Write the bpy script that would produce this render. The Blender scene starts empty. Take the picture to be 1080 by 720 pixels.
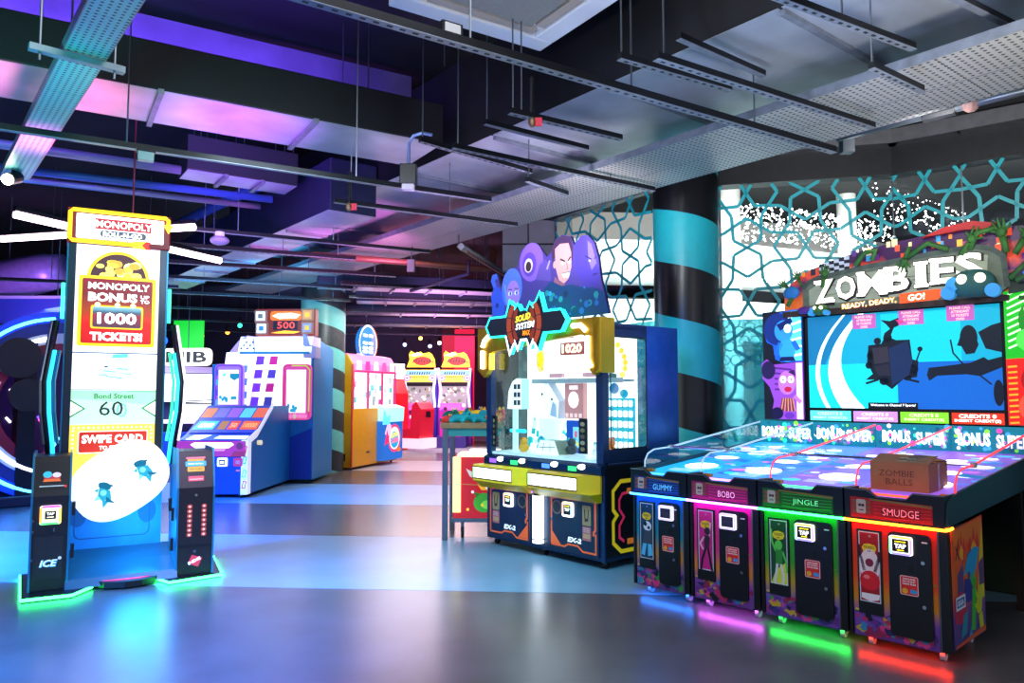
import bpy, bmesh, math, random
from mathutils import Matrix, Vector
C = bpy.context.scene.collection
S = bpy.context.scene
PI = math.pi
R = math.radians

# ------------------------------------------------------------------ camera, world, exposure, lights
cam_d = bpy.data.cameras.new('camera'); cam = bpy.data.objects.new('camera', cam_d); C.objects.link(cam)
cam_d.sensor_width = 36; cam_d.lens = 26.667; cam_d.clip_start = .05; cam_d.clip_end = 200
cam.location = (0, 0, 1.5); cam.rotation_euler = (R(90 + 3.933), 0, 0)
S.camera = cam
S.view_settings.view_transform = 'Standard'; S.view_settings.look = 'None'
S.view_settings.gamma = 1; S.view_settings.use_curve_mapping = False
S.view_settings.exposure = 0.35
w = bpy.data.worlds.new('world'); S.world = w; w.use_nodes = True
w.node_tree.nodes['Background'].inputs[0].default_value = (.74, .82, 1.0, 1)
w.node_tree.nodes['Background'].inputs[1].default_value = .5

def light(kind, loc, target, energy, col, size=.5, size_y=None, spot=70, blend=.8):
    d = bpy.data.lights.new(kind.lower() + '_lamp', kind); d.energy = energy; d.color = col
    if kind == 'AREA':
        d.size = size
        if size_y: d.shape = 'RECTANGLE'; d.size_y = size_y
    else: d.shadow_soft_size = size
    if kind == 'SPOT': d.spot_size = R(spot); d.spot_blend = blend
    o = bpy.data.objects.new(kind.lower() + '_lamp', d); C.objects.link(o); o.location = loc
    o.rotation_euler = (Vector(target) - Vector(loc)).to_track_quat('-Z', 'Y').to_euler()
    return o
# unseen fill lamps added above the aisles
light('AREA', (-.4, 2.6, 4.4), (-.4, 3.2, 0), 60, (.9, .94, 1), 2.4)
light('AREA', (-1.5, 5.0, 3.0), (-1.7, 9.4, 0), 30, (.72, .88, 1), 1.0)
light('AREA', (-1.6, 15.0, 3.15), (-1.6, 15, 0), 120, (1, .84, .84), 2.6)
light('AREA', (-2.0, 20.2, 3.15), (-2, 20, 0), 200, (1, .8, .9), 3.0)
light('AREA', (-7.0, 13.0, 3.1), (-6.5, 13, 0), 220, (.5, .65, 1), 2.0)
# coloured washes on the floor
light('SPOT', (-3.6, .4, 3.4), (-2.5, 3.9, 0), 6500, (.0, .2, 1), .4, spot=40)
light('SPOT', (-6.2, 4.6, 3.2), (-5.0, 7.9, 0), 10000, (.0, .18, 1), .3, spot=60)
light('SPOT', (-2.2, 1.0, 3.4), (-2.1, 4.6, 0), 900, (.0, .5, 1), .4, spot=40)
light('SPOT', (-1.5, 1.8, 3.3), (-1.5, 4.5, 0), 900, (.42, .08, 1), .3, spot=40)
light('SPOT', (-2.0, 4.4, 3.1), (-2.2, 7.0, 0), 260, (.6, .3, 1), .3, spot=46)
light('SPOT', (-.1, 4.0, 3.05), (-.5, 6.8, 0), 420, (.02, .6, 1), .3, spot=52)
light('SPOT', (-1.6, 10.0, 3.05), (-2.0, 11.4, 0), 420, (.05, .45, 1), .2, spot=60)
light('SPOT', (-.3, 3.2, 3.0), (.9, 4.2, 0), 120, (.1, .3, 1), .2, spot=50)
# unseen uplights added in mid-air to tint the ducts
light('SPOT', (-4.6, 4.7, 2.7), (-4.6, 4.75, 3.8), 330, (.0, .1, 1), .15, spot=75)
light('SPOT', (-3.45, 5.45, 2.75), (-3.45, 5.46, 3.8), 260, (1, .07, .3), .15, spot=75)
light('SPOT', (-2.3, 6.1, 2.7), (-2.3, 6.15, 3.8), 290, (.5, .04, 1), .15, spot=75)
light('SPOT', (-2.6, 6.4, 2.7), (-2.6, 7.8, 3.8), 330, (.5, .08, 1), .15, spot=80)
light('AREA', (-3.4, 5.55, 4.3), (-3.7, 6.2, 4.62), 80, (.2, .08, 1), 4.4, .06)
light('SPOT', (-1.5, 8.6, 2.4), (-2.2, 9.6, 3.6), 260, (1, .22, .75), .2, spot=90)
light('SPOT', (-1.2, 12.6, 2.3), (-1.2, 13.8, 3.4), 420, (1, .4, .95), .2, spot=110)
light('SPOT', (-1.6, 16.6, 2.3), (-1.6, 18, 3.4), 420, (1, .4, .9), .2, spot=120)
light('SPOT', (-.6, 5.8, 2.3), (-.4, 7.2, 3.7), 150, (.8, .52, 1), .2, spot=85)
light('SPOT', (.9, 3.6, 2.2), (1.6, 4.9, 3.8), 130, (.6, .72, 1), .2, spot=95)
light('SPOT', (2.6, 3.0, 2.3), (2.8, 4.5, 3.6), 170, (1, .97, .92), .2, spot=95)
light('SPOT', (.4, 6.0, 2.6), (.6, 7.4, 3.6), 120, (.95, .88, 1), .2, spot=100)
light('SPOT', (-3.2, 10.6, 2.6), (-4.2, 12.2, 3.5), 420, (.05, .5, .9), .2, spot=100)
light('SPOT', (-2.6, 2.6, 2.4), (-2.9, 4.7, 3.3), 260, (.03, .8, .72), .2, spot=60)
light('SPOT', (-.6, 2.6, 3.0), (.4, 5.0, 4.3), 120, (1, 1, 1), .2, spot=60)
# unseen lamps added for the marquee, pillars, crane head, back wall and soffits
light('SPOT', (2.1, 4.6, 3.2), (3.2, 6.2, 2.5), 35, (1, .95, .88), .1, spot=70)
light('SPOT', (.6, 5.6, 3.15), (1.75, 7.9, 2.6), 30, (.85, .95, 1), .1, spot=60)
light('SPOT', (-.9, 5.9, 3.0), (.2, 7.1, 2.3), 6, (1, .93, .9), .1, spot=60)
light('SPOT', (-2.5, 12.4, 3.1), (-3.6, 14.6, 2.2), 150, (.9, 1, .98), .1, spot=60)
light('POINT', (-3.0, 6.25, .42), (0, 0, 0), 22, (.02, .4, 1), .25)
light('SPOT', (-7.6, 11.4, 2.6), (-8.4, 13.2, 3.6), 260, (.6, .25, 1), .2, spot=80)
light('AREA', (-7.5, 24, 3.6), (-7.5, 30, 2.0), 260, (.25, .35, 1), 3)
light('AREA', (-2.5, 26, 3.8), (-2.5, 31, 2.0), 120, (1, .12, .3), 3)
light('SPOT', (.9, 6.1, 2.6), (1.9, 8.0, 1.2), 40, (.05, .25, 1), .2, spot=60)
light('SPOT', (4.0, 11.2, 3.0), (4.6, 13.2, 5.2), 260, (1, .9, .78), .3, spot=110)
light('SPOT', (2.9, 5.0, 3.2), (3.8, 7.4, 4.05), 110, (1, .98, .95), .1, spot=90)
# mall light beyond the glass
light('AREA', (3.4, 9.6, 4.9), (4.4, 13, 3.2), 150, (1, .98, .95), 3.5, 1.0)
light('AREA', (1.2, 10.6, 4.9), (1.2, 12.4, 3.2), 70, (1, .98, .96), 1.6, .8)
light('AREA', (7.5, 10.5, 4.9), (8.5, 15, 3), 210, (1, .98, .95), 3, 1.2)
light('AREA', (3.6, 10.2, 2.2), (3.6, 12.5, 1.6), 260, (.8, 1, 1), 3, .8)

# ------------------------------------------------------------------ materials
def lin(h):
    h = h.lstrip('#'); v = [int(h[i:i+2], 16) / 255 for i in (0, 2, 4)]
    return tuple(x / 12.92 if x <= .04045 else ((x + .055) / 1.055) ** 2.4 for x in v)
_m = {}
def mat(name, col, rough=.5, metal=0, emit=0, ecol=None, noise=0, scale=12, bump=0, spec=.5):
    if name in _m: return _m[name]
    m = bpy.data.materials.new(name); m.use_nodes = True; _m[name] = m
    nt = m.node_tree; b = nt.nodes['Principled BSDF']
    c = lin(col) if isinstance(col, str) else col
    b.inputs['Base Color'].default_value = (*c, 1)
    b.inputs['Roughness'].default_value = rough; b.inputs['Metallic'].default_value = metal
    b.inputs['Specular IOR Level'].default_value = spec
    if emit:
        e = lin(ecol) if ecol else c
        b.inputs['Emission Color'].default_value = (*e, 1); b.inputs['Emission Strength'].default_value = emit
    if noise or bump:
        tc = nt.nodes.new('ShaderNodeTexCoord'); n = nt.nodes.new('ShaderNodeTexNoise')
        n.inputs['Scale'].default_value = scale; n.inputs['Detail'].default_value = 5
        nt.links.new(tc.outputs['Object'], n.inputs['Vector'])
        if noise:
            r = nt.nodes.new('ShaderNodeValToRGB'); k = noise
            r.color_ramp.elements[0].color = (*[x * (1 - k) for x in c], 1); r.color_ramp.elements[0].position = .3
            r.color_ramp.elements[1].color = (*[min(1, x * (1 + k)) for x in c], 1); r.color_ramp.elements[1].position = .7
            nt.links.new(n.outputs['Fac'], r.inputs['Fac']); nt.links.new(r.outputs['Color'], b.inputs['Base Color'])
        if bump:
            bp = nt.nodes.new('ShaderNodeBump'); bp.inputs['Strength'].default_value = bump; bp.inputs['Distance'].default_value = .01
            nt.links.new(n.outputs['Fac'], bp.inputs['Height']); nt.links.new(bp.outputs['Normal'], b.inputs['Normal'])
    return m
def P(h, e=0, rough=.45):
    """flat print colour; e = glow strength, also on parts that are no lamps"""
    return mat('print_%s_%s' % (h.lstrip('#'), e), h, rough, 0, e, None, .04, 40)
def glow(h, s): return mat('glow_%s_%s' % (h.lstrip('#'), s), h, .4, 0, s)

def glass_mat(name, tint, gl=1.0, mixin=0.0, mcol=(1, 1, 1), rough=0.02):
    if name in _m: return _m[name]
    m = bpy.data.materials.new(name); m.use_nodes = True; _m[name] = m; nt = m.node_tree; nt.nodes.clear()
    o = nt.nodes.new('ShaderNodeOutputMaterial'); tr = nt.nodes.new('ShaderNodeBsdfTransparent'); g = nt.nodes.new('ShaderNodeBsdfGlossy')
    tr.inputs[0].default_value = (*tint, 1); g.inputs['Roughness'].default_value = rough; g.inputs[0].default_value = (gl, gl, gl, 1)
    lw = nt.nodes.new('ShaderNodeLayerWeight'); lw.inputs[0].default_value = .5
    pw = nt.nodes.new('ShaderNodeMath'); pw.operation = 'POWER'; pw.inputs[1].default_value = 4.5; nt.links.new(lw.outputs['Facing'], pw.inputs[0])
    f = nt.nodes.new('ShaderNodeMath'); f.operation = 'MULTIPLY_ADD'; f.inputs[1].default_value = .5; f.inputs[2].default_value = .035; nt.links.new(pw.outputs[0], f.inputs[0])
    mx = nt.nodes.new('ShaderNodeMixShader'); nt.links.new(f.outputs[0], mx.inputs[0])
    nt.links.new(tr.outputs[0], mx.inputs[1]); nt.links.new(g.outputs[0], mx.inputs[2]); last = mx
    if mixin:
        d = nt.nodes.new('ShaderNodeBsdfDiffuse'); d.inputs[0].default_value = (*mcol, 1)
        n = nt.nodes.new('ShaderNodeTexNoise'); n.inputs['Scale'].default_value = 3
        tl = nt.nodes.new('ShaderNodeBsdfTranslucent'); tl.inputs[0].default_value = (*mcol, 1)
        ad = nt.nodes.new('ShaderNodeMixShader'); ad.inputs[0].default_value = .7
        nt.links.new(d.outputs[0], ad.inputs[1]); nt.links.new(tl.outputs[0], ad.inputs[2])
        m2 = nt.nodes.new('ShaderNodeMixShader'); m2.inputs[0].default_value = mixin
        nt.links.new(mx.outputs[0], m2.inputs[1]); nt.links.new(ad.outputs[0], m2.inputs[2]); last = m2
    nt.links.new(last.outputs[0], o.inputs[0]); return m
GLASS = glass_mat('clear_glass', (.93, .97, .97))
ACRYL = glass_mat('acrylic', (.9, .96, 1), 1.0)

def grad_mat(name, stops, z0, z1, rough=.4, noise=.15, emit=0, axis=2):
    """printed vertical gradient in object space"""
    if name in _m: return _m[name]
    m = bpy.data.materials.new(name); m.use_nodes = True; _m[name] = m; nt = m.node_tree; b = nt.nodes['Principled BSDF']
    b.inputs['Roughness'].default_value = rough
    tc = nt.nodes.new('ShaderNodeTexCoord'); sx = nt.nodes.new('ShaderNodeSeparateXYZ'); mr = nt.nodes.new('ShaderNodeMapRange')
    mr.inputs[1].default_value = z0; mr.inputs[2].default_value = z1
    n = nt.nodes.new('ShaderNodeTexNoise'); n.inputs['Scale'].default_value = 9; n.inputs['Detail'].default_value = 4
    ad = nt.nodes.new('ShaderNodeMath'); ad.operation = 'MULTIPLY_ADD'; ad.inputs[1].default_value = noise; 
    nt.links.new(tc.outputs['Object'], sx.inputs[0]); nt.links.new(tc.outputs['Object'], n.inputs['Vector'])
    nt.links.new(sx.outputs[axis], mr.inputs[0]); nt.links.new(n.outputs['Fac'], ad.inputs[0]); nt.links.new(mr.outputs[0], ad.inputs[2])
    r = nt.nodes.new('ShaderNodeValToRGB'); cr = r.color_ramp
    while len(cr.elements) < len(stops): cr.elements.new(.5)
    for e, (p, c) in zip(cr.elements, stops): e.position = p; e.color = (*lin(c), 1)
    nt.links.new(ad.outputs[0], r.inputs[0]); nt.links.new(r.outputs[0], b.inputs['Base Color'])
    if emit: nt.links.new(r.outputs[0], b.inputs['Emission Color']); b.inputs['Emission Strength'].default_value = emit
    return m

def dots_mat(name, col, hole, step, rad, rough=.4, metal=.8):
    """perforated sheet: rows of small punched dots (object x / y)"""
    if name in _m: return _m[name]
    m = bpy.data.materials.new(name); m.use_nodes = True; _m[name] = m; nt = m.node_tree; b = nt.nodes['Principled BSDF']
    b.inputs['Roughness'].default_value = rough; b.inputs['Metallic'].default_value = metal
    tc = nt.nodes.new('ShaderNodeTexCoord'); sx = nt.nodes.new('ShaderNodeSeparateXYZ'); nt.links.new(tc.outputs['Object'], sx.inputs[0])
    def M(op, a, bb=None):
        k = nt.nodes.new('ShaderNodeMath'); k.operation = op
        for i, v in enumerate((a, bb)):
            if v is None: continue
            if isinstance(v, (int, float)): k.inputs[i].default_value = v
            else: nt.links.new(v, k.inputs[i])
        return k.outputs[0]
    def cell(s): return M('SUBTRACT', M('FRACT', M('DIVIDE', s, step)), .5)
    x = cell(sx.outputs[0]); y = cell(sx.outputs[1])
    d = M('SQRT', M('ADD', M('MULTIPLY', x, x), M('MULTIPLY', y, y)))
    k = M('LESS_THAN', d, rad)
    mx = nt.nodes.new('ShaderNodeMix'); mx.data_type = 'RGBA'
    nt.links.new(k, mx.inputs[0]); mx.inputs[6].default_value = (*lin(col), 1); mx.inputs[7].default_value = (*lin(hole), 1)
    nt.links.new(mx.outputs[2], b.inputs['Base Color']); return m

BLACK = mat('black_plastic', '#0d0e11', .35, 0, noise=.2)
DARK = mat('dark_metal', '#17191e', .42, .5, noise=.2)
CHAR = mat('charcoal', '#24272d', .45, .2, noise=.15)
STEEL = mat('steel', '#747b83', .35, .9, noise=.1)
CHROME = mat('chrome', '#c8ccd2', .14, 1)
RUBBER = mat('rubber', '#1a1a1c', .7)
WHITE = mat('white_plastic', '#e4e6ea', .4, noise=.03)
NAVY = mat('navy_metal', '#1c2b4a', .32, .35, noise=.15)

# ------------------------------------------------------------------ mesh builder
_txt = {}
def text_geo(s, bold=0.0, shear=0.0):
    k = (s, bold, shear)
    if k in _txt: return _txt[k]
    cu = bpy.data.curves.new('t', 'FONT'); cu.body = s; cu.size = 1; cu.offset = bold; cu.shear = shear; cu.resolution_u = 2
    cu.align_x = 'CENTER'; cu.fill_mode = 'FRONT'; cu.extrude = 0
    o = bpy.data.objects.new('t', cu); me = o.to_mesh()
    vs = [(v.co.x, v.co.y) for v in me.vertices]; fs = [tuple(p.vertices) for p in me.polygons]
    o.to_mesh_clear(); bpy.data.objects.remove(o); bpy.data.curves.remove(cu)
    x0 = min(v[0] for v in vs); x1 = max(v[0] for v in vs); y0 = min(v[1] for v in vs); y1 = max(v[1] for v in vs)
    vs = [((v[0] - x0) / (x1 - x0) - .5, (v[1] - y0) / (y1 - y0) - .5) for v in vs]
    _txt[k] = (vs, fs); return _txt[k]

def rr(x0, x1, z0, z1, r, n=4):
    p = []
    for cx, cz, a in ((x1 - r, z1 - r, 0), (x0 + r, z1 - r, 90), (x0 + r, z0 + r, 180), (x1 - r, z0 + r, 270)):
        for i in range(n + 1):
            t = R(a + 90 * i / n); p.append((cx + r * math.cos(t), cz + r * math.sin(t)))
    return p
def ell(cx, cz, rx, rz=None, n=24, a0=0, a1=360):
    rz = rz or rx; full = abs(a1 - a0) >= 360; k = n if full else n + 1
    return [(cx + rx * math.cos(R(a0 + (a1 - a0) * i / n)), cz + rz * math.sin(R(a0 + (a1 - a0) * i / n))) for i in range(k)]

class B:
    def __init__(s, T=None): s.v = []; s.f = []; s.mi = []; s.ms = []; s.T = T
    def at(s, T): s.T = T; return s
    def _m(s, m):
        if m not in s.ms: s.ms.append(m)
        return s.ms.index(m)
    def add(s, vs, fs, m):
        b = len(s.v); k = s._m(m)
        for p in vs:
            p = Vector(p)
            s.v.append(tuple(s.T @ p) if s.T is not None else tuple(p))
        for f in fs: s.f.append(tuple(b + i for i in f)); s.mi.append(k)
        return s
    def box(s, x0, x1, y0, y1, z0, z1, m):
        v = [(x, y, z) for x in (x0, x1) for y in (y0, y1) for z in (z0, z1)]
        return s.add(v, [(0, 1, 3, 2), (4, 6, 7, 5), (0, 4, 5, 1), (2, 3, 7, 6), (0, 2, 6, 4), (1, 5, 7, 3)], m)
    def poly(s, pts, m, y=0):
        return s.add([(x, y, z) for x, z in pts], [tuple(range(len(pts)))], m)
    def plate(s, pts, y0, y1, m, ms=None):
        """outline in XZ with thickness from y0 (front) to y1"""
        n = len(pts); ms = ms or m
        s.add([(x, y0, z) for x, z in pts], [tuple(range(n))], m)
        s.add([(x, y1, z) for x, z in pts], [tuple(reversed(range(n)))], ms)
        return s.add([(x, y0, z) for x, z in pts] + [(x, y1, z) for x, z in pts], [(i, (i + 1) % n, n + (i + 1) % n, n + i) for i in range(n)], ms)
    def prof(s, pts, x0, x1, m, mcap=None):
        """outline in YZ extruded along x"""
        n = len(pts); mcap = mcap or m
        s.add([(x0, y, z) for y, z in pts], [tuple(range(n))], mcap); s.add([(x1, y, z) for y, z in pts], [tuple(reversed(range(n)))], mcap)
        return s.add([(x0, y, z) for y, z in pts] + [(x1, y, z) for y, z in pts], [(i, (i + 1) % n, n + (i + 1) % n, n + i) for i in range(n)], m)
    def hprof(s, pts, z0, z1, m):
        """outline in XY extruded along z"""
        n = len(pts)
        s.add([(x, y, z0) for x, y in pts], [tuple(reversed(range(n)))], m); s.add([(x, y, z1) for x, y in pts], [tuple(range(n))], m)
        return s.add([(x, y, z0) for x, y in pts] + [(x, y, z1) for x, y in pts], [(i, (i + 1) % n, n + (i + 1) % n, n + i) for i in range(n)], m)
    def line(s, pts, w, m, y=0, closed=False):
        """flat strip along a polyline in XZ"""
        n = len(pts); L = []; Rr = []
        for i in range(n):
            a = Vector(pts[(i - 1) % n] if (closed or i > 0) else pts[i]); b = Vector(pts[i]); c = Vector(pts[(i + 1) % n] if (closed or i < n - 1) else pts[i])
            d1 = (b - a); d2 = (c - b)
            d1 = d1.normalized() if d1.length > 1e-9 else d2.normalized(); d2 = d2.normalized() if d2.length > 1e-9 else d1
            t = (d1 + d2); t = t.normalized() if t.length > 1e-6 else d1
            nrm = Vector((-t.y, t.x)); k = 1 / max(.45, nrm.dot(Vector((-d1.y, d1.x))))
            L.append(b + nrm * w / 2 * k); Rr.append(b - nrm * w / 2 * k)
        vs = [(p.x, y, p.y) for p in L] + [(p.x, y, p.y) for p in Rr]
        return s.add(vs, [(i, (i + 1) % n, n + (i + 1) % n, n + i) for i in range(n if closed else n - 1)], m)
    def tube(s, pts, r, m, n=8, closed=False, caps=True):
        pts = [Vector(p) for p in pts]; k = len(pts); vs = []; up = None
        for i, p in enumerate(pts):
            a = pts[(i - 1) % k] if (closed or i > 0) else p; c = pts[(i + 1) % k] if (closed or i < k - 1) else p
            t = (c - a).normalized()
            if up is None: up = Vector((0, 0, 1)) if abs(t.z) < .9 else Vector((1, 0, 0))
            u = (up - t * up.dot(t))
            if u.length < 1e-4: u = t.orthogonal()
            u.normalize(); up = u; v = t.cross(u)
            rad = r[i] if isinstance(r, (list, tuple)) else r
            vs += [p + (u * math.cos(2 * PI * j / n) + v * math.sin(2 * PI * j / n)) * rad for j in range(n)]
        fs = [(i * n + j, i * n + (j + 1) % n, ((i + 1) % k) * n + (j + 1) % n, ((i + 1) % k) * n + j) for i in range(k if closed else k - 1) for j in range(n)]
        if caps and not closed: fs += [tuple(reversed(range(n))), tuple((k - 1) * n + j for j in range(n))]
        return s.add(vs, fs, m)
    def sph(s, c, r, m, nu=10, nv=7):
        r = r if isinstance(r, (list, tuple)) else (r, r, r); vs = [(c[0], c[1], c[2] + r[2])]
        for i in range(1, nv):
            a = PI * i / nv
            vs += [(c[0] + r[0] * math.sin(a) * math.cos(2 * PI * j / nu), c[1] + r[1] * math.sin(a) * math.sin(2 * PI * j / nu), c[2] + r[2] * math.cos(a)) for j in range(nu)]
        vs.append((c[0], c[1], c[2] - r[2])); e = len(vs) - 1
        fs = [(0, 1 + j, 1 + (j + 1) % nu) for j in range(nu)] + [(e, e - nu + (j + 1) % nu, e - nu + j) for j in range(nu)]
        fs += [(1 + i * nu + j, 1 + (i + 1) * nu + j, 1 + (i + 1) * nu + (j + 1) % nu, 1 + i * nu + (j + 1) % nu) for i in range(nv - 2) for j in range(nu)]
        return s.add(vs, fs, m)
    def ring(s, cx, cz, r0, r1, m, y=0, n=32, a0=0, a1=360):
        A = ell(cx, cz, r0, n=n, a0=a0, a1=a1); Bp = ell(cx, cz, r1, n=n, a0=a0, a1=a1); k = len(A); full = abs(a1 - a0) >= 360
        return s.add([(x, y, z) for x, z in A] + [(x, y, z) for x, z in Bp], [(i, (i + 1) % k, k + (i + 1) % k, k + i) for i in range(k if full else k - 1)], m)
    def text(s, t, cx, cz, wd, h, m, y=0, bold=.02, shear=0, rot=0):
        vs, fs = text_geo(t, bold, shear); c, q = math.cos(R(rot)), math.sin(R(rot))
        pts = [(a * wd, b * h) for a, b in vs]
        return s.add([(cx + a * c - b * q, y, cz + a * q + b * c) for a, b in pts], fs, m)
    def obj(s, name, parent=None, bevel=0, smooth=False, kind=None, label=None):
        me = bpy.data.meshes.new(name); me.from_pydata(s.v, [], s.f)
        for m in s.ms: me.materials.append(m)
        me.polygons.foreach_set('material_index', s.mi)
        if smooth: me.polygons.foreach_set('use_smooth', [True] * len(s.f))
        me.update()
        o = bpy.data.objects.new(name, me); C.objects.link(o)
        if parent: o.parent = parent
        if bevel:
            b = o.modifiers.new('bevel', 'BEVEL'); b.width = bevel; b.segments = 2; b.limit_method = 'ANGLE'; b.angle_limit = R(50)
        if kind: o['kind'] = kind
        if label: o['label'] = label
        return o
def sideT(x0, y0=0, z0=0): return Matrix.Translation((x0, y0, z0)) @ Matrix.Rotation(R(90), 4, 'Z')
def leftT(x0, y0=0, z0=0): return Matrix.Translation((x0, y0, z0)) @ Matrix.Rotation(R(-90), 4, 'Z')
def tiltT(x, y, z, deg): return Matrix.Translation((x, y, z)) @ Matrix.Rotation(R(deg), 4, 'X')
def flatT(x, y, z, slope=0): return Matrix.Translation((x, y, z)) @ Matrix.Rotation(R(-90) + slope, 4, 'X')

def tag(o, label, cat, group=None, kind=None):
    o['label'] = label; o['category'] = cat
    if group: o['group'] = group
    if kind: o['kind'] = kind
    return o
def thing(name, label, cat, loc=(0, 0, 0), rz=0, group=None):
    o = bpy.data.objects.new(name, None); C.objects.link(o); o.empty_display_size = .1
    o.location = loc; o.rotation_euler = (0, 0, R(rz)); return tag(o, label, cat, group)
def dup(root, loc, rz=0, label=None):
    r = root.copy(); C.objects.link(r); r.location = loc; r.rotation_euler = (0, 0, R(rz))
    if label: r['label'] = label
    for ch in list(root.children):
        c = ch.copy(); C.objects.link(c); c.parent = r
        for g in list(ch.children):
            d = g.copy(); C.objects.link(d); d.parent = c
    return r
def caster(root, x, y, top=.07, r=.028, m=None):
    b = B(); b.box(x - .03, x + .03, y - .03, y + .03, top - .006, top, STEEL).box(x - .016, x + .016, y - .012, y + .012, r * 1.1, top - .006, STEEL)
    c = b.obj('caster', root)
    B().tube([(x - .013, y + .01, r), (x + .013, y + .01, r)], r, m or RUBBER, 12).obj('wheel', c)
    return c
# ------------------------------------------------------------------ the hall
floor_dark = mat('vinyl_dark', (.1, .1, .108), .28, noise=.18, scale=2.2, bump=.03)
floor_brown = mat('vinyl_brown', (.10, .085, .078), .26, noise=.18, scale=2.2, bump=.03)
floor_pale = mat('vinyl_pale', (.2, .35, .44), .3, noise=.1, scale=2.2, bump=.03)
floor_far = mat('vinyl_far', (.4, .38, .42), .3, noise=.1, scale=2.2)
b = B(); b.box(-16, 14, -4, 32, -.12, -.012, floor_dark); FL = b.obj('floor', kind='structure')
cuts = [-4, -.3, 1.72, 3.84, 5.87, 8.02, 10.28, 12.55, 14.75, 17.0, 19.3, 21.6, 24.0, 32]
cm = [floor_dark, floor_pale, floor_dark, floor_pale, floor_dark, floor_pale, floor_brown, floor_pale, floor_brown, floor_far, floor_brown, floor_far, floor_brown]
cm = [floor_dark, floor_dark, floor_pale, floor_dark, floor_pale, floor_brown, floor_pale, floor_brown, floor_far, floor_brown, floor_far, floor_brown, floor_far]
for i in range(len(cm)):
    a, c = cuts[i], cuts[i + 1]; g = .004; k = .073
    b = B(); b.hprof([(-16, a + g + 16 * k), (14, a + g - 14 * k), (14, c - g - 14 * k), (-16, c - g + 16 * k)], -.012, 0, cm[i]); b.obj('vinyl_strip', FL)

soff = mat('ceiling_paint', '#101116', .8, noise=.3, scale=3)
B().box(-16, 14, -1.0, 32, 5.0, 5.15, soff).obj('ceiling', kind='structure')
wallm = mat('wall_paint', '#16151c', .7, noise=.25, scale=2)
B().box(-16, 14, 31, 31.2, 0, 5, wallm).obj('wall_back', kind='structure')
B().box(-16.2, -16, -1, 31, 0, 5, mat('wall_blue_lit', '#10162e', .7, noise=.25, scale=2)).obj('wall_left', kind='structure')  # bluish light on this wall is put into its colour
# dark return wall right of the far aisle
B().box(-.1, .06, 9.95, 31, 0, 5, wallm).obj('wall_right', kind='structure')

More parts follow.
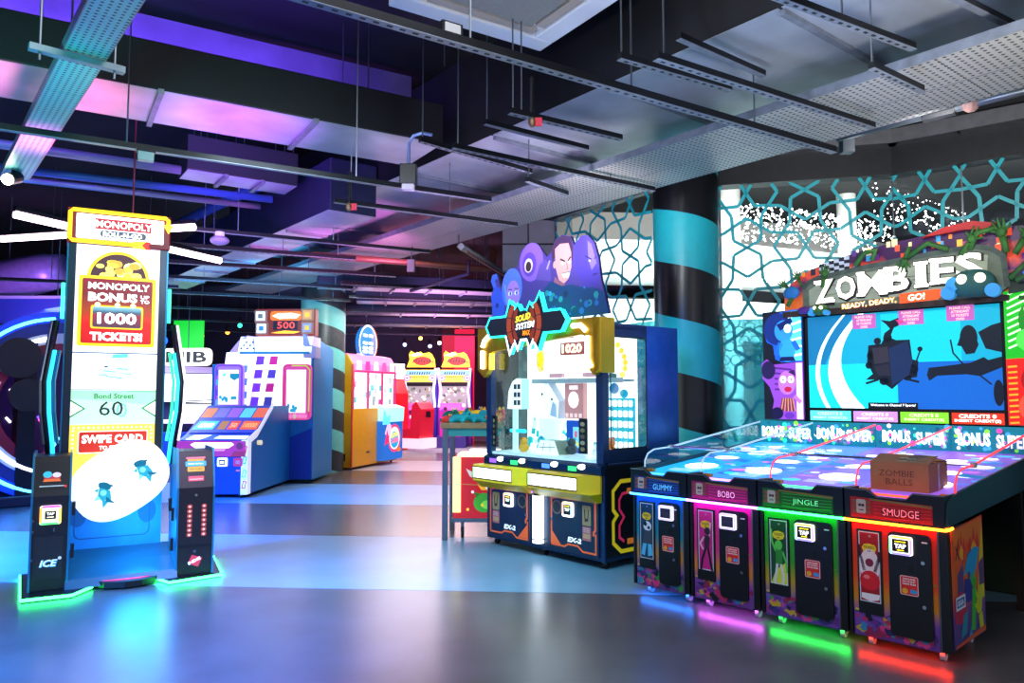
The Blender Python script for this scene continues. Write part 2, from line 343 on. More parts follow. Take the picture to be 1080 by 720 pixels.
# ------------------------------------------------------------------ glazed front to the mall
TEAL = mat('teal_film', '#16a4ae', .45)
win = [(.56, 9.6), (1.51, 8.07), (2.19, 7.96), (3.85, 7.55), (4.33, 7.18), (4.80, 6.80), (7.2, 4.9)]
def cairo(W0, W1, H0, H1, s, th):
    """star lattice: polygons-in-contact on a pentagon tiling, clipped to a W x H panel; returns segments"""
    segs = []
    q = s * .5; a = q * .366; pent = []
    # Cairo tiling: cells of 4 pentagons around each square cross
    nx = int((W1 - W0) / s) + 3; nz = int((H1 - H0) / s) + 3
    for i in range(-1, nx):
        for j in range(-1, nz):
            ox, oz = W0 + i * s, H0 + j * s; f = (i + j) % 2
            h = s * .5; e = s * .2113
            c = [(0, 0), (s, 0), (s, s), (0, s)]
            if f: m = [(h, e), (s - e, h), (h, s - e), (e, h)]; inner = [(h, e), (h, s - e)]
            pent.append((ox, oz, f))
    # vertices of the Cairo net per square: the two T-points joined by a bar, alternately vertical and horizontal
    polys = []; edges = set()
    k = lambda p: (round(p[0], 4), round(p[1], 4))
    for ox, oz, f in pent:
        h = s * .5; e = s * .2113 + s * .04
        if f: t1, t2 = (ox + h, oz + e), (ox + h, oz + s - e); es = [((ox, oz), t1), ((ox + s, oz), t1), ((ox, oz + s), t2), ((ox + s, oz + s), t2), (t1, t2)]
        else: t1, t2 = (ox + e, oz + h), (ox + s - e, oz + h); es = [((ox, oz), t1), ((ox, oz + s), t1), ((ox + s, oz), t2), ((ox + s, oz + s), t2), (t1, t2)]
        for u, v in es: edges.add((k(u), k(v)))
    adj = {}
    for u, v in edges: adj.setdefault(u, []).append(v); adj.setdefault(v, []).append(u)
    seen = set()
    for u in adj:
        for v in adj[u]:
            if (u, v) in seen: continue
            loop = [u]; p, c = u, v; ok = True
            while c != u:
                loop.append(c); ang = math.atan2(p[1] - c[1], p[0] - c[0]); best = None
                for n in adj[c]:
                    if n == p: continue
                    d = (ang - math.atan2(n[1] - c[1], n[0] - c[0])) % (2 * PI)
                    if best is None or d < best[0]: best = (d, n)
                if best is None or len(loop) > 8: ok = False; break
                p, c = c, best[1]
            if not ok: continue
            L = len(loop)
            for i in range(L): seen.add((loop[i], loop[(i + 1) % L]))
            ar = sum(loop[i][0] * loop[(i + 1) % L][1] - loop[(i + 1) % L][0] * loop[i][1] for i in range(L)) / 2
            if ar > 0 and L == 5: polys.append(loop)
    for pl in polys:
        n = len(pl); mids = []; dirs = []
        for i in range(n):
            a, c = Vector(pl[i]), Vector(pl[(i + 1) % n]); mids.append((a + c) / 2); dirs.append((c - a).normalized())
        for i in range(n):
            j = (i + 1) % n; d1, d2 = dirs[i], -dirs[j]
            r1 = Vector((d1.x * math.cos(th) - d1.y * math.sin(th), d1.x * math.sin(th) + d1.y * math.cos(th)))
            r2 = Vector((d2.x * math.cos(-th) - d2.y * math.sin(-th), d2.x * math.sin(-th) + d2.y * math.cos(-th)))
            den = r1.x * r2.y - r1.y * r2.x
            if abs(den) < 1e-6: continue
            dd = mids[j] - mids[i]; t = (dd.x * r2.y - dd.y * r2.x) / den; p = mids[i] + r1 * t
            segs.append((mids[i], p)); segs.append((p, mids[j]))
    out = []
    for a, c in segs:                                                # clip to the panel
        t0, t1 = 0.0, 1.0; d = c - a; ok = True
        for pq in ((-d.x, a.x - W0), (d.x, W1 - a.x), (-d.y, a.y - H0), (d.y, H1 - a.y)):
            if abs(pq[0]) < 1e-9:
                if pq[1] < 0: ok = False
            else:
                t = pq[1] / pq[0]
                if pq[0] < 0: t0 = max(t0, t)
                else: t1 = min(t1, t)
        if ok and t0 < t1: out.append((a + d * t0, a + d * t1))
    return out
FILM = glass_mat('frosted_film', (.45, .9, .95), .6, .5, (.16, .62, .68), .1)
WTOP = 3.7
for i in range(6):
    if i == 1: continue                                              # the pillar stands here
    (x0, y0), (x1, y1) = win[i], win[i + 1]; L = math.hypot(x1 - x0, y1 - y0)
    o = bpy.data.objects.new('window_%d' % (i if i > 1 else 1), None); C.objects.link(o); o['kind'] = 'structure'
    o.location = (x0, y0, 0); o.rotation_euler = (0, 0, math.atan2(y1 - y0, x1 - x0))
    B().box(0.004, L - .004, -.006, .006, .25, WTOP, GLASS).obj('pane', o)
    b = B()
    for a, c in cairo(.0, L, 1.0, WTOP, .58, R(60)): b.line([tuple(a), tuple(c)], .034, TEAL, -.009)
    b.obj('star_lattice', o)
    b = B().box(.004, L - .004, .03, .034, .26, 2.28 if i != 5 else 2.0, FILM)
    b.obj('frosted_film', o)
    b = B()
    for a, c in cairo(.0, L, 1.75, 2.28, .2, R(62)): b.line([tuple(a), tuple(c)], .012, mat('teal_film_pale', '#3fb9bd', .5), .026)
    b.obj('fine_lattice', o)
    B().box(0, L, -.05, .05, 0, .25, DARK).obj('sill', o)
    B().box(-.006, .006, -.012, .012, .25, WTOP, STEEL).obj('glazing_joint', o)
NAVYB = mat('soffit_navy', '#12152c', .5, noise=.2)
GREYB = mat('bulkhead_grey', '#77787c', .55, noise=.15, scale=3)
lip = mat('soffit_grey', '#5c5c60', .5, .3, noise=.15)
def soffit(pts, n, h0, h1, m, th, off, name):
    b = B()
    for (x0, y0), (x1, y1) in zip(pts, pts[1:]):
        L = math.hypot(x1 - x0, y1 - y0); b.at(Matrix.Translation((x0, y0, 0)) @ Matrix.Rotation(math.atan2(y1 - y0, x1 - x0), 4, 'Z'))
        b.box(0, L + .02, off, off + th, h0, h1, m)
    return b.obj('trim_%d' % n, kind='structure')
soffit(win[:2], 1, WTOP, 4.1, NAVYB, .2, -.1, 'soffit')
soffit(win[2:], 2, WTOP, 3.98, mat('soffit_dark', '#1c1d21', .5, .3, noise=.2), .2, -.06, 'soffit')
soffit(win[2:], 3, 3.98, 4.12, lip, .4, -.2, 'lip')
soffit(win[2:], 4, 4.12, 5.0, soff, .2, -.02, 'upper')
# pale bulkhead beside the glass
b = B(); b.box(-.12, .56, 9.62, 9.8, 3.08, 4.1, GREYB); o = b.obj('trim_5', kind='structure')
for z in (3.4, 3.72): B().box(-.12, .56, 9.6, 9.62, z, z + .02, DARK).obj('panel_joint', o)
B().box(.2, .215, 9.6, 9.62, 3.08, 4.1, DARK).obj('panel_joint', o)

# ------------------------------------------------------------------ the mall beyond the glass
balw = mat('mall_white', '#e9e8e4', .6); bei = mat('mall_soffit', '#a58f78', .6); gry = mat('mall_shadow', '#6f6e6c', .7)
def band(pts, z0, z1, depth, m, name, n):
    b = B()
    for (x0, y0), (x1, y1) in zip(pts, pts[1:]):
        L = math.hypot(x1 - x0, y1 - y0); b.at(Matrix.Translation((x0, y0, 0)) @ Matrix.Rotation(math.atan2(y1 - y0, x1 - x0), 4, 'Z'))
        b.box(0, L + .1, 0, depth, z0, z1, m)
    return b.obj(name, kind='structure')
arc = [(.1, 12.3), (1.0, 11.9), (3.3, 12.1), (6.2, 13.4), (9.0, 15.6), (12.5, 19.5)]
far = [(x * 1.05 + .02, y + 2.5) for x, y in arc]
band(arc, 2.35, 3.0, .6, balw, 'trim_6', 6)
band(far, 3.0, 3.35, .5, gry, 'trim_7', 7)
band(arc, 3.35, 3.95, .9, balw, 'trim_8', 8)
band(far, 3.95, 5.2, .4, mat('mall_back', '#b4b0aa', .6), 'trim_9', 9)
band(arc, 5.2, 5.5, 4.5, bei, 'trim_10', 10)
band(far, 0, 3.0, .4, mat('mall_lower', '#9aa9aa', .6), 'trim_11', 11)
B().box(-.1, 14, 9.9, 24, -.12, -.03, mat('mall_floor', '#b9bdbd', .3)).obj('floor_mall', kind='structure')
for x, n in ((3.5, 12), (5.9, 13)):
    b = B(); b.tube([(x, 11.9 + (x - 3.3) * .5, -.1), (x, 11.9 + (x - 3.3) * .5, 5.4)], .16, balw, 14); b.obj('trim_%d' % n, smooth=True, kind='structure')
# fairy lights hung along the upper balcony
rnd = random.Random(4); fl = glow('#ffffff', 9); b = B()
def fairy(n, x0, x1, z0, z1, dy):
    for k in range(n):
        x = rnd.uniform(x0, x1); y = None
        for (ax, ay), (cx, cy) in zip(arc, arc[1:]):
            if ax <= x <= cx: y = ay + (cy - ay) * (x - ax) / (cx - ax)
        r = rnd.choice((.009, .012, .016, .02)); p = (x, y - dy, rnd.uniform(z0, z1))
        b.add([(p[0] - r, p[1], p[2]), (p[0] + r, p[1], p[2]), (p[0], p[1], p[2] - r), (p[0], p[1], p[2] + r), (p[0], p[1] - r, p[2]), (p[0], p[1] + r, p[2])],
              [(0, 4, 3), (4, 1, 3), (1, 5, 3), (5, 0, 3), (4, 0, 2), (1, 4, 2), (5, 1, 2), (0, 5, 2)], fl)
fairy(900, 2.6, 6.6, 4.0, 4.62, .1)
tag(b.obj('fairy_light_curtain'), 'band of sparkling white fairy lights along the mall balcony beyond the glass', 'fairy lights', kind='stuff')
b = B()
fairy(420, 6.0, 9.0, 3.4, 5.2, .9)
tag(b.obj('hanging_light_cluster'), 'hanging clusters of white lights in the mall above the zombie marquee', 'fairy lights', kind='stuff')
for x, y, l in ((4.0, 12.6, 'small round warm downlight in the brown mall soffit, nearest the striped pillar'), (5.2, 13.2, 'small round warm downlight in the brown mall soffit, right of the other two'), (4.6, 14.2, 'small round warm downlight in the brown mall soffit, deepest of three')):
    tag(B().tube([(x, y, 5.15), (x, y, 5.2)], .07, glow('#fff2d8', 8), 12).obj('downlight'), l, 'downlight', 'downlights in the mall soffit')

# ------------------------------------------------------------------ striped pillars
def pillar(name, x, y, r, h, per, z00, teal, black, label, fall=.5):
    root = thing(name, label, 'pillar', (x, y, 0)); n = 40; drop = per * fall
    k0 = int(-z00 / (per / 2)) - 3
    for k in range(k0, k0 + 20):
        za, zb = z00 + k * per / 2, z00 + (k + 1) * per / 2; vs = []
        for i in range(n + 1):
            th = R(90) - 2 * PI * i / n                      # seam at the back, helix falling to the right as seen from the front
            d = drop * (i / n) - drop / 2
            for z in (za, zb): vs.append((r * math.cos(th), r * math.sin(th), min(h, max(0, z + d))))
        if max(v[2] for v in vs) <= 0 or min(v[2] for v in vs) >= h: continue
        b = B(); b.add(vs, [(2 * i, 2 * i + 2, 2 * i + 3, 2 * i + 1) for i in range(n) if not (vs[2*i][2] == vs[2*i+1][2] and vs[2*i+2][2] == vs[2*i+3][2])], teal if k % 2 == 0 else black)
        b.obj('stripe', root, smooth=True)
    return root
T1 = mat('pillar_teal', '#1fb2bc', .35, noise=.05); K1 = mat('pillar_black', '#141519', .28, .1, noise=.2)
p = pillar('striped_pillar', 1.86, 8.02, .345, 4.6, 1.11, 2.78, T1, K1, 'thick round pillar with black and teal spiral stripes beside the glass wall')
B().tube([(.36, -.02, 0), (.36, -.02, 3.75), (.33, -.04, 3.82), (.1, -.36, 3.83)], .016, mat('conduit_grey', '#9aa0a6', .35, .7)).obj('conduit', p)
T2 = mat('pillar_mint', '#69b9ae', .4, noise=.05)
pillar('striped_pillar', -3.72, 14.9, .43, 4.6, .78, 2.87, T2, mat('pillar_grey', '#33383a', .4, noise=.2), 'thick round pillar with grey and mint spiral stripes behind the blue coin tower', 1.0)

# ------------------------------------------------------------------ ceiling services
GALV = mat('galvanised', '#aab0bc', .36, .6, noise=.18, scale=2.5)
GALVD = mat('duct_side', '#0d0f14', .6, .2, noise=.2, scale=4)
DUCTB = mat('duct_blue_side', '#20283f', .5, .4, noise=.2, scale=4)
PERF = dots_mat('perforated_tray', '#b3b1ae', '#3a3a3c', .045, .24, .45, .55)
PERFT = dots_mat('perforated_teal', '#5fb9b4', '#1d4f55', .035, .25, .45, .4)
RAIL = mat('rail_steel', '#787f8a', .42, .5, noise=.2)
SLOT = mat('slot_dark', '#08080a', .6)
OVER = []
def duct(name, a, c, width, z0, z1, label, seams=4, side=GALVD, bottom=GALV, flange=True):
    """box duct from a to c; width goes to the right of the a-c direction"""
    L = math.hypot(c[0] - a[0], c[1] - a[1]); ang = math.degrees(math.atan2(c[1] - a[1], c[0] - a[0])); OVER.append((a, c, -width, z0))
    t = thing(name, label, 'duct', (a[0], a[1], z0), ang); h = z1 - z0
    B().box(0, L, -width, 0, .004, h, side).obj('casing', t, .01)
    for q in (.12, .5, .88):
        for v in (-.05, -width + .05): B().tube([(L * q, v, h), (L * q, v, 5.0 - z0)], .006, STEEL, 5).obj('hanger_rod', t)
    e = L / seams
    for k in range(seams):
        B().box(k * e + .012, (k + 1) * e - .012, -width + .01, -.01, 0, .004, bottom).obj('bottom_panel', t)
        if flange and k: B().box(k * e - .02, k * e + .02, -width - .02, .02, -.03, .006, RAIL).obj('flange', t)
    return t
# direction u runs deep to the left, w runs right and deep
u = Vector((-.622, .783)); w_ = Vector((.855, .52))
def uv(p, d, l): return (p[0] + d.x * l, p[1] + d.y * l)
duct('main_duct', uv((1.2, 4.77), u, 9.2), uv((1.2, 4.77), u, -3.4), -1.28, 3.75, 4.6, 'large galvanised air duct running above the perforated tray', 9)
duct('side_duct', uv((-1.89, 7.75), u, 7.2), (-1.89, 7.75), -.54, 3.4, 3.96, 'lower blue-sided duct running back alongside the large duct', 6, DUCTB)
duct('cross_duct', (-.62, 6.72), (-5.6, 3.68), .78, 3.75, 4.12, 'wide duct with a pink and purple underside at upper left', 5)
duct('small_cross_duct', (-2.3, 8.02), (-3.22, 7.38), .42, 3.72, 4.08, 'short narrow duct behind the pink-lit wide duct', 3, mat('duct_green', '#16201f', .6, .2))
for i, (a, c, wd) in enumerate((((-3.2, 12.4), (-.2, 13.3), .5), ((-3.0, 14.5), (-.2, 15.0), .5), ((-4.0, 16.6), (-.2, 17.2), .5), ((-5.0, 19.4), (-.4, 20.2), .5))):
    duct('far_duct', c, a, wd, 3.28, 3.5, 'flat pale duct crossing the far aisle, %s in depth' % ('nearest', 'second', 'third', 'farthest')[i], 5, DUCTB)
# big pale ledge lit violet above the cross duct
b = B(); b.at(Matrix.Translation((-6.5, 4.25, 4.46)) @ Matrix.Rotation(R(31.3), 4, 'Z')); b.box(0, 6.4, 0, .3, 0, .28, mat('ledge', '#5a5670', .7, noise=.2, scale=3)); b.obj('trim_14', kind='structure')

# perforated cable trays
def tray(name, a, c, wd, z, label, m=PERF, n=5):
    L = math.hypot(c[0] - a[0], c[1] - a[1]); ang = math.degrees(math.atan2(c[1] - a[1], c[0] - a[0]))
    OVER.append((a, c, wd, z))
    t = thing(name, label, 'cable tray', (a[0], a[1], z), ang); e = L / n
    for k in range(n): B().box(k * e + .003, (k + 1) * e - .003, 0, wd, 0, .006, m).obj('tray_sheet', t)
    B().box(0, L, -.006, 0, 0, .06, RAIL).obj('side_flange', t); B().box(0, L, wd, wd + .006, 0, .06, RAIL).obj('side_flange', t)
    return t
tp = (2.69, 3.99); wn = Vector((.783, .622))
q0 = uv(tp, u, -1.2); q1 = uv(tp, u, 13)
tray('perforated_tray', (q1[0], q1[1]), (q0[0], q0[1]), .46, 3.44, 'wide perforated cable tray hung under the large duct, inner run', PERF, 9)
q2 = (q1[0] + wn.x * .475, q1[1] + wn.y * .475); q3 = (q0[0] + wn.x * .475, q0[1] + wn.y * .475)
tray('perforated_tray', q2, q3, .4, 3.44, 'wide perforated cable tray on the glass wall side, outer run', PERF, 9)
tray('teal_cable_tray', (-4.35, 6.34), (-1.3, 2.6), .2, 3.34, 'narrow perforated tray lit teal at the upper left', PERFT, 4)
hb = thing('tray_hanger', 'bracket bar with two rods holding the teal-lit tray', 'bracket', (-2.52, 3.84, 3.29), 42)
B().box(0, .46, -.025, .025, 0, .035, RAIL).obj('bar', hb)
for x in (.05, .41): B().tube([(x, 0, -.04), (x, 0, 1.7)], .007, STEEL, 6).obj('hanger_rod', hb)
def rail(a, c, z, label, name='strut_rail', group=None, hangers=(.08, .92), hgt=.042, slots=True, wid=.036):
    L = math.hypot(c[0] - a[0], c[1] - a[1]); ang = math.degrees(math.atan2(c[1] - a[1], c[0] - a[0]))
    t = thing(name, label, 'rail', (a[0], a[1], z), ang, group)
    B().box(0, L, -wid / 2, wid / 2, .004, hgt, DARK).obj('channel', t)
    b = B(); b.box(0, L, -wid / 2 - .003, wid / 2 + .003, 0, .004, RAIL)
    if slots:
        k = 0.04
        while k < L - .06: b.box(k, k + .03, -.008, .008, -.0015, .0, SLOT); k += .07
    b.obj('slotted_face', t)
    for h in hangers:
        p = (a[0] + (c[0] - a[0]) * h, a[1] + (c[1] - a[1]) * h); zt = 5.0
        for oa, oc, wd, oz in OVER:
            d = Vector((oc[0] - oa[0], oc[1] - oa[1])); ll = d.length; d /= ll; q = Vector((p[0] - oa[0], p[1] - oa[1])); s = q.dot(d); v = q.dot(Vector((-d.y, d.x)))
            if -.03 < s < ll + .03 and min(0, wd) - .03 < v < max(0, wd) + .03 and oz > z + .06: zt = min(zt, oz)
        B().tube([(L * h, 0, hgt), (L * h, 0, zt - z)], .006, STEEL, 5).obj('hanger_rod', t)
    return t
rail((-1.35, 3.12), (2.42, 5.59), 3.3, 'long slotted steel rail crossing the ceiling below the cassette unit', hangers=(.3, .55, .8), hgt=.05, wid=.048)
rail((.63, 4.34), (1.42, 4.81), 3.46, 'short slotted rail end under the large duct, left of its pair', hangers=(.02,))
rail((.8, 4.1), (2.53, 5.2), 3.35, 'slotted rail with a yellow end cap crossing the perforated tray', hangers=(.03,), wid=.042)
rail((1.21, 3.59), (2.3, 4.22), 3.46, 'slotted rail at the top right over the big duct', hangers=(.5,))
rail((1.0, 4.42), (1.69, 4.96), 3.62, 'plain dark rail tight below the large duct', hangers=(), slots=False)
rail((2.33, 3.92), (3.2, 4.46), 3.62, 'dark rail in the top right corner of the ceiling', hangers=(), slots=False)
rail((2.03, 4.17), (2.5, 4.51), 3.33, 'short slotted hanger bar below the perforated tray at right', hangers=(.02,), wid=.035)
rail((-.02, 5.1), (.83, 5.65), 3.42, 'slotted rail carrying the red-tagged sprinkler head', hangers=(.03, .1), wid=.04)
rail((-.21, 5.67), (.64, 6.29), 3.55, 'thin dark rail behind the sprinkler rail', hangers=(.02,), slots=False)
rail((-.45, 5.66), (1.31, 6.89), 3.36, 'long slotted rail reaching the striped pillar top', hangers=(.02, .75))
rail((-.72, 5.81), (.17, 6.66), 3.46, 'slotted rail with a bent conduit at its left end', hangers=(.02,))
rail((.13, 6.57), (.52, 7.04), 3.36, 'small dark bracket bar under the tray above the crane machine', hangers=(.05,), slots=False)
rail((-3.75, 4.54), (-.19, 6.65), 3.2, 'long rail with a black junction box left of the large duct', hangers=(.3, .7), slots=False, hgt=.045)
rail((-1.59, 6.68), (.05, 7.65), 3.2, 'rail with a small sprinkler left of the crane machine', hangers=(.08, .6), slots=False)
rail((-3.59, 7.69), (-1.0, 9.12), 3.2, 'dark rail holding a round white detector above the tower machine', hangers=(.25, .6), slots=False)
for k, (a, c) in enumerate((((-4.03, 8.64), (-2.0, 9.6)), ((-4.56, 9.78), (-1.7, 11.0)), ((-5.15, 11.08), (-2.6, 12.3)), ((-2.67, 11.77), (-.2, 12.7)), ((-5.93, 12.77), (-3.0, 14.0)), ((-2.9, 13.4), (-.18, 14.2)), ((-3.61, 15.7), (-.21, 16.4)), ((-4.38, 18.6), (-.51, 19.2)), ((-4.8, 21.6), (-.5, 22.4)))):
    rail(a, c, 3.2, 'thin dark rail over the middle aisle, %s beyond the smoke detector' % ('first', 'second', 'third', 'fourth', 'fifth', 'sixth', 'seventh', 'eighth', 'ninth')[k], 'far_rail', 'far ceiling rails', (.2, .6, .9), .05, True, .06)
for k, (a, c) in enumerate((((-9.6, 10.6), (-5.4, 12.2)), ((-9.0, 14.0), (-4.9, 16.0)), ((-9.4, 17.0), (-4.4, 19.0)), ((-10, 20), (-5, 22)))):
    rail(a, c, 3.2, 'thin dark rail over the ring booth side, %s in depth' % ('nearest', 'second', 'third', 'farthest')[k], 'far_rail', 'far ceiling rails', (.2, .6, .9), .05, False, .06)
# cassette air conditioner
t = thing('ceiling_cassette', 'square white air conditioning cassette hanging at the top of the picture', 'air conditioner', (.215, 5.62, 4.1), 33)
fr = mat('cassette_white', '#dfe0e2', .5)
b = B(); s_ = 1.25
for x0, x1, y0, y1 in ((-s_, 0, -.16, 0), (-s_, 0, -s_, -s_ + .16), (-s_, -s_ + .16, -s_ + .16, -.16), (-.16, 0, -s_ + .16, -.16)): b.box(x0, x1, y0, y1, 0, .05, fr)
b.obj('panel_frame', t, .01)
for x0, x1, y0, y1 in ((-s_ + .2, -.2, -.25, -.18), (-s_ + .2, -.2, -s_ + .18, -s_ + .25), (-.25, -.18, -s_ + .3, -.3), (-s_ + .18, -s_ + .25, -s_ + .3, -.3)): B().box(x0, x1, y0, y1, .01, .03, mat('louvre_tan', '#b3a596', .5)).obj('louvre', t)
B().box(-s_ + .28, -.28, -s_ + .28, -.28, .004, .03, mat('cassette_grille', '#8f8d84', .6, noise=.1, scale=60)).obj('intake_grille', t)
B().box(-s_ + .1, -.1, -s_ + .1, -.1, .05, .3, WHITE).obj('casing', t)
# pipes
def pipe(name, pts, r, m, label, cat='pipe'): return tag(B().tube(pts, r, m, 10).obj(name, smooth=True), label, cat)
BLUEP = mat('pipe_blue', '#2f4f9c', .45, .2)
pipe('water_pipe', [(-6.5, 5.4, 3.72), (-3.3, 7.42, 3.72)], .045, mat('pipe_grey', '#868aa5', .4, .5), 'grey pipe running into the short green-sided duct')
pipe('water_pipe', [(-6.3, 6.1, 3.6), (-2.6, 8.1, 3.6)], .04, BLUEP, 'blue pipe behind the tall tower machine')
pipe('water_pipe', [(-6.6, 6.9, 3.72), (-3.0, 8.9, 3.72)], .035, mat('pipe_grey', '#868aa5', .4, .5), 'thin grey pipe behind the blue pipe')
pipe('water_pipe', [(-5.6, 11.9, 4.04), (-2.5, 8.47, 4.04)], .07, BLUEP, 'thick blue insulated pipe along the top of the blue-sided duct')
pipe('copper_pipe', [(-2.6, 9.75, 3.3), (-.34, 10.9, 3.3), (-.28, 10.94, 3.34), (-.28, 10.94, 3.6)], .045, mat('copper', '#a5664f', .4, .5), 'reddish copper pipe above the gaming counter')
pipe('copper_pipe', [(-1.6, 11.9, 3.12), (-.62, 10.7, 3.2), (-.62, 10.7, 3.4)], .028, mat('copper_violet', '#8d5a7a', .4, .5), 'thin sprinkler pipe slanting under the copper pipe')
t = thing('silver_pipe', 'silver pipe with valve along the right edge of the tray', 'pipe', (2.55, 5.82, 3.5))
B().tube([(0, 0, 0), (1.4, -1.57, 0)], .035, STEEL, 10).obj('tube', t, smooth=True)
B().tube([(.42, -.47, 0), (.56, -.63, 0)], .055, DARK, 10).obj('valve', t); B().sph((.62, -.70, .0), .06, mat('valve_red', '#8d6a66', .5)).obj('coupling', t)
B().box(.03, .12, -.03, .05, -.12, .12, STEEL).obj('bracket', t)
t = thing('ceiling_beam', 'pale sloping steel beam left of the crane machine sign', 'beam', (-.62, 9.1, 3.28))
B().tube([(0, 0, 0), (.62, 2.4, -.02)], .05, mat('beam_grey', '#a9a6a4', .5, .3), 4).obj('web', t); B().tube([(.06, 0, -.06), (.68, 2.4, -.08)], .014, mat('copper', '#a5664f')).obj('small_pipe', t)
B().tube([(-.03, .03, 0), (-.03, .03, .15)], .012, STEEL).obj('hanger_rod', t)
t = thing('junction_box', 'black junction box with a curved blue-grey conduit on the long rail', 'junction box', (-.86, 6.2, 3.2))
B().box(-.07, .07, -.05, .05, .03, .2, BLACK).obj('box', t, .008); B().box(-.05, .05, -.04, .04, -.012, .03, mat('lens_grey', '#8f9094', .4)).obj('lamp', t)
B().tube([(0, 0, .2), (0, 0, .38), (.04, -.02, .44), (.12, -.06, .45), (.2, -.1, .42)], .014, mat('conduit_blue', '#7f93c9', .35, .6)).obj('conduit', t)
t = thing('junction_box', 'small grey junction box on a stalk above the far aisle', 'junction box', (-1.33, 9.9, 3.1))
B().box(-.05, .05, -.04, .04, 0, .16, mat('box_grey', '#6f7a78', .5)).obj('box', t, .006); B().tube([(0, 0, .16), (.03, 0, .6)], .01, STEEL).obj('stalk', t)
for x, y, z, l in ((.14, 5.2, 3.42, 'sprinkler head with a red tag under the slotted rail'), (-1.47, 6.74, 3.2, 'small sprinkler with a red tag on the left rail')):
    t = thing('sprinkler_head', l, 'sprinkler', (x, y, z))
    B().tube([(0, 0, .3), (0, 0, .02)], .018, DARK).obj('drop_pipe', t); B().sph((0, 0, -.02), (.028, .028, .04), mat('brass', '#8c6c50', .4, .6)).obj('head', t)
    B().box(.02, .07, -.005, .005, -.05, .01, mat('tag_red', '#d8123c', .5)).obj('tag', t)
t = thing('smoke_detector', 'round white detector hanging from the dark rail', 'detector', (-3.1, 7.95, 3.12)); B().sph((0, 0, 0), (.1, .1, .05), mat('detector_grey', '#9a9aa2', .5), 14, 8).obj('dome', t, smooth=True); B().tube([(0, 0, .03), (0, 0, .09)], .05, WHITE).obj('base', t)
t = thing('exit_light', 'small pale emergency lamp on the long rail', 'lamp', (-2.56, 5.2, 3.18), 31); B().box(-.05, .05, -.03, .03, -.06, .0, mat('lens_grey', '#8f9094', .4)).obj('lens', t); B().box(-.06, .06, -.035, .035, 0, .03, DARK).obj('base', t)
t = thing('exit_light', 'small dark floodlight clipped on the long slotted rail', 'lamp', (-.33, 3.86, 3.36), 33); B().box(-.06, .06, -.04, .04, -.0, .07, BLACK).obj('housing', t); B().box(-.045, .045, -.045, -.04, .01, .06, mat('lens_grey', '#8f9094', .4)).obj('lens', t)
t = thing('track_spotlight', 'bright spotlight under the teal-lit tray at far left', 'spotlight', (-4.12, 6.16, 3.28), 0)
B().tube([(0, .06, .02), (0, -.06, -.03)], .05, BLACK, 12).obj('housing', t); B().sph((0, -.07, -.035), .045, glow('#fff1c8', 22)).obj('bulb', t); B().box(-.01, .01, -.01, .01, 0, .1, DARK).obj('bracket', t)
for a, c, l in (((-4.45, 6.69, 3.1), (-3.3, 8.5, 3.0), 'pinkish fluorescent tube slanting behind the tower machine'), ((-5.46, 8.02, 3.15), (-3.1, 7.3, 3.12), 'white fluorescent tube crossing the pinkish one')):
    t = thing('light_tube', l, 'light tube', a); d = [c[i] - a[i] for i in range(3)]
    B().tube([(0, 0, 0), d], .035, glow('#ffd9ee' if 'pink' in l else '#ffffff', 6), 10).obj('tube', t); B().tube([(0, 0, .05), (d[0], d[1], d[2] + .05)], .03, DARK, 6).obj('batten', t)

t = thing('round_duct', 'rounded violet-lit duct elbow behind the ring booth at far left', 'duct', (-9.6, 13.4, 3.5))
B().tube([(0, 0, -.1), (.7, -.1, .0), (1.4, -.2, .12), (1.75, -.22, .16)], [.3, .36, .34, .28], mat('duct_violet_lit', '#7a6aa0', .4, .3, noise=.15), 16).obj('elbow', t, smooth=True)  # violet light put into the elbow's colour
B().tube([(.7, -.1, .2), (.7, -.1, 1.5)], .01, STEEL, 5).obj('hanger_rod', t)
t = thing('blue_fascia', 'flat blue fascia board hanging above the ring booth', 'fascia board', (-9.8, 12.9, 2.7)); B().box(0, 2.5, 0, .08, 0, .42, mat('fascia_blue', '#1a2f80', .5)).obj('board', t); B().box(0, 2.5, -.02, .0, .42, .47, mat('fascia_pale', '#8a8aa8', .5)).obj('pale_rail', t); B().tube([(.6, .04, .42), (.6, .04, 2.3)], .01, STEEL, 5).obj('hanger_rod', t); B().tube([(2.0, .04, .42), (2.0, .04, 2.3)], .01, STEEL, 5).obj('hanger_rod', t)
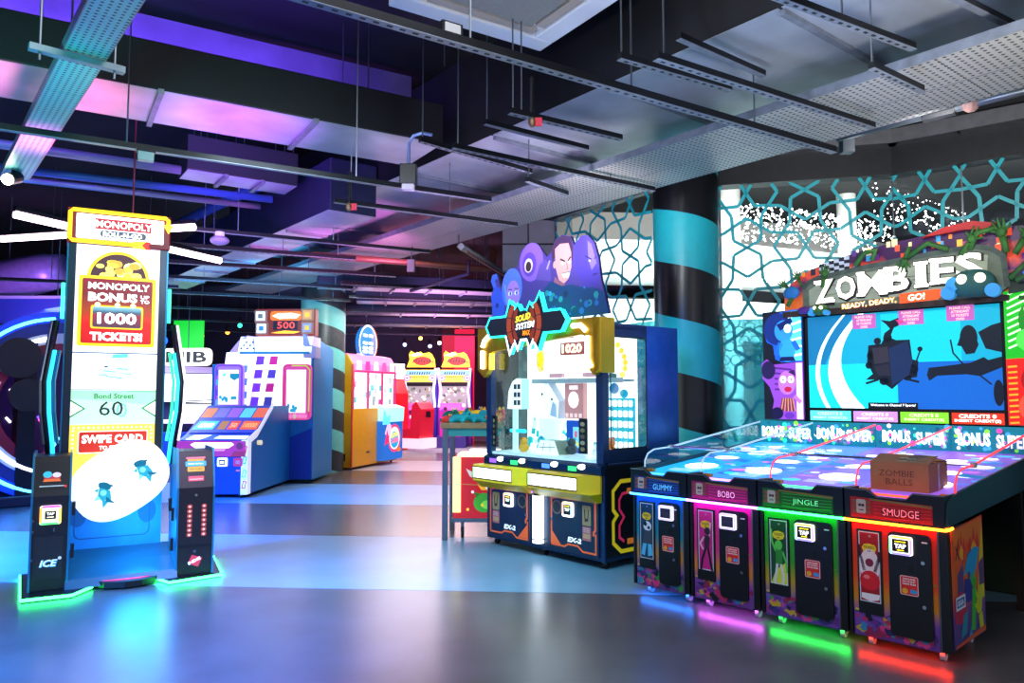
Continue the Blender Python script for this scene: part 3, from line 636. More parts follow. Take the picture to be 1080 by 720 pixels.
# ------------------------------------------------------------------ zombie ball game: four front cabinets, play table, screen unit
ZO = Vector((2.37, 4.33, 0)); ZA = -47
zx = Vector((math.cos(R(ZA)), math.sin(R(ZA)), 0)); zy = Vector((-zx.y, zx.x, 0))
def zw(x, y, z=0): p = ZO + zx * x + zy * y; return (p.x, p.y, z)
GOLD = mat('print_gold', '#e0a91c', .4)
cabs = [  # x0, x1, main colour, stops, name, led, words for the label
    (-2.115, -1.605, '#0a86d8', [(0, '#c2367a'), (.12, '#5a2f7a'), (.3, '#7a5aa8'), (.45, '#c88a2a'), (.62, '#1f8fa8'), (1, '#0a6fd8')], 'GUMMY', '#2a7cff', '#38b6e8',
     'blue-lit front cabinet with an unlit screen, farthest left of the zombie game row'),
    (-1.605, -1.06, '#e0189a', [(0, '#c2267a'), (.12, '#6a2f7a'), (.3, '#8a4aa8'), (.42, '#e08a20'), (.58, '#e8408a'), (1, '#e0189a')], 'BOBO', '#e060ff', '#f05ab0',
     'pink-lit front cabinet with an unlit screen, second from the left in the zombie game row'),
    (-1.06, -.485, '#12a828', [(0, '#c2267a'), (.12, '#5a2f8a'), (.3, '#7a5aa8'), (.42, '#c89a20'), (.58, '#3aa028'), (1, '#0fa828')], 'JINGLE', '#28ff50', '#3ad848',
     'green-lit front cabinet with a lit TAP screen, beside the red one'),
    (-.485, .077, '#ee1410', [(0, '#c2267a'), (.12, '#5a2f7a'), (.3, '#7a4aa8'), (.42, '#d88a18'), (.58, '#f04a10'), (1, '#f01410')], 'SMUDGE', '#ff3010', '#e82020',
     'red-lit front cabinet at the right end with flame and zombie hand side art')]
def poster_fig(b, i, cx, y):
    if i == 0:      # pale figure crouching with blue boots
        b.poly(ell(cx + .008, .46, .036), P('#dfe9f2'), y).poly(ell(cx - .012, .475, .016), P('#101418'), y - .0004).poly(ell(cx + .02, .45, .012), P('#101418'), y - .0004)
        b.poly([(cx - .02, .43), (cx + .04, .43), (cx + .05, .34), (cx - .03, .33)], P('#3c4654'), y).poly([(cx - .035, .33), (cx + .0, .33), (cx - .02, .24), (cx - .05, .25)], P('#58c4ec'), y)
        b.poly([(cx + .01, .33), (cx + .045, .33), (cx + .05, .25), (cx + .01, .24)], P('#58c4ec'), y)
    elif i == 1:    # dark lanky dancer
        b.poly(ell(cx + .015, .49, .026), P('#2a1830'), y).poly([(cx - .015, .46), (cx + .035, .46), (cx + .025, .37), (cx - .01, .37)], P('#3a1a30'), y)
        b.line([(cx - .01, .45), (cx - .045, .40), (cx - .02, .36)], .014, P('#f2b0c8'), y).line([(cx + .0, .37), (cx - .03, .29), (cx - .04, .22)], .018, P('#1a1018'), y).line([(cx + .018, .37), (cx + .035, .29), (cx + .05, .22)], .018, P('#1a1018'), y)
        b.line([(cx + .03, .45), (cx + .04, .55)], .012, P('#f2b0c8'), y)
    elif i == 2:    # green zombie, arm raised
        g = P('#5ad048'); b.poly(ell(cx, .47, .026, .032), g, y).poly([(cx - .022, .44), (cx + .03, .44), (cx + .024, .35), (cx - .02, .35)], P('#2f8a30'), y)
        b.line([(cx - .02, .43), (cx - .045, .49), (cx - .05, .57)], .013, g, y).line([(cx + .028, .43), (cx + .05, .37), (cx + .055, .30)], .013, g, y)
        b.line([(cx - .01, .35), (cx - .02, .28), (cx - .03, .22)], .017, P('#d8d8c8'), y).line([(cx + .015, .35), (cx + .03, .28), (cx + .025, .22)], .017, P('#d8d8c8'), y)
    else:           # red balloon belly with long arms
        b.poly(ell(cx, .43, .058, .1), P('#f4d8d8'), y).line([(cx - .03, .40), (cx - .05, .48), (cx - .062, .55)], .018, P('#3a1018'), y).line([(cx + .03, .40), (cx + .055, .48), (cx + .06, .52)], .018, P('#3a1018'), y)
        b.poly(ell(cx, .45, .024), P('#8a2038'), y - .0004).poly(ell(cx, .345, .058), P('#e01824'), y - .0006).poly(ell(cx - .018, .365, .018, .012), P('#ff7a70'), y - .0009)
        b.poly([(cx - .05, .27), (cx + .055, .27), (cx + .05, .24), (cx, .225), (cx - .05, .24)], P('#f4e4e0'), y - .0003)
for i, (x0, x1, main, stops, nm, led, pcol, lab) in enumerate(cabs):
    W = x1 - x0 - .012; h = W / 2
    t = thing('game_cabinet', lab, 'game cabinet', zw((x0 + x1) / 2, 0), ZA, 'zombie game front cabinets')
    B().box(-h, h, .015, .62, .075, .75, BLACK).obj('body', t, .004)
    fp = grad_mat('cabinet_art_%d' % i, stops, .0, .8, .42, .12)
    B().box(-h + .02, h - .055, .004, .02, .062, .735, fp).obj('front_panel', t, .004)
    b = B().box(h - .05, h, -.01, .03, .07, .76, BLACK).tube([(h - .045, -.012, .08), (h - .045, -.012, .75)], .004, STEEL, 6); b.obj('corner_post', t)
    b = B().box(-h, -h + .018, -.008, .03, .07, .76, BLACK); b.obj('corner_post', t)
    # splatter of cartoon shapes along the foot of the front
    b = B(); rr_ = random.Random(10 + i)
    for k in range(60):
        cx, cz = rr_.uniform(-h + .04, h - .075), .095 + rr_.random() ** 1.6 * .1; s = rr_.uniform(.01, .03); a0 = rr_.uniform(0, 360)
        b.poly([(min(h - .06, max(-h + .022, cx + s * 1.5 * math.cos(R(a0 + q * 40)) * rr_.uniform(.25, 1.3))), max(.065, cz + s * 1.3 * math.sin(R(a0 + q * 40)) * rr_.uniform(.25, 1.2))) for q in range(9)], P(rr_.choice(['#b8245a', '#2a80a8', '#2a1a50', '#6a2a80', '#101018', '#901c48', '#d83a7a', '#3a2a70', '#c8a020', '#3a9038'])), .0035 - k * .00004)
    b.line([(-h + .03, .215), (-h + .1, .205), (-h + .19, .21)], .012, P('#e0c81c'), .002).line([(-h + .03, .2), (-h + .19, .197)], .004, P('#151515'), .0015)
    b.line([(h - .12, .42), (h - .062, .425)], .007, P('#7aa02a'), .002).line([(h - .12, .36), (h - .062, .352)], .006, P('#c89a2a'), .002)
    b.obj('splatter_print', t, kind='stuff')
    # poster
    px = -h + .125
    pf = B().plate([(px - .07, .2), (px + .07, .2), (px + .07, .69), (px - .07, .69)], -.008, .01, BLACK).obj('poster_frame', t, .002)
    b = B().poly([(px - .06, .225 + .045), (px + .06, .27), (px + .06, .68), (px - .06, .68)], P('#cfd4da'), -.0088)
    pb = {0: '#0d3a58', 1: '#d01a80', 2: '#0f4a20', 3: '#a80e14'}[i]
    b2 = B().at(Matrix.Translation((0, 0, .05)))
    b.poly([(px - .054, .276), (px + .054, .276), (px + .054, .674), (px - .054, .674)], P(pb), -.0092)
    if i == 2: b.poly([(px - .054, .276), (px + .054, .276), (px + .054, .42), (px - .02, .36)], P('#d8d83a'), -.0094)
    if i == 3: b.poly([(px - .054, .5), (px + .054, .5), (px + .054, .45), (px - .054, .44)], P('#f06a20'), -.0094)
    b.poly(ell(px + .005, .655, .007), P('#8a929a'), -.0096)
    b.poly([(px - .035, .565), (px - .042, .585), (px - .03, .605), (px, .612), (px + .035, .603), (px + .042, .585), (px + .034, .563), (px, .553)], P('#f2cf1e'), -.0096)
    b.text('TICKETS', px, .588, .062, .016, P('#2a1a08'), -.0099).text('50', px, .568, .02, .01, P('#2a1a08'), -.0099)
    b.obj('poster', pf)
    b = B().at(Matrix.Translation((0, 0, .05))); poster_fig(b, i, px, -.0098); b.obj('poster_figure', pf)
    # coin door
    dx0, dx1 = -h + .235, h - .085; dc = (dx0 + dx1) / 2
    d = B().plate(rr(dx0, dx1, .11, .70, .03), -.012, .01, BLACK).obj('coin_door', t, .003)
    lit = i > 1; sx = dx0 + .075
    b = B().plate(rr(sx - .062, sx + .062, .575, .68, .012), -.03, -.012, glow('#e8e4ff', 1.0) if not lit else glow('#ffffff', 1.2))
    if lit:
        pts = rr(sx - .056, sx + .056, .581, .674, .01); n = len(pts); cols = ['#ff9a3c', '#ffe23c', '#7cff9a', '#5ad0ff', '#8a7cff', '#ff7ad0']
        for k in range(n): b.line([pts[k], pts[(k + 1) % n]], .011, glow(cols[int(k * 6 / n)], 1.6), -.0305)
    else: b.line(rr(sx - .056, sx + .056, .581, .674, .01), .009, glow('#c8b8f0', .7), -.0305, True)
    b.obj('screen_bezel', d)
    b = B().poly([(sx - .045, .592), (sx + .045, .592), (sx + .045, .663), (sx - .045, .663)], P('#08090c') if lit else P('#34304a'), -.0312)
    if lit:
        b.text('TAP', sx, .625, .062, .026, glow('#ffffff', 2), -.0318, .04).line([(sx - .03, .65), (sx + .03, .65)], .005, glow('#ffe21c', 1.6), -.0318).line([(sx - .018, .602), (sx + .02, .602)], .005, glow('#ffe21c', 1.6), -.0318)
    else: b.line([(sx - .04, .627), (sx + .04, .627)], .002, P('#5a5678'), -.0316)
    b.obj('card_screen', d)
    for z in (.545, .30): B().tube([(dx1 - .04, -.012, z), (dx1 - .04, -.022, z)], .011, CHROME, 10).obj('lock', d)
    B().box(dx1 - .045, dx1 - .015, -.016, -.012, .655, .662, WHITE).obj('status_strip', d)
    b = B(); b.line([(dc - .02, .47), (dc + .03, .47), (dc + .03, .53), (dc - .02, .53)], .004, CHAR, -.0135, True); b.box(dc - .002, dc + .012, -.016, -.012, .48, .52, mat('slot_dark', '#08080a')); b.obj('coin_slot', d)
    b = B().plate(rr(dc - .055, dc + .045, .35, .46, .01), -.0135, -.012, P('#e0261c')); b.line(rr(dc - .052, dc + .042, .353, .457, .008), .003, P('#f4e8e0'), -.014, True)
    for k, tx in enumerate(('ONE PLAYER', 'PAY TO PLAY', 'HAVE FUN')): b.text(tx, dc - .005, .442 - k * .014, .07, .009, P('#ffffff'), -.0142, .03)
    b.poly(ell(dc - .028, .374, .016), P('#f0a820'), -.0142).poly([(dc - .002, .366), (dc + .034, .362), (dc + .038, .382), (dc + .004, .388)], P('#3a9ad8'), -.0142)
    b.obj('sticker', d)
    # fascia with a notched lip
    lipp = [(-h, .752), (h, .752), (h, .93), (h - .16, .93), (h - .2, .893), (-h + .19, .893), (-h + .13, .93), (-h, .93)]
    f = B().plate(lipp, -.035, -.005, mat('fascia', '#10131a', .35, .2)).obj('fascia', t, .003)
    b = B().tube([(x, -.035, z) for x, z in lipp[2:]], .005, STEEL, 6); b.obj('lip_edge', f)
    b = B().poly([(-h + .035, .765), (h - .06, .765), (h - .06, .872), (-h + .035, .885)], P({0: '#0a2a6a', 1: '#9a1260', 2: '#0f5a18', 3: '#b00c10'}[i]), -.0358)
    for k in range(5): b.line([(-h + .17, .78 + k * .02), (0, .776 + k * .021), (h - .07, .784 + k * .018)], .006, P({0: '#1460c8', 1: '#e0288a', 2: '#2aa030', 3: '#e01c18'}[i]), -.0361)
    b.poly([(-h + .15, .872), (h - .06, .855), (h - .06, .868), (-h + .15, .882)], P('#8a6a30'), -.0363)
    for a in range(3):
        for c in range(2): b.box(-h + .045 + c * .075, -h + .075 + c * .075, -.0365, -.0355, .79 + a * .028, .812 + a * .028, P('#8a4a30'))
    b.poly(rr(-h + .07, -h + .125, .79, .872, .01), P('#c0b0a8'), -.0368).poly(ell(-h + .09, .838, .009), P('#402028'), -.0371).poly(ell(-h + .108, .838, .009), P('#402028'), -.0371).line([(-h + .085, .81), (-h + .112, .81)], .006, P('#402028'), -.0371)
    b.obj('fascia_print', f)
    ww = {'GUMMY': .17, 'BOBO': .13, 'JINGLE': .17, 'SMUDGE': .2}[nm]
    b = B().text(nm, .045, .812, ww * 1.06, .05, P('#3a0c20'), -.0372, .07).text(nm, .045, .812, ww, .042, glow({0: '#4ab0ff', 1: '#ff9ae0', 2: '#5ae08a', 3: '#ff6a78'}[i], .8), -.0376, .0); b.obj('player_name', f)
    B().tube([(-h - .006, -.03, .745), (-h, -.042, .745), (h, -.042, .745), (h + .006, -.03, .745)], .0075, glow(led if i < 3 else '#ff7a14', 12), 8).obj('led_strip', t)
    if i == 3: B().tube([(h + .004, -.036, .745), (h + .012, .0, .745), (h + .012, .05, .748)], .0075, glow('#ff7a14', 16), 8).obj('led_strip', t)
    B().box(-h + .02, h - .02, .05, .062, .066, .074, glow(led, 30)).obj('floor_led', t)
    # trough behind the lip
    tc_ = mat('trough_%d' % i, {0: '#0a3ad0', 1: '#c8209a', 2: '#12a030', 3: '#d01414'}[i], .3)
    b = B().box(-h, h, -.005, .15, .76, .82, tc_).box(-h, -h + .012, -.005, .15, .82, .93, BLACK).box(h - .012, h, -.005, .15, .82, .93, BLACK); b.obj('ball_trough', t)
    B().tube([(-h + .05, .04, .9), (h - .05, .04, .9)], .006, glow(led, 6), 6).obj('trough_led', t)
    if i == 3: B().prof([(-.03, .76), (.0, .9), (.2, .905), (.2, .78)], h - .004, h + .012, mat('band_teal', '#123a44', .4, .2)).obj('cheek', t)
    for cx, cy in ((-h + .09, .08), (h - .07, .08), (h - .07, .54)): caster(t, cx, cy, .078, .03, mat('wheel_clear', '#c8ccd8', .3))
    if i == 3:  # side art on the end panel
        T = sideT(h + .001)
        b = B(T).plate([(.04, .08), (.60, .08), (.60, .765), (.04, .735)], -.004, .0, grad_mat('side_art', [(0, '#6a2a58'), (.2, '#3a3a8a'), (.42, '#7a3a90'), (.6, '#e05a30'), (.8, '#f06a10'), (1, '#f04a08')], .05, .75, .45, .3))
        sp = b.obj('side_panel', t)
        b = B(T); y = -.0048
        b.poly([(.05, .72), (.1, .6), (.13, .5), (.2, .62), (.26, .52), (.3, .66), (.36, .56), (.42, .7), (.5, .55), (.59, .66), (.59, .75), (.05, .73)], P('#f47a10'), y)
        for cx, s in ((.2, .9), (.42, 1.25)):
            b.poly([(cx - .08 * s, .62), (cx - .05 * s, .53), (cx + .05 * s, .53), (cx + .09 * s, .6), (cx + .06 * s, .68), (cx + .03 * s, .62), (cx + .01 * s, .72), (cx - .03 * s, .63), (cx - .05 * s, .67)], P('#e82a0c'), y - .0004)
            b.poly([(cx - .04 * s, .6), (cx - .03 * s, .55), (cx + .03 * s, .55), (cx + .04 * s, .6), (cx, .64)], P('#f8b020'), y - .0008)
        for bx, bw, bh in ((.12, .1, .56), (.3, .1, .6), (.5, .09, .52)): b.poly([(bx, .36), (bx + bw, .36), (bx + bw, bh), (bx, bh - .03)], P('#54407a'), y - .0006)
        b.poly([(.46, .3), (.59, .28), (.59, .72), (.53, .58)], P('#e8d020'), y - .0005)
        b.poly([(.06, .22), (.2, .2), (.28, .3), (.2, .38), (.06, .36)], P('#c81a4a'), y - .0008).poly([(.2, .3), (.36, .3), (.36, .42), (.24, .44)], P('#2a2a90'), y - .0009)
        b.poly([(.22, .46), (.3, .56), (.42, .6), (.52, .58), (.44, .46), (.36, .4), (.33, .47)], P('#18a0d8'), y - .0012)
        b.line([(.1, .56), (.16, .68)], .012, P('#181010'), y - .001).line([(.16, .56), (.1, .64)], .012, P('#181010'), y - .001).line([(.1, .5), (.2, .55)], .05, P('#f0581c'), y - .0011)
        g = P('#3ac028'); b.line([(.36, .13), (.38, .24), (.4, .36)], .07, g, y - .0014)
        for fx, fz in ((.34, .44), (.39, .46), (.44, .42)): b.line([(.4, .36), (fx, fz)], .026, g, y - .0015)
        yl = P('#c8d818'); b.line([(.52, .1), (.5, .2)], .07, yl, y - .0016).poly(ell(.48, .25, .055, .05), yl, y - .0017)
        for fx, fz in ((.40, .26), (.43, .34), (.48, .37), (.53, .36), (.56, .3)): b.line([(.48, .25), (fx, fz)], .024, yl, y - .0018)
        b.poly([(.14, .12), (.24, .14), (.28, .26), (.2, .24)], P('#1890a8'), y - .0012).poly([(.26, .09), (.34, .1), (.32, .16)], P('#20a0c8'), y - .0012)
        b.poly([(.05, .085), (.59, .085), (.59, .12), (.05, .1)], P('#e05a28'), y - .002)
        b.obj('side_art', sp)
        b = B(T).poly([(.075, .285), (.235, .285), (.235, .36), (.075, .36)], P('#e8ecf2'), y - .0022).poly([(.09, .298), (.22, .298), (.22, .347), (.09, .347)], P('#1a5ab0'), y - .0024).text('SEGA', .155, .322, .1, .03, P('#ffffff'), y - .0027, .03); b.obj('maker_label', sp)

# play table
tb = thing('ball_play_table', 'wide lit table of four ball lanes behind the zombie front cabinets', 'game table', zw(-1.02, 0), ZA)
L0, L1 = -1.095, 1.097                                               # local x
def lz(y): return .885 + .085 * y
SL = math.atan(.085)
lanecol = [('#1aa0d8', '#0a58b8'), ('#3a8ae0', '#5a58d0'), ('#7a60d8', '#2aa8d0'), ('#8a58c8', '#3a78d0')]
band = mat('band_teal', '#123a44', .4, .2)
for k in range(4):
    xa, xb = cabs[k][0] + 1.02, cabs[k][1] + 1.02
    b = B().prof([(.15, lz(.15) - .03), (.15, lz(.15)), (1.95, lz(1.95)), (1.95, lz(1.95) - .03)], xa + .004, xb - .004, P(lanecol[k][0], .9))
    ln = b.obj('lane', tb); F = flatT(0, 0, lz(0) + .001, SL)
    c = (xa + xb) / 2; wv = xb - xa; b = B(F); rl = random.Random(30 + k)
    for q in range(26):
        x, z = rl.uniform(xa + .05, xb - .05), rl.uniform(.3, 1.85); s = rl.uniform(.02, .07)
        b.poly(ell(x, z, s, s * rl.uniform(.35, .9), 10), P(rl.choice([lanecol[k][1], '#20d0c8', '#9a6ae0', '#2a50c8', '#d060c8', '#40b8f0', '#70d0a0', '#e8f0ff', '#ffffff', '#bfefff']), rl.choice((.8, 1.1, 1.4))), -.0004 - q * .00008)
    b.poly([(xa + .02, .95), (xb - .02, .8), (xb - .02, .9), (xa + .02, 1.08)], P('#1578c0', .7), -.004).poly([(xa + .02, 1.3), (xb - .02, 1.22), (xb - .02, 1.3), (xa + .02, 1.4)], P('#20b0b8', .8), -.004)
    b.obj('lane_art', ln)
    for (dx, z, rx, rz) in ((.02, .52, .13, .12), (-.02, .95, .1, .07), (.1, 1.25, .09, .05), (-.1, 1.45, .07, .04), (.06, 1.62, .06, .035)):
        B(F).plate(ell(c + dx, z, rx, rz, 28), -.007, -.0045, glow('#f4fbff', 2.4)).obj('lit_target', ln)
    b = B(F)
    for q in range(3): b.poly([(c - .12, .27 + q * .035), (c + .1, .265 + q * .035), (c + .1, .277 + q * .035), (c - .12, .284 + q * .035)], P('#cfe4ff', .8), -.0048)
    b.obj('start_lines', ln)
    # back board with bonus lettering
    bb = B().box(xa + .003, xb - .003, 1.93, 1.96, lz(1.93), 1.25, P('#0c7a8a', .6)).obj('bonus_board', tb)
    b = B(); rl = random.Random(60 + k)
    for q in range(40): b.poly(ell(rl.uniform(xa + .02, xb - .02), rl.uniform(1.07, 1.235), rl.uniform(.008, .024), n=8), P(rl.choice(['#30e8b0', '#c858d8', '#f0f0f0', '#40a0f0', '#88e838', '#f048a0', '#18506a']), .9), 1.9285 - q * .00004)
    b.text('BONUS', c - .12, 1.15, .22, .1, glow('#ffffff', 1.8), 1.925, .03).text('SUPER', c + .14, 1.14, .22, .1, glow('#ffd8f4' if k == 3 else '#e8fff8', 1.6), 1.925, .03); b.obj('bonus_print', bb)
b = B()
for x0, x1 in ((L0 - .004, L0 + .004), (L1 - .012, L1 + .004)): b.prof([(.0, .76), (.0, .895), (.12, .93), (1.95, 1.075), (1.95, .85)], x0, x1, band)
b.obj('side_band', tb)
B().prof([(.1, .80), (.1, .84), (1.95, 1.0), (1.95, .86)], L0 + .01, L1 - .015, BLACK).obj('underside', tb)
edge = ('#bfe4f4', '#bfe4f4', '#ff4a5a', '#ff4a5a', '#ff3a4a')
for k in range(5):
    x = (cabs[k][0] if k < 4 else cabs[3][1]) + 1.02; x = min(max(x, L0), L1 - .004)
    arcp = [(.15, .91), (.155, .98), (.19, 1.03), (.27, 1.06), (.5, 1.07), (1.93, 1.238)]
    d = B().prof([(.15, .91)] + arcp[1:] + [(1.93, lz(1.93))], x - .003, x + .003, ACRYL).obj('lane_divider', tb)
    b = B().tube([(x, y, z) for y, z in arcp[:5]], .0065, mat('edge_lit_%s' % edge[k], edge[k], .3, 0, .9 if k > 1 else .35), 6); b.obj('front_edge', d)
    B().tube([(x, .5, 1.07), (x, 1.93, 1.238)], .008, mat('edge_lit_%s' % edge[k], edge[k], .3, 0, .9 if k > 1 else .35), 6).obj('top_edge', d)
    for s in ((-1, 1) if 0 < k < 4 else ((1,) if k == 0 else (-1,))): B().box(x + s * .05 - .03, x + s * .05 + .03, .14, .18, lz(.15), lz(.15) + .022, mat('clip_orange', '#d8901c', .4, .3)).obj('clip', d)
    B().box(x - .014, x + .014, .48, .52, 1.055, 1.085, mat('rod_clamp', '#c83a4a' if k > 1 else '#a8b4bc', .4)).obj('rod_clamp', d)
B().tube([(L0, .5, 1.07), (L1, .5, 1.07)], .011, CHROME, 8).obj('cross_rod', tb)
for x in (L0 + .05, L1 - .07): B().box(x, x + .05, 1.55, 1.6, 0, .95, BLACK).obj('leg', tb)

# screen unit
su = thing('game_screen_unit', 'large game screen with green ZOMBIES tombstone marquee at the head of the ball table', 'arcade machine', zw(-.89, 1.98), ZA)
B().box(-1.15, 1.2, .02, .42, .0, 1.25, BLACK).obj('pedestal', su, .01)
B().box(-.82, .82, .0, .2, 1.25, 2.24, mat('bezel_black', '#0b0c12', .3, .2)).obj('screen_cabinet', su, .006)
X = lambda uu: -.755 + 1.52 * uu
Zv = lambda v: 2.19 - .815 * v
b = B(); y = -.004
b.poly([(X(0), Zv(1)), (X(1), Zv(1)), (X(1), Zv(0)), (X(0), Zv(0))], P('#0a88b4', .72), y)
b.poly([(X(0), Zv(.53)), (X(1), Zv(.53)), (X(1), Zv(0)), (X(0), Zv(0))], P('#06a4c0', .72), y - .0004)
b.poly([(X(0), Zv(1)), (X(.5), Zv(1)), (X(.5), Zv(.53)), (X(0), Zv(.53))], P('#10ccd0', .78), y - .0004).poly([(X(.5), Zv(1)), (X(1), Zv(1)), (X(1), Zv(.53)), (X(.5), Zv(.53))], P('#0a60b8', .72), y - .0004)
b.poly([(X(.1), Zv(.0)), (X(.28), Zv(.0)), (X(.16), Zv(.3)), (X(.1), Zv(.53)), (X(0), Zv(.53)), (X(0), Zv(.0))], P('#0a78a8', .65), y - .0006)
b.poly([(X(.42), Zv(.02)), (X(.82), Zv(.02)), (X(.82), Zv(.53)), (X(.42), Zv(.53))], P('#0cc4d0', .75), y - .0006)
def crescent(x_top, x_mid, x_bot, w0, w1, w2, e):
    l, r_ = [], []
    for q in range(15):
        s = q / 14; xx = x_top * (1 - s) ** 2 + 2 * x_mid * s * (1 - s) + x_bot * s * s; wd = w0 * (1 - s) ** 2 + 2 * w1 * s * (1 - s) + w2 * s * s
        l.append((X(xx), Zv(s))); r_.append((X(xx + wd), Zv(s)))
    b.poly(l + r_[::-1], glow('#e8fbff', e), y - .001)
crescent(.21, -.06, .1, .015, .03, .025, 1.0); crescent(.3, -.0, .19, .03, .06, .13, 1.2)
bk = P('#101c2c', .15); b2 = P('#16305a', .35)
b.poly([(X(p), Zv(q)) for p, q in ((.35, .34), (.42, .33), (.44, .26), (.47, .27), (.5, .3), (.57, .3), (.58, .5), (.61, .52), (.6, .68), (.53, .7), (.47, .8), (.4, .7), (.33, .7), (.37, .64), (.34, .52))], bk, y - .0014)
for p, q, r_, k_ in ((.4, .3, .03, 1), (.455, .27, .035, 1.2), (.35, .55, .03, 1), (.36, .45, .03, 1.3), (.585, .6, .035, 1.2), (.43, .72, .04, .8), (.55, .68, .035, .8)): b.poly(ell(X(p), Zv(q), r_, r_ * k_, 12), bk, y - .0014)
b.poly([(X(p), Zv(q)) for p, q in ((.37, .37), (.455, .36), (.46, .52), (.38, .54))], P('#3a3440', .3), y - .0016).poly([(X(p), Zv(q)) for p, q in ((.375, .56), (.46, .54), (.465, .66), (.4, .66))], P('#2c2a38', .3), y - .0016)
b.poly([(X(p), Zv(q)) for p, q in ((.46, .38), (.56, .31), (.58, .52), (.56, .66), (.47, .76))], b2, y - .0017)
b.poly([(X(p), Zv(q)) for p, q in ((.42, .08), (.47, .1), (.53, .06), (.57, .09), (.53, .14), (.49, .17), (.47, .26), (.43, .28), (.44, .22), (.47, .18), (.45, .13))], bk, y - .0018)
b.poly([(X(p), Zv(q)) for p, q in ((.5, .09), (.56, .1), (.52, .14))], P('#d81c6a', .8), y - .002)
b.line([(X(.6), Zv(.52)), (X(.62), Zv(.42))], .012, bk, y - .0018).poly(ell(X(.62), Zv(.4), .02), bk, y - .0018).line([(X(.33), Zv(.74)), (X(.4), Zv(.7))], .018, bk, y - .0018).line([(X(.55), Zv(.7)), (X(.61), Zv(.73))], .018, bk, y - .0018)
b.poly(ell(X(.855), Zv(.31), .062, .1), bk, y - .0014).poly([(X(p), Zv(q)) for p, q in ((.815, .3), (.8, .38), (.82, .39), (.84, .47), (.88, .46), (.9, .38), (.88, .26))], bk, y - .0013).poly([(X(p), Zv(q)) for p, q in ((.9, .26), (.96, .2), (1.0, .18), (1.0, .46), (.93, .42))], bk, y - .0014)
b.poly([(X(p), Zv(q)) for p, q in ((.65, .66), (.66, .59), (.72, .58), (.86, .55), (.92, .5), (.94, .53), (1, .5), (1, .6), (.9, .68), (.84, .66), (.7, .67), (.66, .72))], bk, y - .0015)
b.line([(X(.77), Zv(.32)), (X(.78), Zv(.45)), (X(.82), Zv(.55)), (X(.87), Zv(.62)), (X(.95), Zv(.76))], .012, bk, y - .0016).poly(ell(X(1.0) - .03, Zv(.84), .035, .1), bk, y - .0016)
for cx, cz in ((.33, .08), (.58, .07), (.82, .06)):
    b.poly([(X(cx - .065), Zv(cz + .08)), (X(cx + .065), Zv(cz + .08)), (X(cx + .065), Zv(cz - .07)), (X(cx - .065), Zv(cz - .07))], P('#b85aa8', .75), y - .002)
    for q, tx in enumerate(('PLEASE CALL', 'ATTENDANT', '10 TICKETS', 'OWED')): b.text(tx, X(cx), Zv(cz - .045 + q * .036), (.15, .13, .12, .06)[q], .02, P('#ffd0b8', 1.0), y - .0024)
b.box(X(.34), X(.6), y - .0026, y - .002, Zv(1.0), Zv(.94), P('#08101c')).text('Welcome to Channel 7 Sports!', X(.47), Zv(.967), .36, .026, glow('#ffffff', 1.3), y - .003)
b.obj('screen', su)
for k, (c0, c1) in enumerate((('#58d8d8', '#c8ffff'), ('#c088d0', '#ffe4ff'), ('#7ad028', '#ecffb8'), ('#c83010', '#ffe8d8'))):
    xa = -.75 + k * .385; b = B().box(xa, xa + .36, -.012, .0, 1.262, 1.35, P(c0, .9))
    if k == 3: b.text('CREDITS 0', xa + .18, 1.325, .26, .03, glow('#fff0e0', 1.6), -.0126, .03).text('INSERT CREDIT(S)', xa + .18, 1.287, .32, .028, glow('#fff0e0', 1.6), -.0126, .03)
    else: b.text('CREDITS 0', xa + .18, 1.325, .22, .026, P(c1, 1.2), -.0126, .02).text('INSERT CREDIT(S)', xa + .18, 1.287, .3, .026, P(c1, 1.2), -.0126, .02)
    b.obj('credit_panel', su)
# side light boxes with cartoon zombies
def side_panel(x0, x1, ctop, cbot, sgn, names):
    o = B().box(x0, x1, -.02, .06, 1.262, 2.27, mat('sidebox', '#1a1a30', .4)).obj('light_panel', su)
    return o
lp = side_panel(-1.19, -.79, None, None, 1, 0); b = B(); y = -.022
# left: blue zombie over a lilac one
outl = [(-1.06, 1.82), (-1.0, 1.79), (-.8, 1.79), (-.8, 2.27), (-.9, 2.27), (-1.02, 2.25), (-1.12, 2.2), (-1.17, 2.08), (-1.14, 1.98), (-1.08, 1.95)]
b.plate(outl, y - .02, y, P('#1460d8', .6)).poly([(-.95, 1.8), (-.8, 1.8), (-.8, 2.26), (-.9, 2.26)], P('#58c8f8', .9), y - .0205)
for q in range(6): b.line([(-.94, 1.84 + q * .07), (-.8, 1.86 + q * .075)], .02, P('#e0f8ff', 1.1), y - .021)
b.poly(ell(-1.03, 2.1, .14, .15), P('#10308a', .4), y - .0215).poly(ell(-.97, 2.08, .09, .1), P('#2a90e8', .8), y - .022).poly(ell(-.93, 2.1, .035, .04), glow('#eaf8ff', 1.4), y - .0225).poly([(-1.04, 2.14), (-.9, 2.2), (-.88, 2.16), (-1.0, 2.08)], P('#0a2470', .4), y - .0224)
b.poly(ell(-.94, 1.9, .08, .11), P('#2a98f0', .9), y - .022).line([(-1.0, 1.97), (-1.05, 1.86)], .05, P('#1a6ad8', .7), y - .022).line([(-.88, 1.98), (-.83, 1.9)], .045, P('#1a6ad8', .7), y - .0223)
b.poly([(-1.02, 1.8), (-.86, 1.8), (-.88, 1.84), (-1.0, 1.84)], P('#0a1c5a', .4), y - .0226).obj('blue_zombie', lp)
b = B()
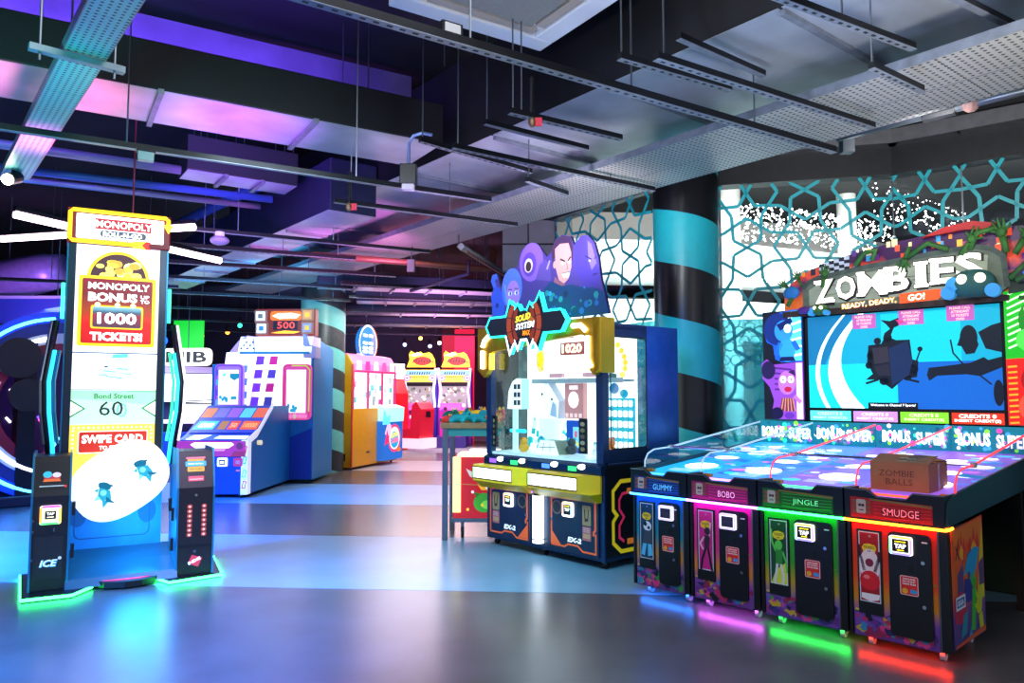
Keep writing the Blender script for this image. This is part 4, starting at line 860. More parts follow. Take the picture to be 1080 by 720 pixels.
outl = [(-1.06, 1.265), (-.8, 1.265), (-.8, 1.79), (-.94, 1.78), (-1.08, 1.77), (-1.15, 1.82), (-1.2, 1.78), (-1.19, 1.64), (-1.12, 1.56), (-1.08, 1.44), (-1.1, 1.34)]
b.plate(outl, y - .02, y, P('#9a48c8', .65)).poly([(-.86, 1.27), (-.8, 1.27), (-.8, 1.78), (-.86, 1.78)], P('#f0c8ff', 1.0), y - .0205)
for q in range(5): b.line([(-1.07, 1.74 - q * .05), (-.9, 1.72 - q * .045)], .016, P('#5a2090', .5), y - .021)
b.poly(ell(-1.13, 1.72, .07, .085), P('#2a1858', .3), y - .0212).poly(ell(-.95, 1.6, .085, .11), P('#c070d8', .8), y - .0215)
for cx in (-.985, -.91): b.poly(ell(cx, 1.63, .03, .034), glow('#fff4ff', 1.3), y - .022).poly(ell(cx, 1.63, .009), P('#201030'), y - .0224)
b.poly(ell(-.94, 1.54, .036, .025), P('#c01848', .8), y - .022).poly([(-1.0, 1.68), (-.88, 1.72), (-.86, 1.66), (-.94, 1.7)], P('#3a1860', .3), y - .0222)
b.poly([(-1.03, 1.34), (-.87, 1.34), (-.89, 1.46), (-1.0, 1.46)], P('#8a2a60', .5), y - .022)
for q in range(5): b.line([(-1.01 + q * .034, 1.34), (-.985 + q * .022, 1.46)], .009, P('#e8a060', .8), y - .0224)
b.line([(-.88, 1.48), (-.82, 1.42)], .035, P('#c070d8', .8), y - .0224).poly(ell(-1.05, 1.32, .06, .055), P('#180c48', .3), y - .0226).poly(ell(-.93, 1.3, .05, .03), P('#7030b0', .6), y - .0226).obj('lilac_zombie', lp)
rp = side_panel(.8, 1.23, None, None, 1, 0); b = B()
b.plate([(.8, 1.76), (1.24, 1.78), (1.26, 2.1), (1.22, 2.3), (.8, 2.27)], y - .02, y, P('#18b020', .8))
for q in range(9): b.line([(.82, 1.84 + q * .05), (.95, 1.9 + q * .05)], .014, P('#c8ffb8', 1.1), y - .0206)
b.poly(ell(1.04, 2.05, .15, .17), P('#1a8a1c', .6), y - .021).poly(ell(1.0, 1.9, .13, .1), P('#4ae048', .9), y - .0214).poly(ell(.98, 2.13, .05), glow('#fff8c0', 1.5), y - .0216).poly(ell(1.1, 2.13, .045), glow('#fff8c0', 1.5), y - .0216).line([(.9, 2.22), (1.15, 2.17)], .03, P('#0a4a10', .4), y - .0218)
b.obj('green_zombie', rp); b = B()
b.plate([(.8, 1.265), (1.22, 1.265), (1.28, 1.5), (1.24, 1.78), (.8, 1.76)], y - .02, y, P('#e01c10', .85))
for q in range(11): b.line([(.81, 1.28 + q * .042), (.87, 1.285 + q * .042)], .014, P('#ff9a20', 1.0), y - .0206)
b.poly(ell(1.04, 1.6, .15, .14), P('#a80c0c', .7), y - .021)
for cx in (.98, 1.1): b.poly(ell(cx, 1.64, .045), glow('#ffe8e0', 1.3), y - .0214).poly(ell(cx, 1.64, .014), P('#200808'), y - .0218)
b.poly(ell(.98, 1.4, .11, .12), P('#f04a30', .9), y - .0214).poly([(.95, 1.55), (1.12, 1.55), (1.1, 1.52), (.97, 1.52)], P('#400808', .3), y - .0218).obj('red_zombie', rp)
# marquee
mq = B(); y = -.06
top = [(-.96, 2.2), (-.96, 2.42), (-.9, 2.5), (-.82, 2.56), (-.7, 2.62), (-.5, 2.68), (-.25, 2.73), (.05, 2.77), (.35, 2.79), (.6, 2.80), (.78, 2.78), (.95, 2.76), (1.15, 2.62), (1.22, 2.5), (1.22, 2.24)]
mq.plate(top, -.03, .06, grad_mat('marquee_art', [(0, '#3a1a20'), (.3, '#a02a50'), (.5, '#f07020'), (.68, '#4a2468'), (.85, '#e8502a'), (1, '#3a1848')], 2.2, 2.8, .4, .5, .35), DARK)
M_ = mq.obj('marquee', su)
b = B(); rl = random.Random(5)
for k in range(70):
    x = rl.uniform(-.9, 1.15); z = rl.uniform(2.5, 2.56 + .2 * min(1, (x + .96) / .8)); s = rl.uniform(.012, .035)
    b.box(x - s * .7, x + s * .7, -.033 - k * .00003, -.031, z - s, z + s, P(rl.choice(['#f09030', '#c83a90', '#f8c040', '#5a2a80', '#20283a', '#e85030', '#3a9ad0', '#f0e0a0']), .4))
for q in range(6):
    for r_ in range(4): b.box(-.62 + q * .045, -.575 + q * .045, -.036, -.034, 2.54 + r_ * .03 + q * .008, 2.57 + r_ * .03 + q * .008, P('#101828' if (q + r_) % 2 else '#c8d0e0', .2))
b.obj('city_print', M_, kind='stuff')
slab = [(-.76, 2.25), (-.76, 2.45), (-.7, 2.5), (-.62, 2.53), (-.2, 2.58), (.3, 2.62), (.62, 2.64), (.74, 2.61), (.82, 2.54), (.84, 2.3), (.76, 2.24)]
sb = B().plate(slab, -.075, -.03, mat('tombstone', '#76826f', .7, noise=.25, bump=.2), mat('tombstone_edge', '#3e4a3e', .7)).obj('tombstone', M_, .006)
b = B().line(slab[1:-1], .04, mat('tombstone_rim', '#55645a', .7, noise=.3), -.0765)
b.poly([(-.7, 2.29), (.7, 2.31), (.72, 2.56), (.6, 2.585), (-.2, 2.53), (-.6, 2.48), (-.7, 2.43)], mat('tombstone_face', '#aab39a', .7, 0, .12, noise=.15), -.077)
for k in range(8): b.line([(rl.uniform(-.65, .65), rl.uniform(2.32, 2.5)) for _ in range(3)], .004, P('#4a4e44'), -.0772)
b.obj('stone_face', M_)
b = B(); xs = [-.56, -.37, -.15, .06, .24, .40, .59]; ws = [.17, .17, .23, .18, .08, .17, .19]
for ch, x, wd in zip('ZOMBIES', xs, ws):
    z = 2.405 + (x + .56) * .075
    b.text(ch, x + .008, z - .008, wd * 1.12, .235, P('#20180f'), -.0785, .04, 0, rl.uniform(-4, 4)).text(ch, x, z, wd, .205, glow('#fffaf0', 1.6), -.08, .03, 0, rl.uniform(-3, 3))
    for sx_, sz_ in {'Z': ((-.34, .86), (.34, -.86)), 'M': ((-.4, -.9), (.4, -.9), (-.4, .9), (.4, .9)), 'B': ((-.42, .9), (-.42, -.9)), 'I': ((0, .9), (0, -.9)), 'E': ((-.36, .9), (-.36, -.9))}.get(ch, ()):
        px_, pz_ = x + sx_ * wd, z + sz_ * .1025; e_ = .035 if ch != 'I' else .055
        b.poly([(px_ - e_ - .006, pz_ - .02), (px_ + e_ + .006, pz_ - .02), (px_ + e_ + .006, pz_ + .02), (px_ - e_ - .006, pz_ + .02)], P('#20180f'), -.0786).poly([(px_ - e_, pz_ - .013), (px_ + e_, pz_ - .013), (px_ + e_, pz_ + .013), (px_ - e_, pz_ + .013)], glow('#fffaf0', 1.6), -.0802)
b.obj('lettering', M_)
b = B().text('READY, DEADY,', -.18, 2.262, .46, .058, P('#e09a10', .9), -.081, .05, 0, 3).text('READY, DEADY,', -.18, 2.262, .44, .046, glow('#fffbe0', 1.4), -.0825, .0, 0, 3)
b.poly([(.07, 2.24), (.36, 2.25), (.42, 2.31), (.36, 2.335), (.07, 2.32)], P('#e0501c', .9), -.081).text('GO!', .2, 2.285, .13, .055, glow('#fff4d8', 1.6), -.0825, .03, .1, 3).obj('tagline', M_)
b = B().plate([(-.96, 2.2), (.84, 2.2), (.84, 2.245), (.5, 2.255), (-.3, 2.235), (-.7, 2.26), (-.96, 2.25)], -.07, -.03, mat('soil', '#4a3a34', .9, noise=.3)); b.obj('soil', M_)
ZG = mat('zombie_green', '#3f7a34', .6, noise=.3); ZT = mat('zombie_teal', '#2f6a66', .6, noise=.2); BW = mat('wheel_blue', '#3aa0e0', .4, 0, .3)
def hand(x, z, s, a, m, nm='zombie_hand'):
    b = B(); c, q = math.cos(R(a)), math.sin(R(a)); r_ = lambda u_, v_: (x + (u_ * c - v_ * q) * s, -.09, z + (u_ * q + v_ * c) * s)
    b.tube([r_(0, -1.6), r_(0, -.4)], [.028 * s * 8, .034 * s * 8], m, 8); b.sph(r_(0, 0), (.05 * s * 8, .03, .05 * s * 8), m)
    for k, (u_, v_) in enumerate(((-.75, .35), (-.45, 1.0), (-.05, 1.15), (.35, 1.0), (.7, .55))): b.tube([r_(u_ * .4, .1), r_(u_ * .8, v_ * .6), r_(u_, v_)], [.016 * s * 8, .014 * s * 8, .008 * s * 8], m, 6)
    return b.obj(nm, M_, smooth=True)
for a in ((-.8, 2.56, .06, 25), (-.55, 2.56, .075, -10), (.12, 2.58, .08, 160), (.62, 2.7, .09, -35), (.82, 2.72, .1, 10), (.98, 2.68, .1, -30), (-.93, 2.5, .06, 50)): hand(*a, ZG)
for pts in (((-.28, 2.6), (-.2, 2.7), (-.1, 2.71), (-.14, 2.63)), ((.15, 2.62), (.3, 2.71), (.45, 2.64)), ((.86, 2.36), (1.0, 2.5), (1.05, 2.42), (.9, 2.34)), ((.6, 2.62), (.66, 2.74), (.78, 2.76))):
    b = B().tube([(x, -.085, z) for x, z in pts], .022, ZG, 7); b.obj('zombie_arm', M_, smooth=True)
b = B().plate([(.25, 2.76), (.42, 2.82), (.62, 2.84), (.78, 2.8), (.72, 2.76), (.55, 2.78), (.4, 2.77)], -.09, -.04, mat('cap_red', '#b81c1c', .5)); b.obj('red_cap', M_)
def kart(x, z, s, m, nm):
    b = B().sph((x, -.12, z), (.17 * s, .07, .115 * s), m, 16, 10); o = b.obj(nm, M_, smooth=True)
    for dx in (-.06, .07): B().sph((x + dx * s, -.175, z + .03 * s), .042 * s, glow('#fff8d8', 1.2), 10, 7).obj('eye', o)
    for dx, dz in ((-.17, -.07), (.15, -.075), (-.13, .0)): B().tube([(x + dx * s, -.17, z + dz * s), (x + dx * s, -.11, z + dz * s)], .055 * s, BW, 14).obj('wheel', o)
kart(.62, 2.35, .95, ZT, 'zombie_kart'); kart(-.58, 2.24, .42, ZG, 'green_kart')
b = B().sph((-.74, -.09, 2.25), (.07, .03, .035), mat('purple_shoe', '#6a3aa0', .5)).sph((-.86, -.09, 2.42), (.08, .03, .06), mat('blue_boot', '#2f8ad8', .5)).tube([(-.9, -.09, 2.3), (-.84, -.09, 2.4)], .02, ZG); b.obj('grave_items', M_, smooth=True)
b = B().box(.9, 1.16, -.1, -.06, 2.33, 2.43, mat('plate_dark', '#1a2430', .5)).text('SEGA', 1.03, 2.38, .17, .06, P('#2a6ad0', .6), -.101, .04); b.obj('maker_plate', M_)
b = B().plate([(.84, 2.25), (.84, 2.4), (.92, 2.44), (1.18, 2.46), (1.2, 2.3)], -.06, -.03, mat('tombstone_edge', '#3e4a3e')); b.obj('small_tombstone', M_)

# cardboard box standing on the front of the red lane
bx = thing('cardboard_box', 'brown cardboard box marked ZOMBIE BALLS on the red end of the play table', 'box', zw(-.40, .16, .915), ZA + 2)
CB = mat('cardboard', '#a87355', .75, noise=.12, scale=6); CI = mat('cardboard_inner', '#6a4a3a', .8)
bw, bd, bh = .33, .36, .165
b = B().box(0, bw, 0, .006, 0, bh, CB).box(0, bw, bd - .006, bd, 0, bh, CB).box(0, .006, .006, bd - .006, 0, bh, CB).box(bw - .006, bw, .006, bd - .006, 0, bh, CB).box(.006, bw - .006, .006, bd - .006, 0, .006, CI); b.obj('carton', bx)
for T, w2, l2 in ((tiltT(0, .0, bh, 12), bw, bd * .52), ): B(T).box(0, w2, 0, l2, 0, .005, CB).obj('flap', bx)
B(tiltT(0, bd, bh, 172)).box(0, bw, -.0, bd * .5, -.005, 0, CB).obj('flap', bx)
b = B(tiltT(0, .0, bh + .0055, 12)); rl = random.Random(3)
for k in range(16):
    x = rl.uniform(.1, .28); z = rl.uniform(.02, .16); b.add([(x, z, 0), (x + .05, z + .01, 0), (x + .04, z + .03, 0), (x - .01, z + .025, 0)], [(0, 1, 2, 3)], P(rl.choice(['#8a7a60', '#6a5a48', '#a89878', '#4a4038'])))
b.obj('torn_paper', bx)
b = B().text('ZOMBIE', .15, .105, .2, .036, P('#5a3426'), -.001, -.004).text('BALLS', .165, .055, .15, .036, P('#5a3426'), -.001, -.004); b.obj('marker_writing', bx)
b = B(sideT(bw)).box(.17, .2, -.002, 0, .0, bh, mat('packing_tape', '#c0a890', .2)).poly([(.15, .02), (.22, .02), (.22, .1), (.15, .1)], P('#8a5a50'), -.0005); b.obj('packing_tape', bx)
# ------------------------------------------------------------------ prize crane machine
EX = thing('crane_machine', 'tall navy and gold prize crane machine with a SOLID SYSTEM neon sign on top', 'arcade machine', (.26, 7.125, 0), -49)
GOLDM = mat('gold_panel', '#b98a12', .3, .55, noise=.12); YEL = mat('yellow_plastic', '#f4d41c', .35, 0, .12, noise=.08)  # slight glow in the yellow plastic brightens the dim trays
NV = mat('crane_navy', '#1a3560', .3, .3, noise=.15)
B().box(-.79, .79, .01, 1.06, .07, .90, NV).obj('cabinet', EX, .006)
# front doors
for sgn, x0, x1 in ((-1, -.74, -.13), (1, .13, .74)):
    d = B().box(x0, x1, -.012, .01, .1, .6, mat('crane_door', '#26304a', .35, .3, noise=.12)).obj('coin_door', EX, .004)
    c = (x0 + x1) / 2; k = sgn
    orange = P('#e8602a', .25); mag = P('#c8306a', .25)
    b = B(); y = -.0126
    b.line([(c - .26, .56), (c - .2, .575), (c + .26, .575)], .03, mag, y)
    b.line([(c + .27, .57), (c + .27, .33), (c + .25, .31), (c + .25, .28)], .022, orange, y - .0003).line([(c - .27, .57), (c - .27, .15)], .018, orange, y - .0003)
    b.line([(c - .27, .145), (c - .1, .145), (c - .06, .17), (c + .06, .17), (c + .12, .13), (c + .275, .13), (c + .275, .3)], .016, orange, y - .0006)
    b.poly([(c + .28, .28), (c + .28, .14), (c + .14, .14)] if sgn < 0 else [(c - .275, .28), (c - .275, .145), (c - .14, .145)], orange, y - .0006)
    b.obj('door_print', d)
    B().text('EX-2', c + .02, .215, .17, .045, P('#e8ecf4', .6), y - .001, .05, .15).obj('model_mark', d)
    sx = c - .03 * sgn - .02
    b = B().plate(rr(sx - .065, sx + .065, .41, .54, .02), -.034, -.012, glow('#ffffff', 1.3)); pts = rr(sx - .057, sx + .057, .418, .532, .015)
    for q in range(len(pts)): b.line([pts[q], pts[(q + 1) % len(pts)]], .014, glow(['#ffd060', '#ff8a70', '#f0f0ff', '#80e0ff'][q // 5], 1.3), -.0345)
    b.poly(rr(sx - .045, sx + .045, .43, .52, .008), P('#0a0c10'), -.0348).text('TAP', sx, .475, .06, .028, glow('#e8ffe0', 1.6), -.0352, .03).line([(sx - .03, .505), (sx + .03, .505)], .008, glow('#ffe040', 1.4), -.0352)
    b.obj('card_reader', d)
    ox = c + .17 * sgn if sgn > 0 else c - .185
    b = B().plate(rr(ox - .05, ox + .05, .36, .53, .008), -.016, -.012, P('#b89060')); b.poly([(ox - .03, .5), (ox - .018, .5), (ox - .012, .42), (ox + .012, .42), (ox + .02, .5), (ox + .03, .5), (ox + .02, .4), (ox - .02, .39)], P('#3a2a18'), -.0164); b.obj('note_slot', d)
    b = B().plate(rr(ox - .05, ox + .05, .23, .35, .008), -.016, -.012, P('#d06a6a')); b.poly([(ox - .04, .25), (ox + .04, .25), (ox + .04, .29), (ox - .04, .29)], P('#e0a070'), -.0164)
    for q in range(3): b.text('PLAY NOW', ox, .335 - q * .014, .07, .008, P('#fff0e8'), -.0164)
    b.obj('sticker', d)
    rx = c + .2 if sgn < 0 else c - .2
    b = B().ring(rx, .48, .05, .062, P('#8a6a50'), y - .0008); b.poly(ell(rx, .48, .05), P('#1e2636'), y - .0004); b.obj('speaker_ring', d)
    for (lx, lz) in ((c + .26, .36),) if sgn < 0 else ((c - .26, .37),): B().tube([(lx, -.012, lz), (lx, -.022, lz)], .012, CHROME, 10).obj('lock', d)
    B().box(x0, x1, -.014, .0, .602, .612, DARK).obj('door_edge', d)
B().box(-.12, .12, -.004, .01, .1, .62, mat('crane_centre', '#3a4458', .3, .5, noise=.1)).obj('centre_panel', EX)
tb_ = B().tube([(0, -.02, .13), (0, -.02, .56)], .055, glow('#f4f8ff', 3.2), 16).obj('light_tube', EX, smooth=True)
B().tube([(0, -.02, .56), (0, -.02, .64)], .05, BLACK, 14).obj('tube_cap', tb_); B().tube([(0, -.02, .16), (0, -.02, .17)], .057, BLACK, 14).obj('tube_band', tb_)
B().tube([(-.06, -.03, .58), (-.06, -.03, .66)], .018, glow('#b070ff', 1.5), 8).obj('purple_lamp', tb_)
for sgn, x0, x1 in ((-1, -.86, -.05), (1, -.05, .80)):
    lo = x0 + .02; t_ = B().hprof([(x0 + .02, 0), (x0 + .05, -.16), (x1 - .16, -.16), (x1 - .02, -.03), (x1 - .02, 0)], .645, .80, YEL if sgn < 0 else mat('gold_plastic', '#e8b41c', .32, 0, .06)).obj('prize_tray', EX, .012)
    b = B().plate(rr(x0 + .06, x1 - .17, .675, .775, .012), -.166, -.16, glow('#f6fff0', 2.2)); b.obj('lit_strip', t_)
    b = B().line(rr(x0 + .055, x1 - .165, .67, .78, .014), .012, mat('gold_dark', '#7a5a0c', .4, .4), -.167, True); b.line([(x0 + .07, .68), (x0 + .07, .77)], .014, glow('#58e83c', 1.2), -.1675); b.obj('strip_frame', t_)
    B().prof([(-.15, .645), (-.05, .57), (.0, .57), (0, .645)], x0 + .05, x1 - .03, mat('gold_dark2', '#c8a80c', .4)).obj('under_lip', t_)
# control ledge with round buttons
B().prof([(-.03, .80), (-.03, .87), (.06, .92), (.06, .80)], -.79, .79, mat('ledge_navy', '#15304e', .2, .3)).obj('control_ledge', EX)
for x, c_ in ((-.6, '#8a50ff'), (-.28, '#30e070'), (.16, '#4a80ff'), (.5, '#30e070')):
    bt_ = B().sph((x + .06, -.02, .86), (.05, .035, .025), glow('#ffffff', 2.0), 14, 8).obj('lit_button', EX, smooth=True); B().box(x - .1, x + .0, -.034, -.02, .82, .86, glow(c_, 1.2)).obj('colour_lamp', bt_)
# window frame
b = B()
for x0, x1, y0, y1, z0, z1 in ((-.79, -.72, .0, .07, .9, 1.75), (.71, .79, .0, .08, .9, 1.75), (-.79, .79, 0, 1.06, 2.06, 2.12), (-.79, -.73, .98, 1.06, .9, 2.06), (.77, .79, .6, 1.06, .9, 2.1)): b.box(x0, x1, y0, y1, z0, z1, NV)
b.box(.77, .79, .08, .6, 2.0, 2.1, NV).box(.77, .79, .08, .6, .9, 1.02, NV)
b.obj('window_frame', EX, .004)
b = B(sideT(.791)); b.poly(rr(.60, 1.06, .9, 2.12, .004), mat('side_steel_blue_lit', '#2c60b4', .28, .5, noise=.1), 0).obj('side_cover', EX)  # blue light on the cover is put into the steel colour
b = B(sideT(.792)); b.line(rr(.1, .585, 1.02, 2.0, .04), .014, BLACK, -.001, True).obj('window_gasket', EX)
B().box(-.72, .71, .012, .018, .92, 2.0, GLASS).obj('front_glass', EX); B().box(.778, .784, .09, .6, 1.02, 2.0, GLASS).obj('side_glass', EX); B().box(-.785, -.78, .08, .98, .92, 2.06, GLASS).obj('side_glass', EX)
# gold head with neon brackets
head = [(-.86, 2.16), (.81, 2.16), (.81, 1.72), (.74, 1.66), (.66, 1.74), (.66, 1.98), (.6, 2.02), (-.62, 1.92), (-.68, 1.87), (-.68, 1.74), (-.76, 1.66), (-.86, 1.74)]
hd = B().plate(head, -.06, .0, GOLDM, mat('gold_edge', '#d8ac20', .3, .5)).obj('gold_head', EX, .006)
B().box(.74, .83, -.06, .12, 1.68, 2.16, mat('gold_edge', '#d8ac20', .3, .5)).obj('gold_side', hd, .006)
for pts in ([(.5, -.07, 2.1), (.6, -.07, 2.1), (.66, -.07, 2.05)], [(.68, -.07, 2.0), (.68, -.07, 1.8), (.72, -.07, 1.73)], [(-.66, -.07, 2.08), (-.74, -.07, 2.03), (-.77, -.07, 1.97)], [(-.77, -.07, 1.93), (-.77, -.07, 1.75)]): B().tube(pts, .022, glow('#fff6ea', 4), 8).obj('neon_tube', hd)
B().tube([(-.645, -.05, 1.9), (-.645, -.05, 1.74)], .026, glow('#ffe93a', 2.2), 8).obj('yellow_lamp', hd)
# neon sign
sg = []
cx, cz = -.09, 2.155; W_ = .55; cy = P('#28f0e8', 1.6)
def sp_(pts, s=1.0, ox=0, oz=0): return [(cx + x * s + ox, cz + z * s + oz) for x, z in pts]
shape = [(-.56, .0), (-.5, .09), (-.26, .09), (-.2, .24), (-.13, .15), (-.085, .2), (-.04, .13), (.04, .13), (.085, .2), (.13, .15), (.22, .28), (.28, .1), (.5, .1), (.57, .0), (.5, -.1), (.27, -.1), (.2, -.26), (.13, -.16), (.085, -.24), (.04, -.15), (-.04, -.15), (-.085, -.24), (-.13, -.16), (-.2, -.28), (-.26, -.1), (-.5, -.1)]
s0 = B().plate(sp_(shape), -.12, -.07, P('#0e1c28'), cy).obj('neon_sign', EX)
b = B().line(sp_(shape[:17] + shape[25:]) if False else sp_(shape), .02, cy, -.1215, True); b.line(sp_(shape[16:25]), .022, glow('#f4ffff', 1.6), -.1222); b.obj('cyan_outline', s0)
rust = P('#a8401c', .45)
for sx_ in (-1, 1):
    for q in range(3):
        a0, a1 = 180 - 46 + q * 31, 180 - 46 + q * 31 + 29
        if sx_ > 0: a0, a1 = 180 - a1, 180 - a0
        A = ell(cx, cz, .245, .27, 6, a0, a1); Bq = ell(cx, cz, .18, .235, 6, a0, a1); B().plate(A + Bq[::-1], -.1235, -.121, rust).obj('rust_segment', s0)
        A = ell(cx, cz, .165, .22, 6, a0, a1); Bq = ell(cx, cz, .11, .19, 6, a0, a1); B().plate(A + Bq[::-1], -.1232, -.121, P('#8a3018', .4)).obj('rust_segment', s0)
b = B().poly(ell(cx, cz, .13, .13), P('#141a18'), -.1237); b.poly([(cx + .06, cz + .12), (cx + .16, cz + .02), (cx + .1, cz - .02), (cx + .04, cz + .06)], P('#b8681c', .4), -.1238).line([(cx + .05, cz + .12), (cx + .06, cz + .03)], .016, P('#30a060', .5), -.1239).obj('sign_disc', s0)
b = B()
b.text('SOLID', cx - .01, cz + .06, .23, .07, P('#3a2a00'), -.124, .06, .3, 8).text('SOLID', cx - .01, cz + .06, .22, .06, glow('#ffe23a', 1.3), -.1245, .03, .3, 8)
b.text('SYSTEM', cx + .02, cz - .015, .28, .07, P('#20303a'), -.124, .06, .3, 4).text('SYSTEM', cx + .02, cz - .015, .27, .06, glow('#f4fbff', 1.4), -.1245, .03, .3, 4)
b.text('MAX', cx + .04, cz - .085, .11, .05, P('#ff8a10', 1.2), -.1245, .03, .2); b.obj('sign_lettering', s0)
# standee of cartoon heroes
st = B().plate([(-.80, 2.2), (-.80, 2.4), (-.82, 2.5), (-.78, 2.58), (-.82, 2.66), (-.8, 2.72), (-.73, 2.73), (-.69, 2.66), (-.66, 2.58), (-.62, 2.66), (-.5, 2.75), (-.4, 2.76), (-.36, 2.9), (-.25, 2.97), (-.12, 2.95), (-.04, 2.86), (.02, 2.8), (.07, 2.83), (.12, 2.93), (.22, 2.98), (.34, 2.95), (.38, 2.86), (.46, 2.93), (.55, 2.93), (.63, 2.85), (.68, 2.7), (.71, 2.5), (.74, 2.42), (.8, 2.2)], .08, .11, P('#453a88', .12), P('#20204a')).obj('hero_standee', EX)
y = .0795; b = B()
b.poly([(-.80, 2.2), (-.80, 2.4), (-.82, 2.5), (-.76, 2.6), (-.68, 2.58), (-.6, 2.45), (-.6, 2.2)], P('#2f58d0', .2), y).poly([(-.78, 2.58), (-.82, 2.66), (-.8, 2.72), (-.73, 2.73), (-.71, 2.68), (-.76, 2.66), (-.73, 2.6)], P('#3a68e0', .2), y - .0003).poly(ell(-.72, 2.4, .025), P('#123090', .1), y - .0004).obj('blue_flame', st)
b = B().poly(ell(-.49, 2.55, .155, .205), P('#4a72e8', .25), y - .0006).poly(ell(-.47, 2.49, .1, .14), P('#9a78c8', .25), y - .001)
for dx in (-.045, .05): b.poly(ell(-.47 + dx, 2.5, .03, .022), P('#e8f0ff', .3), y - .0013).poly(ell(-.465 + dx, 2.5, .015, .02), P('#2a48c8', .2), y - .0016).line([(-.5 + dx, 2.545), (-.44 + dx, 2.54)], .01, P('#3a3080'), y - .0014)
b.line([(-.6, 2.6), (-.56, 2.4)], .03, P('#6a90f8', .25), y - .0012); b.obj('hooded_girl', st)
b = B().poly(ell(-.2, 2.78, .17, .19), P('#7a5ac8', .22), y - .0005).poly(ell(-.23, 2.76, .1, .12), P('#5a40a8', .18), y - .0009).poly(ell(-.24, 2.75, .06, .07), P('#d8d0c0', .2), y - .0012).poly(ell(-.24, 2.74, .04, .05), P('#38282a'), y - .0015).poly([(-.14, 2.6), (.08, 2.56), (.06, 2.72), (0, 2.78), (-.08, 2.74)], P('#58489a', .18), y - .0007).line([(.02, 2.68), (.06, 2.76)], .02, P('#a898d8', .2), y - .001); b.obj('one_eyed_creature', st)
sk = P('#c8908a', .2)
b = B().poly([(.08, 2.86), (.13, 2.94), (.23, 2.975), (.34, 2.945), (.37, 2.84), (.36, 2.72), (.34, 2.76), (.12, 2.78), (.1, 2.7)], P('#3a2848', .1), y - .0006).poly([(.13, 2.86), (.2, 2.9), (.31, 2.89), (.345, 2.8), (.345, 2.66), (.31, 2.56), (.25, 2.52), (.18, 2.56), (.14, 2.68)], sk, y - .001).poly(ell(.125, 2.71, .02, .035), sk, y - .0009)
b.line([(.2, 2.755), (.265, 2.725)], .016, P('#2a1a30'), y - .0014).line([(.34, 2.76), (.3, 2.725)], .016, P('#2a1a30'), y - .0014)
for dx in (.235, .32): b.poly(ell(dx, 2.712, .02, .013), P('#f4f4f8', .3), y - .0015).poly(ell(dx + .004, 2.712, .008), P('#201828'), y - .0018)
b.line([(.285, 2.71), (.3, 2.655), (.28, 2.65)], .009, P('#8a5058', .15), y - .0015).poly([(.22, 2.615), (.33, 2.62), (.31, 2.575), (.25, 2.57)], P('#a8f0f8', .4), y - .0015).line([(.22, 2.617), (.33, 2.62)], .007, P('#502030'), y - .0018).poly([(.13, 2.6), (.18, 2.55), (.25, 2.52), (.28, 2.48), (.1, 2.5)], P('#8a5868', .15), y - .0008); b.obj('square_jawed_hero', st)
b = B().poly([(.4, 2.86), (.47, 2.92), (.55, 2.92), (.62, 2.85), (.66, 2.72), (.7, 2.58), (.68, 2.46), (.6, 2.42), (.5, 2.46), (.42, 2.6), (.39, 2.74)], P('#3f3490', .2), y - .0012).poly([(.55, 2.88), (.6, 2.84), (.66, 2.66), (.6, 2.6), (.56, 2.7)], P('#6a5ac0', .22), y - .0014).line([(.52, 2.74), (.6, 2.7)], .012, P('#1a1440'), y - .0016).line([(.66, 2.72), (.63, 2.7)], .01, P('#1a1440'), y - .0016).poly(ell(.575, 2.69, .012, .008), P('#c8c0f0', .3), y - .0017).line([(.61, 2.56), (.67, 2.565)], .012, P('#241a58'), y - .0016); b.obj('blue_giant', st)
b = B().poly([(-.05, 2.2), (-.02, 2.5), (.08, 2.56), (.22, 2.5), (.36, 2.5), (.48, 2.46), (.64, 2.44), (.74, 2.4), (.8, 2.2)], P('#103c6a', .25), y - .002)
rl = random.Random(8)
for k in range(40): b.poly(ell(rl.uniform(0, .72), rl.uniform(2.22, 2.46), rl.uniform(.012, .035), n=7), P(rl.choice(['#1a68b0', '#0c2850', '#2a98d8', '#0a4060', '#1a8a90', '#28307a']), .25), y - .0022 - k * .00003)
b.obj('armour', st)
# side art on the cabinet
b = B(sideT(.791)); b.poly([(.03, .1), (1.04, .1), (1.04, .88), (.03, .88)], mat('side_black', '#10131c', .35), 0)
yl = P('#d8c01c', .3); mg = P('#d02a5a', .3); og = P('#e07a2a', .25)
b.line([(1.04, .74), (.22, .74), (.12, .66), (.12, .5), (.17, .45), (.12, .4), (.12, .22), (.22, .14), (1.04, .14)], .035, yl, -.001).line([(.33, .64), (.24, .63), (.2, .58), (.2, .5), (.26, .43), (.2, .36), (.2, .26), (.26, .22)], .025, mg, -.0012)
b.line([(.3, .65), (.75, .65)], .05, og, -.0013).line([(.3, .215), (.75, .215)], .05, og, -.0013).ring(.72, .43, .2, .23, yl, -.0014); b.obj('side_art', EX)
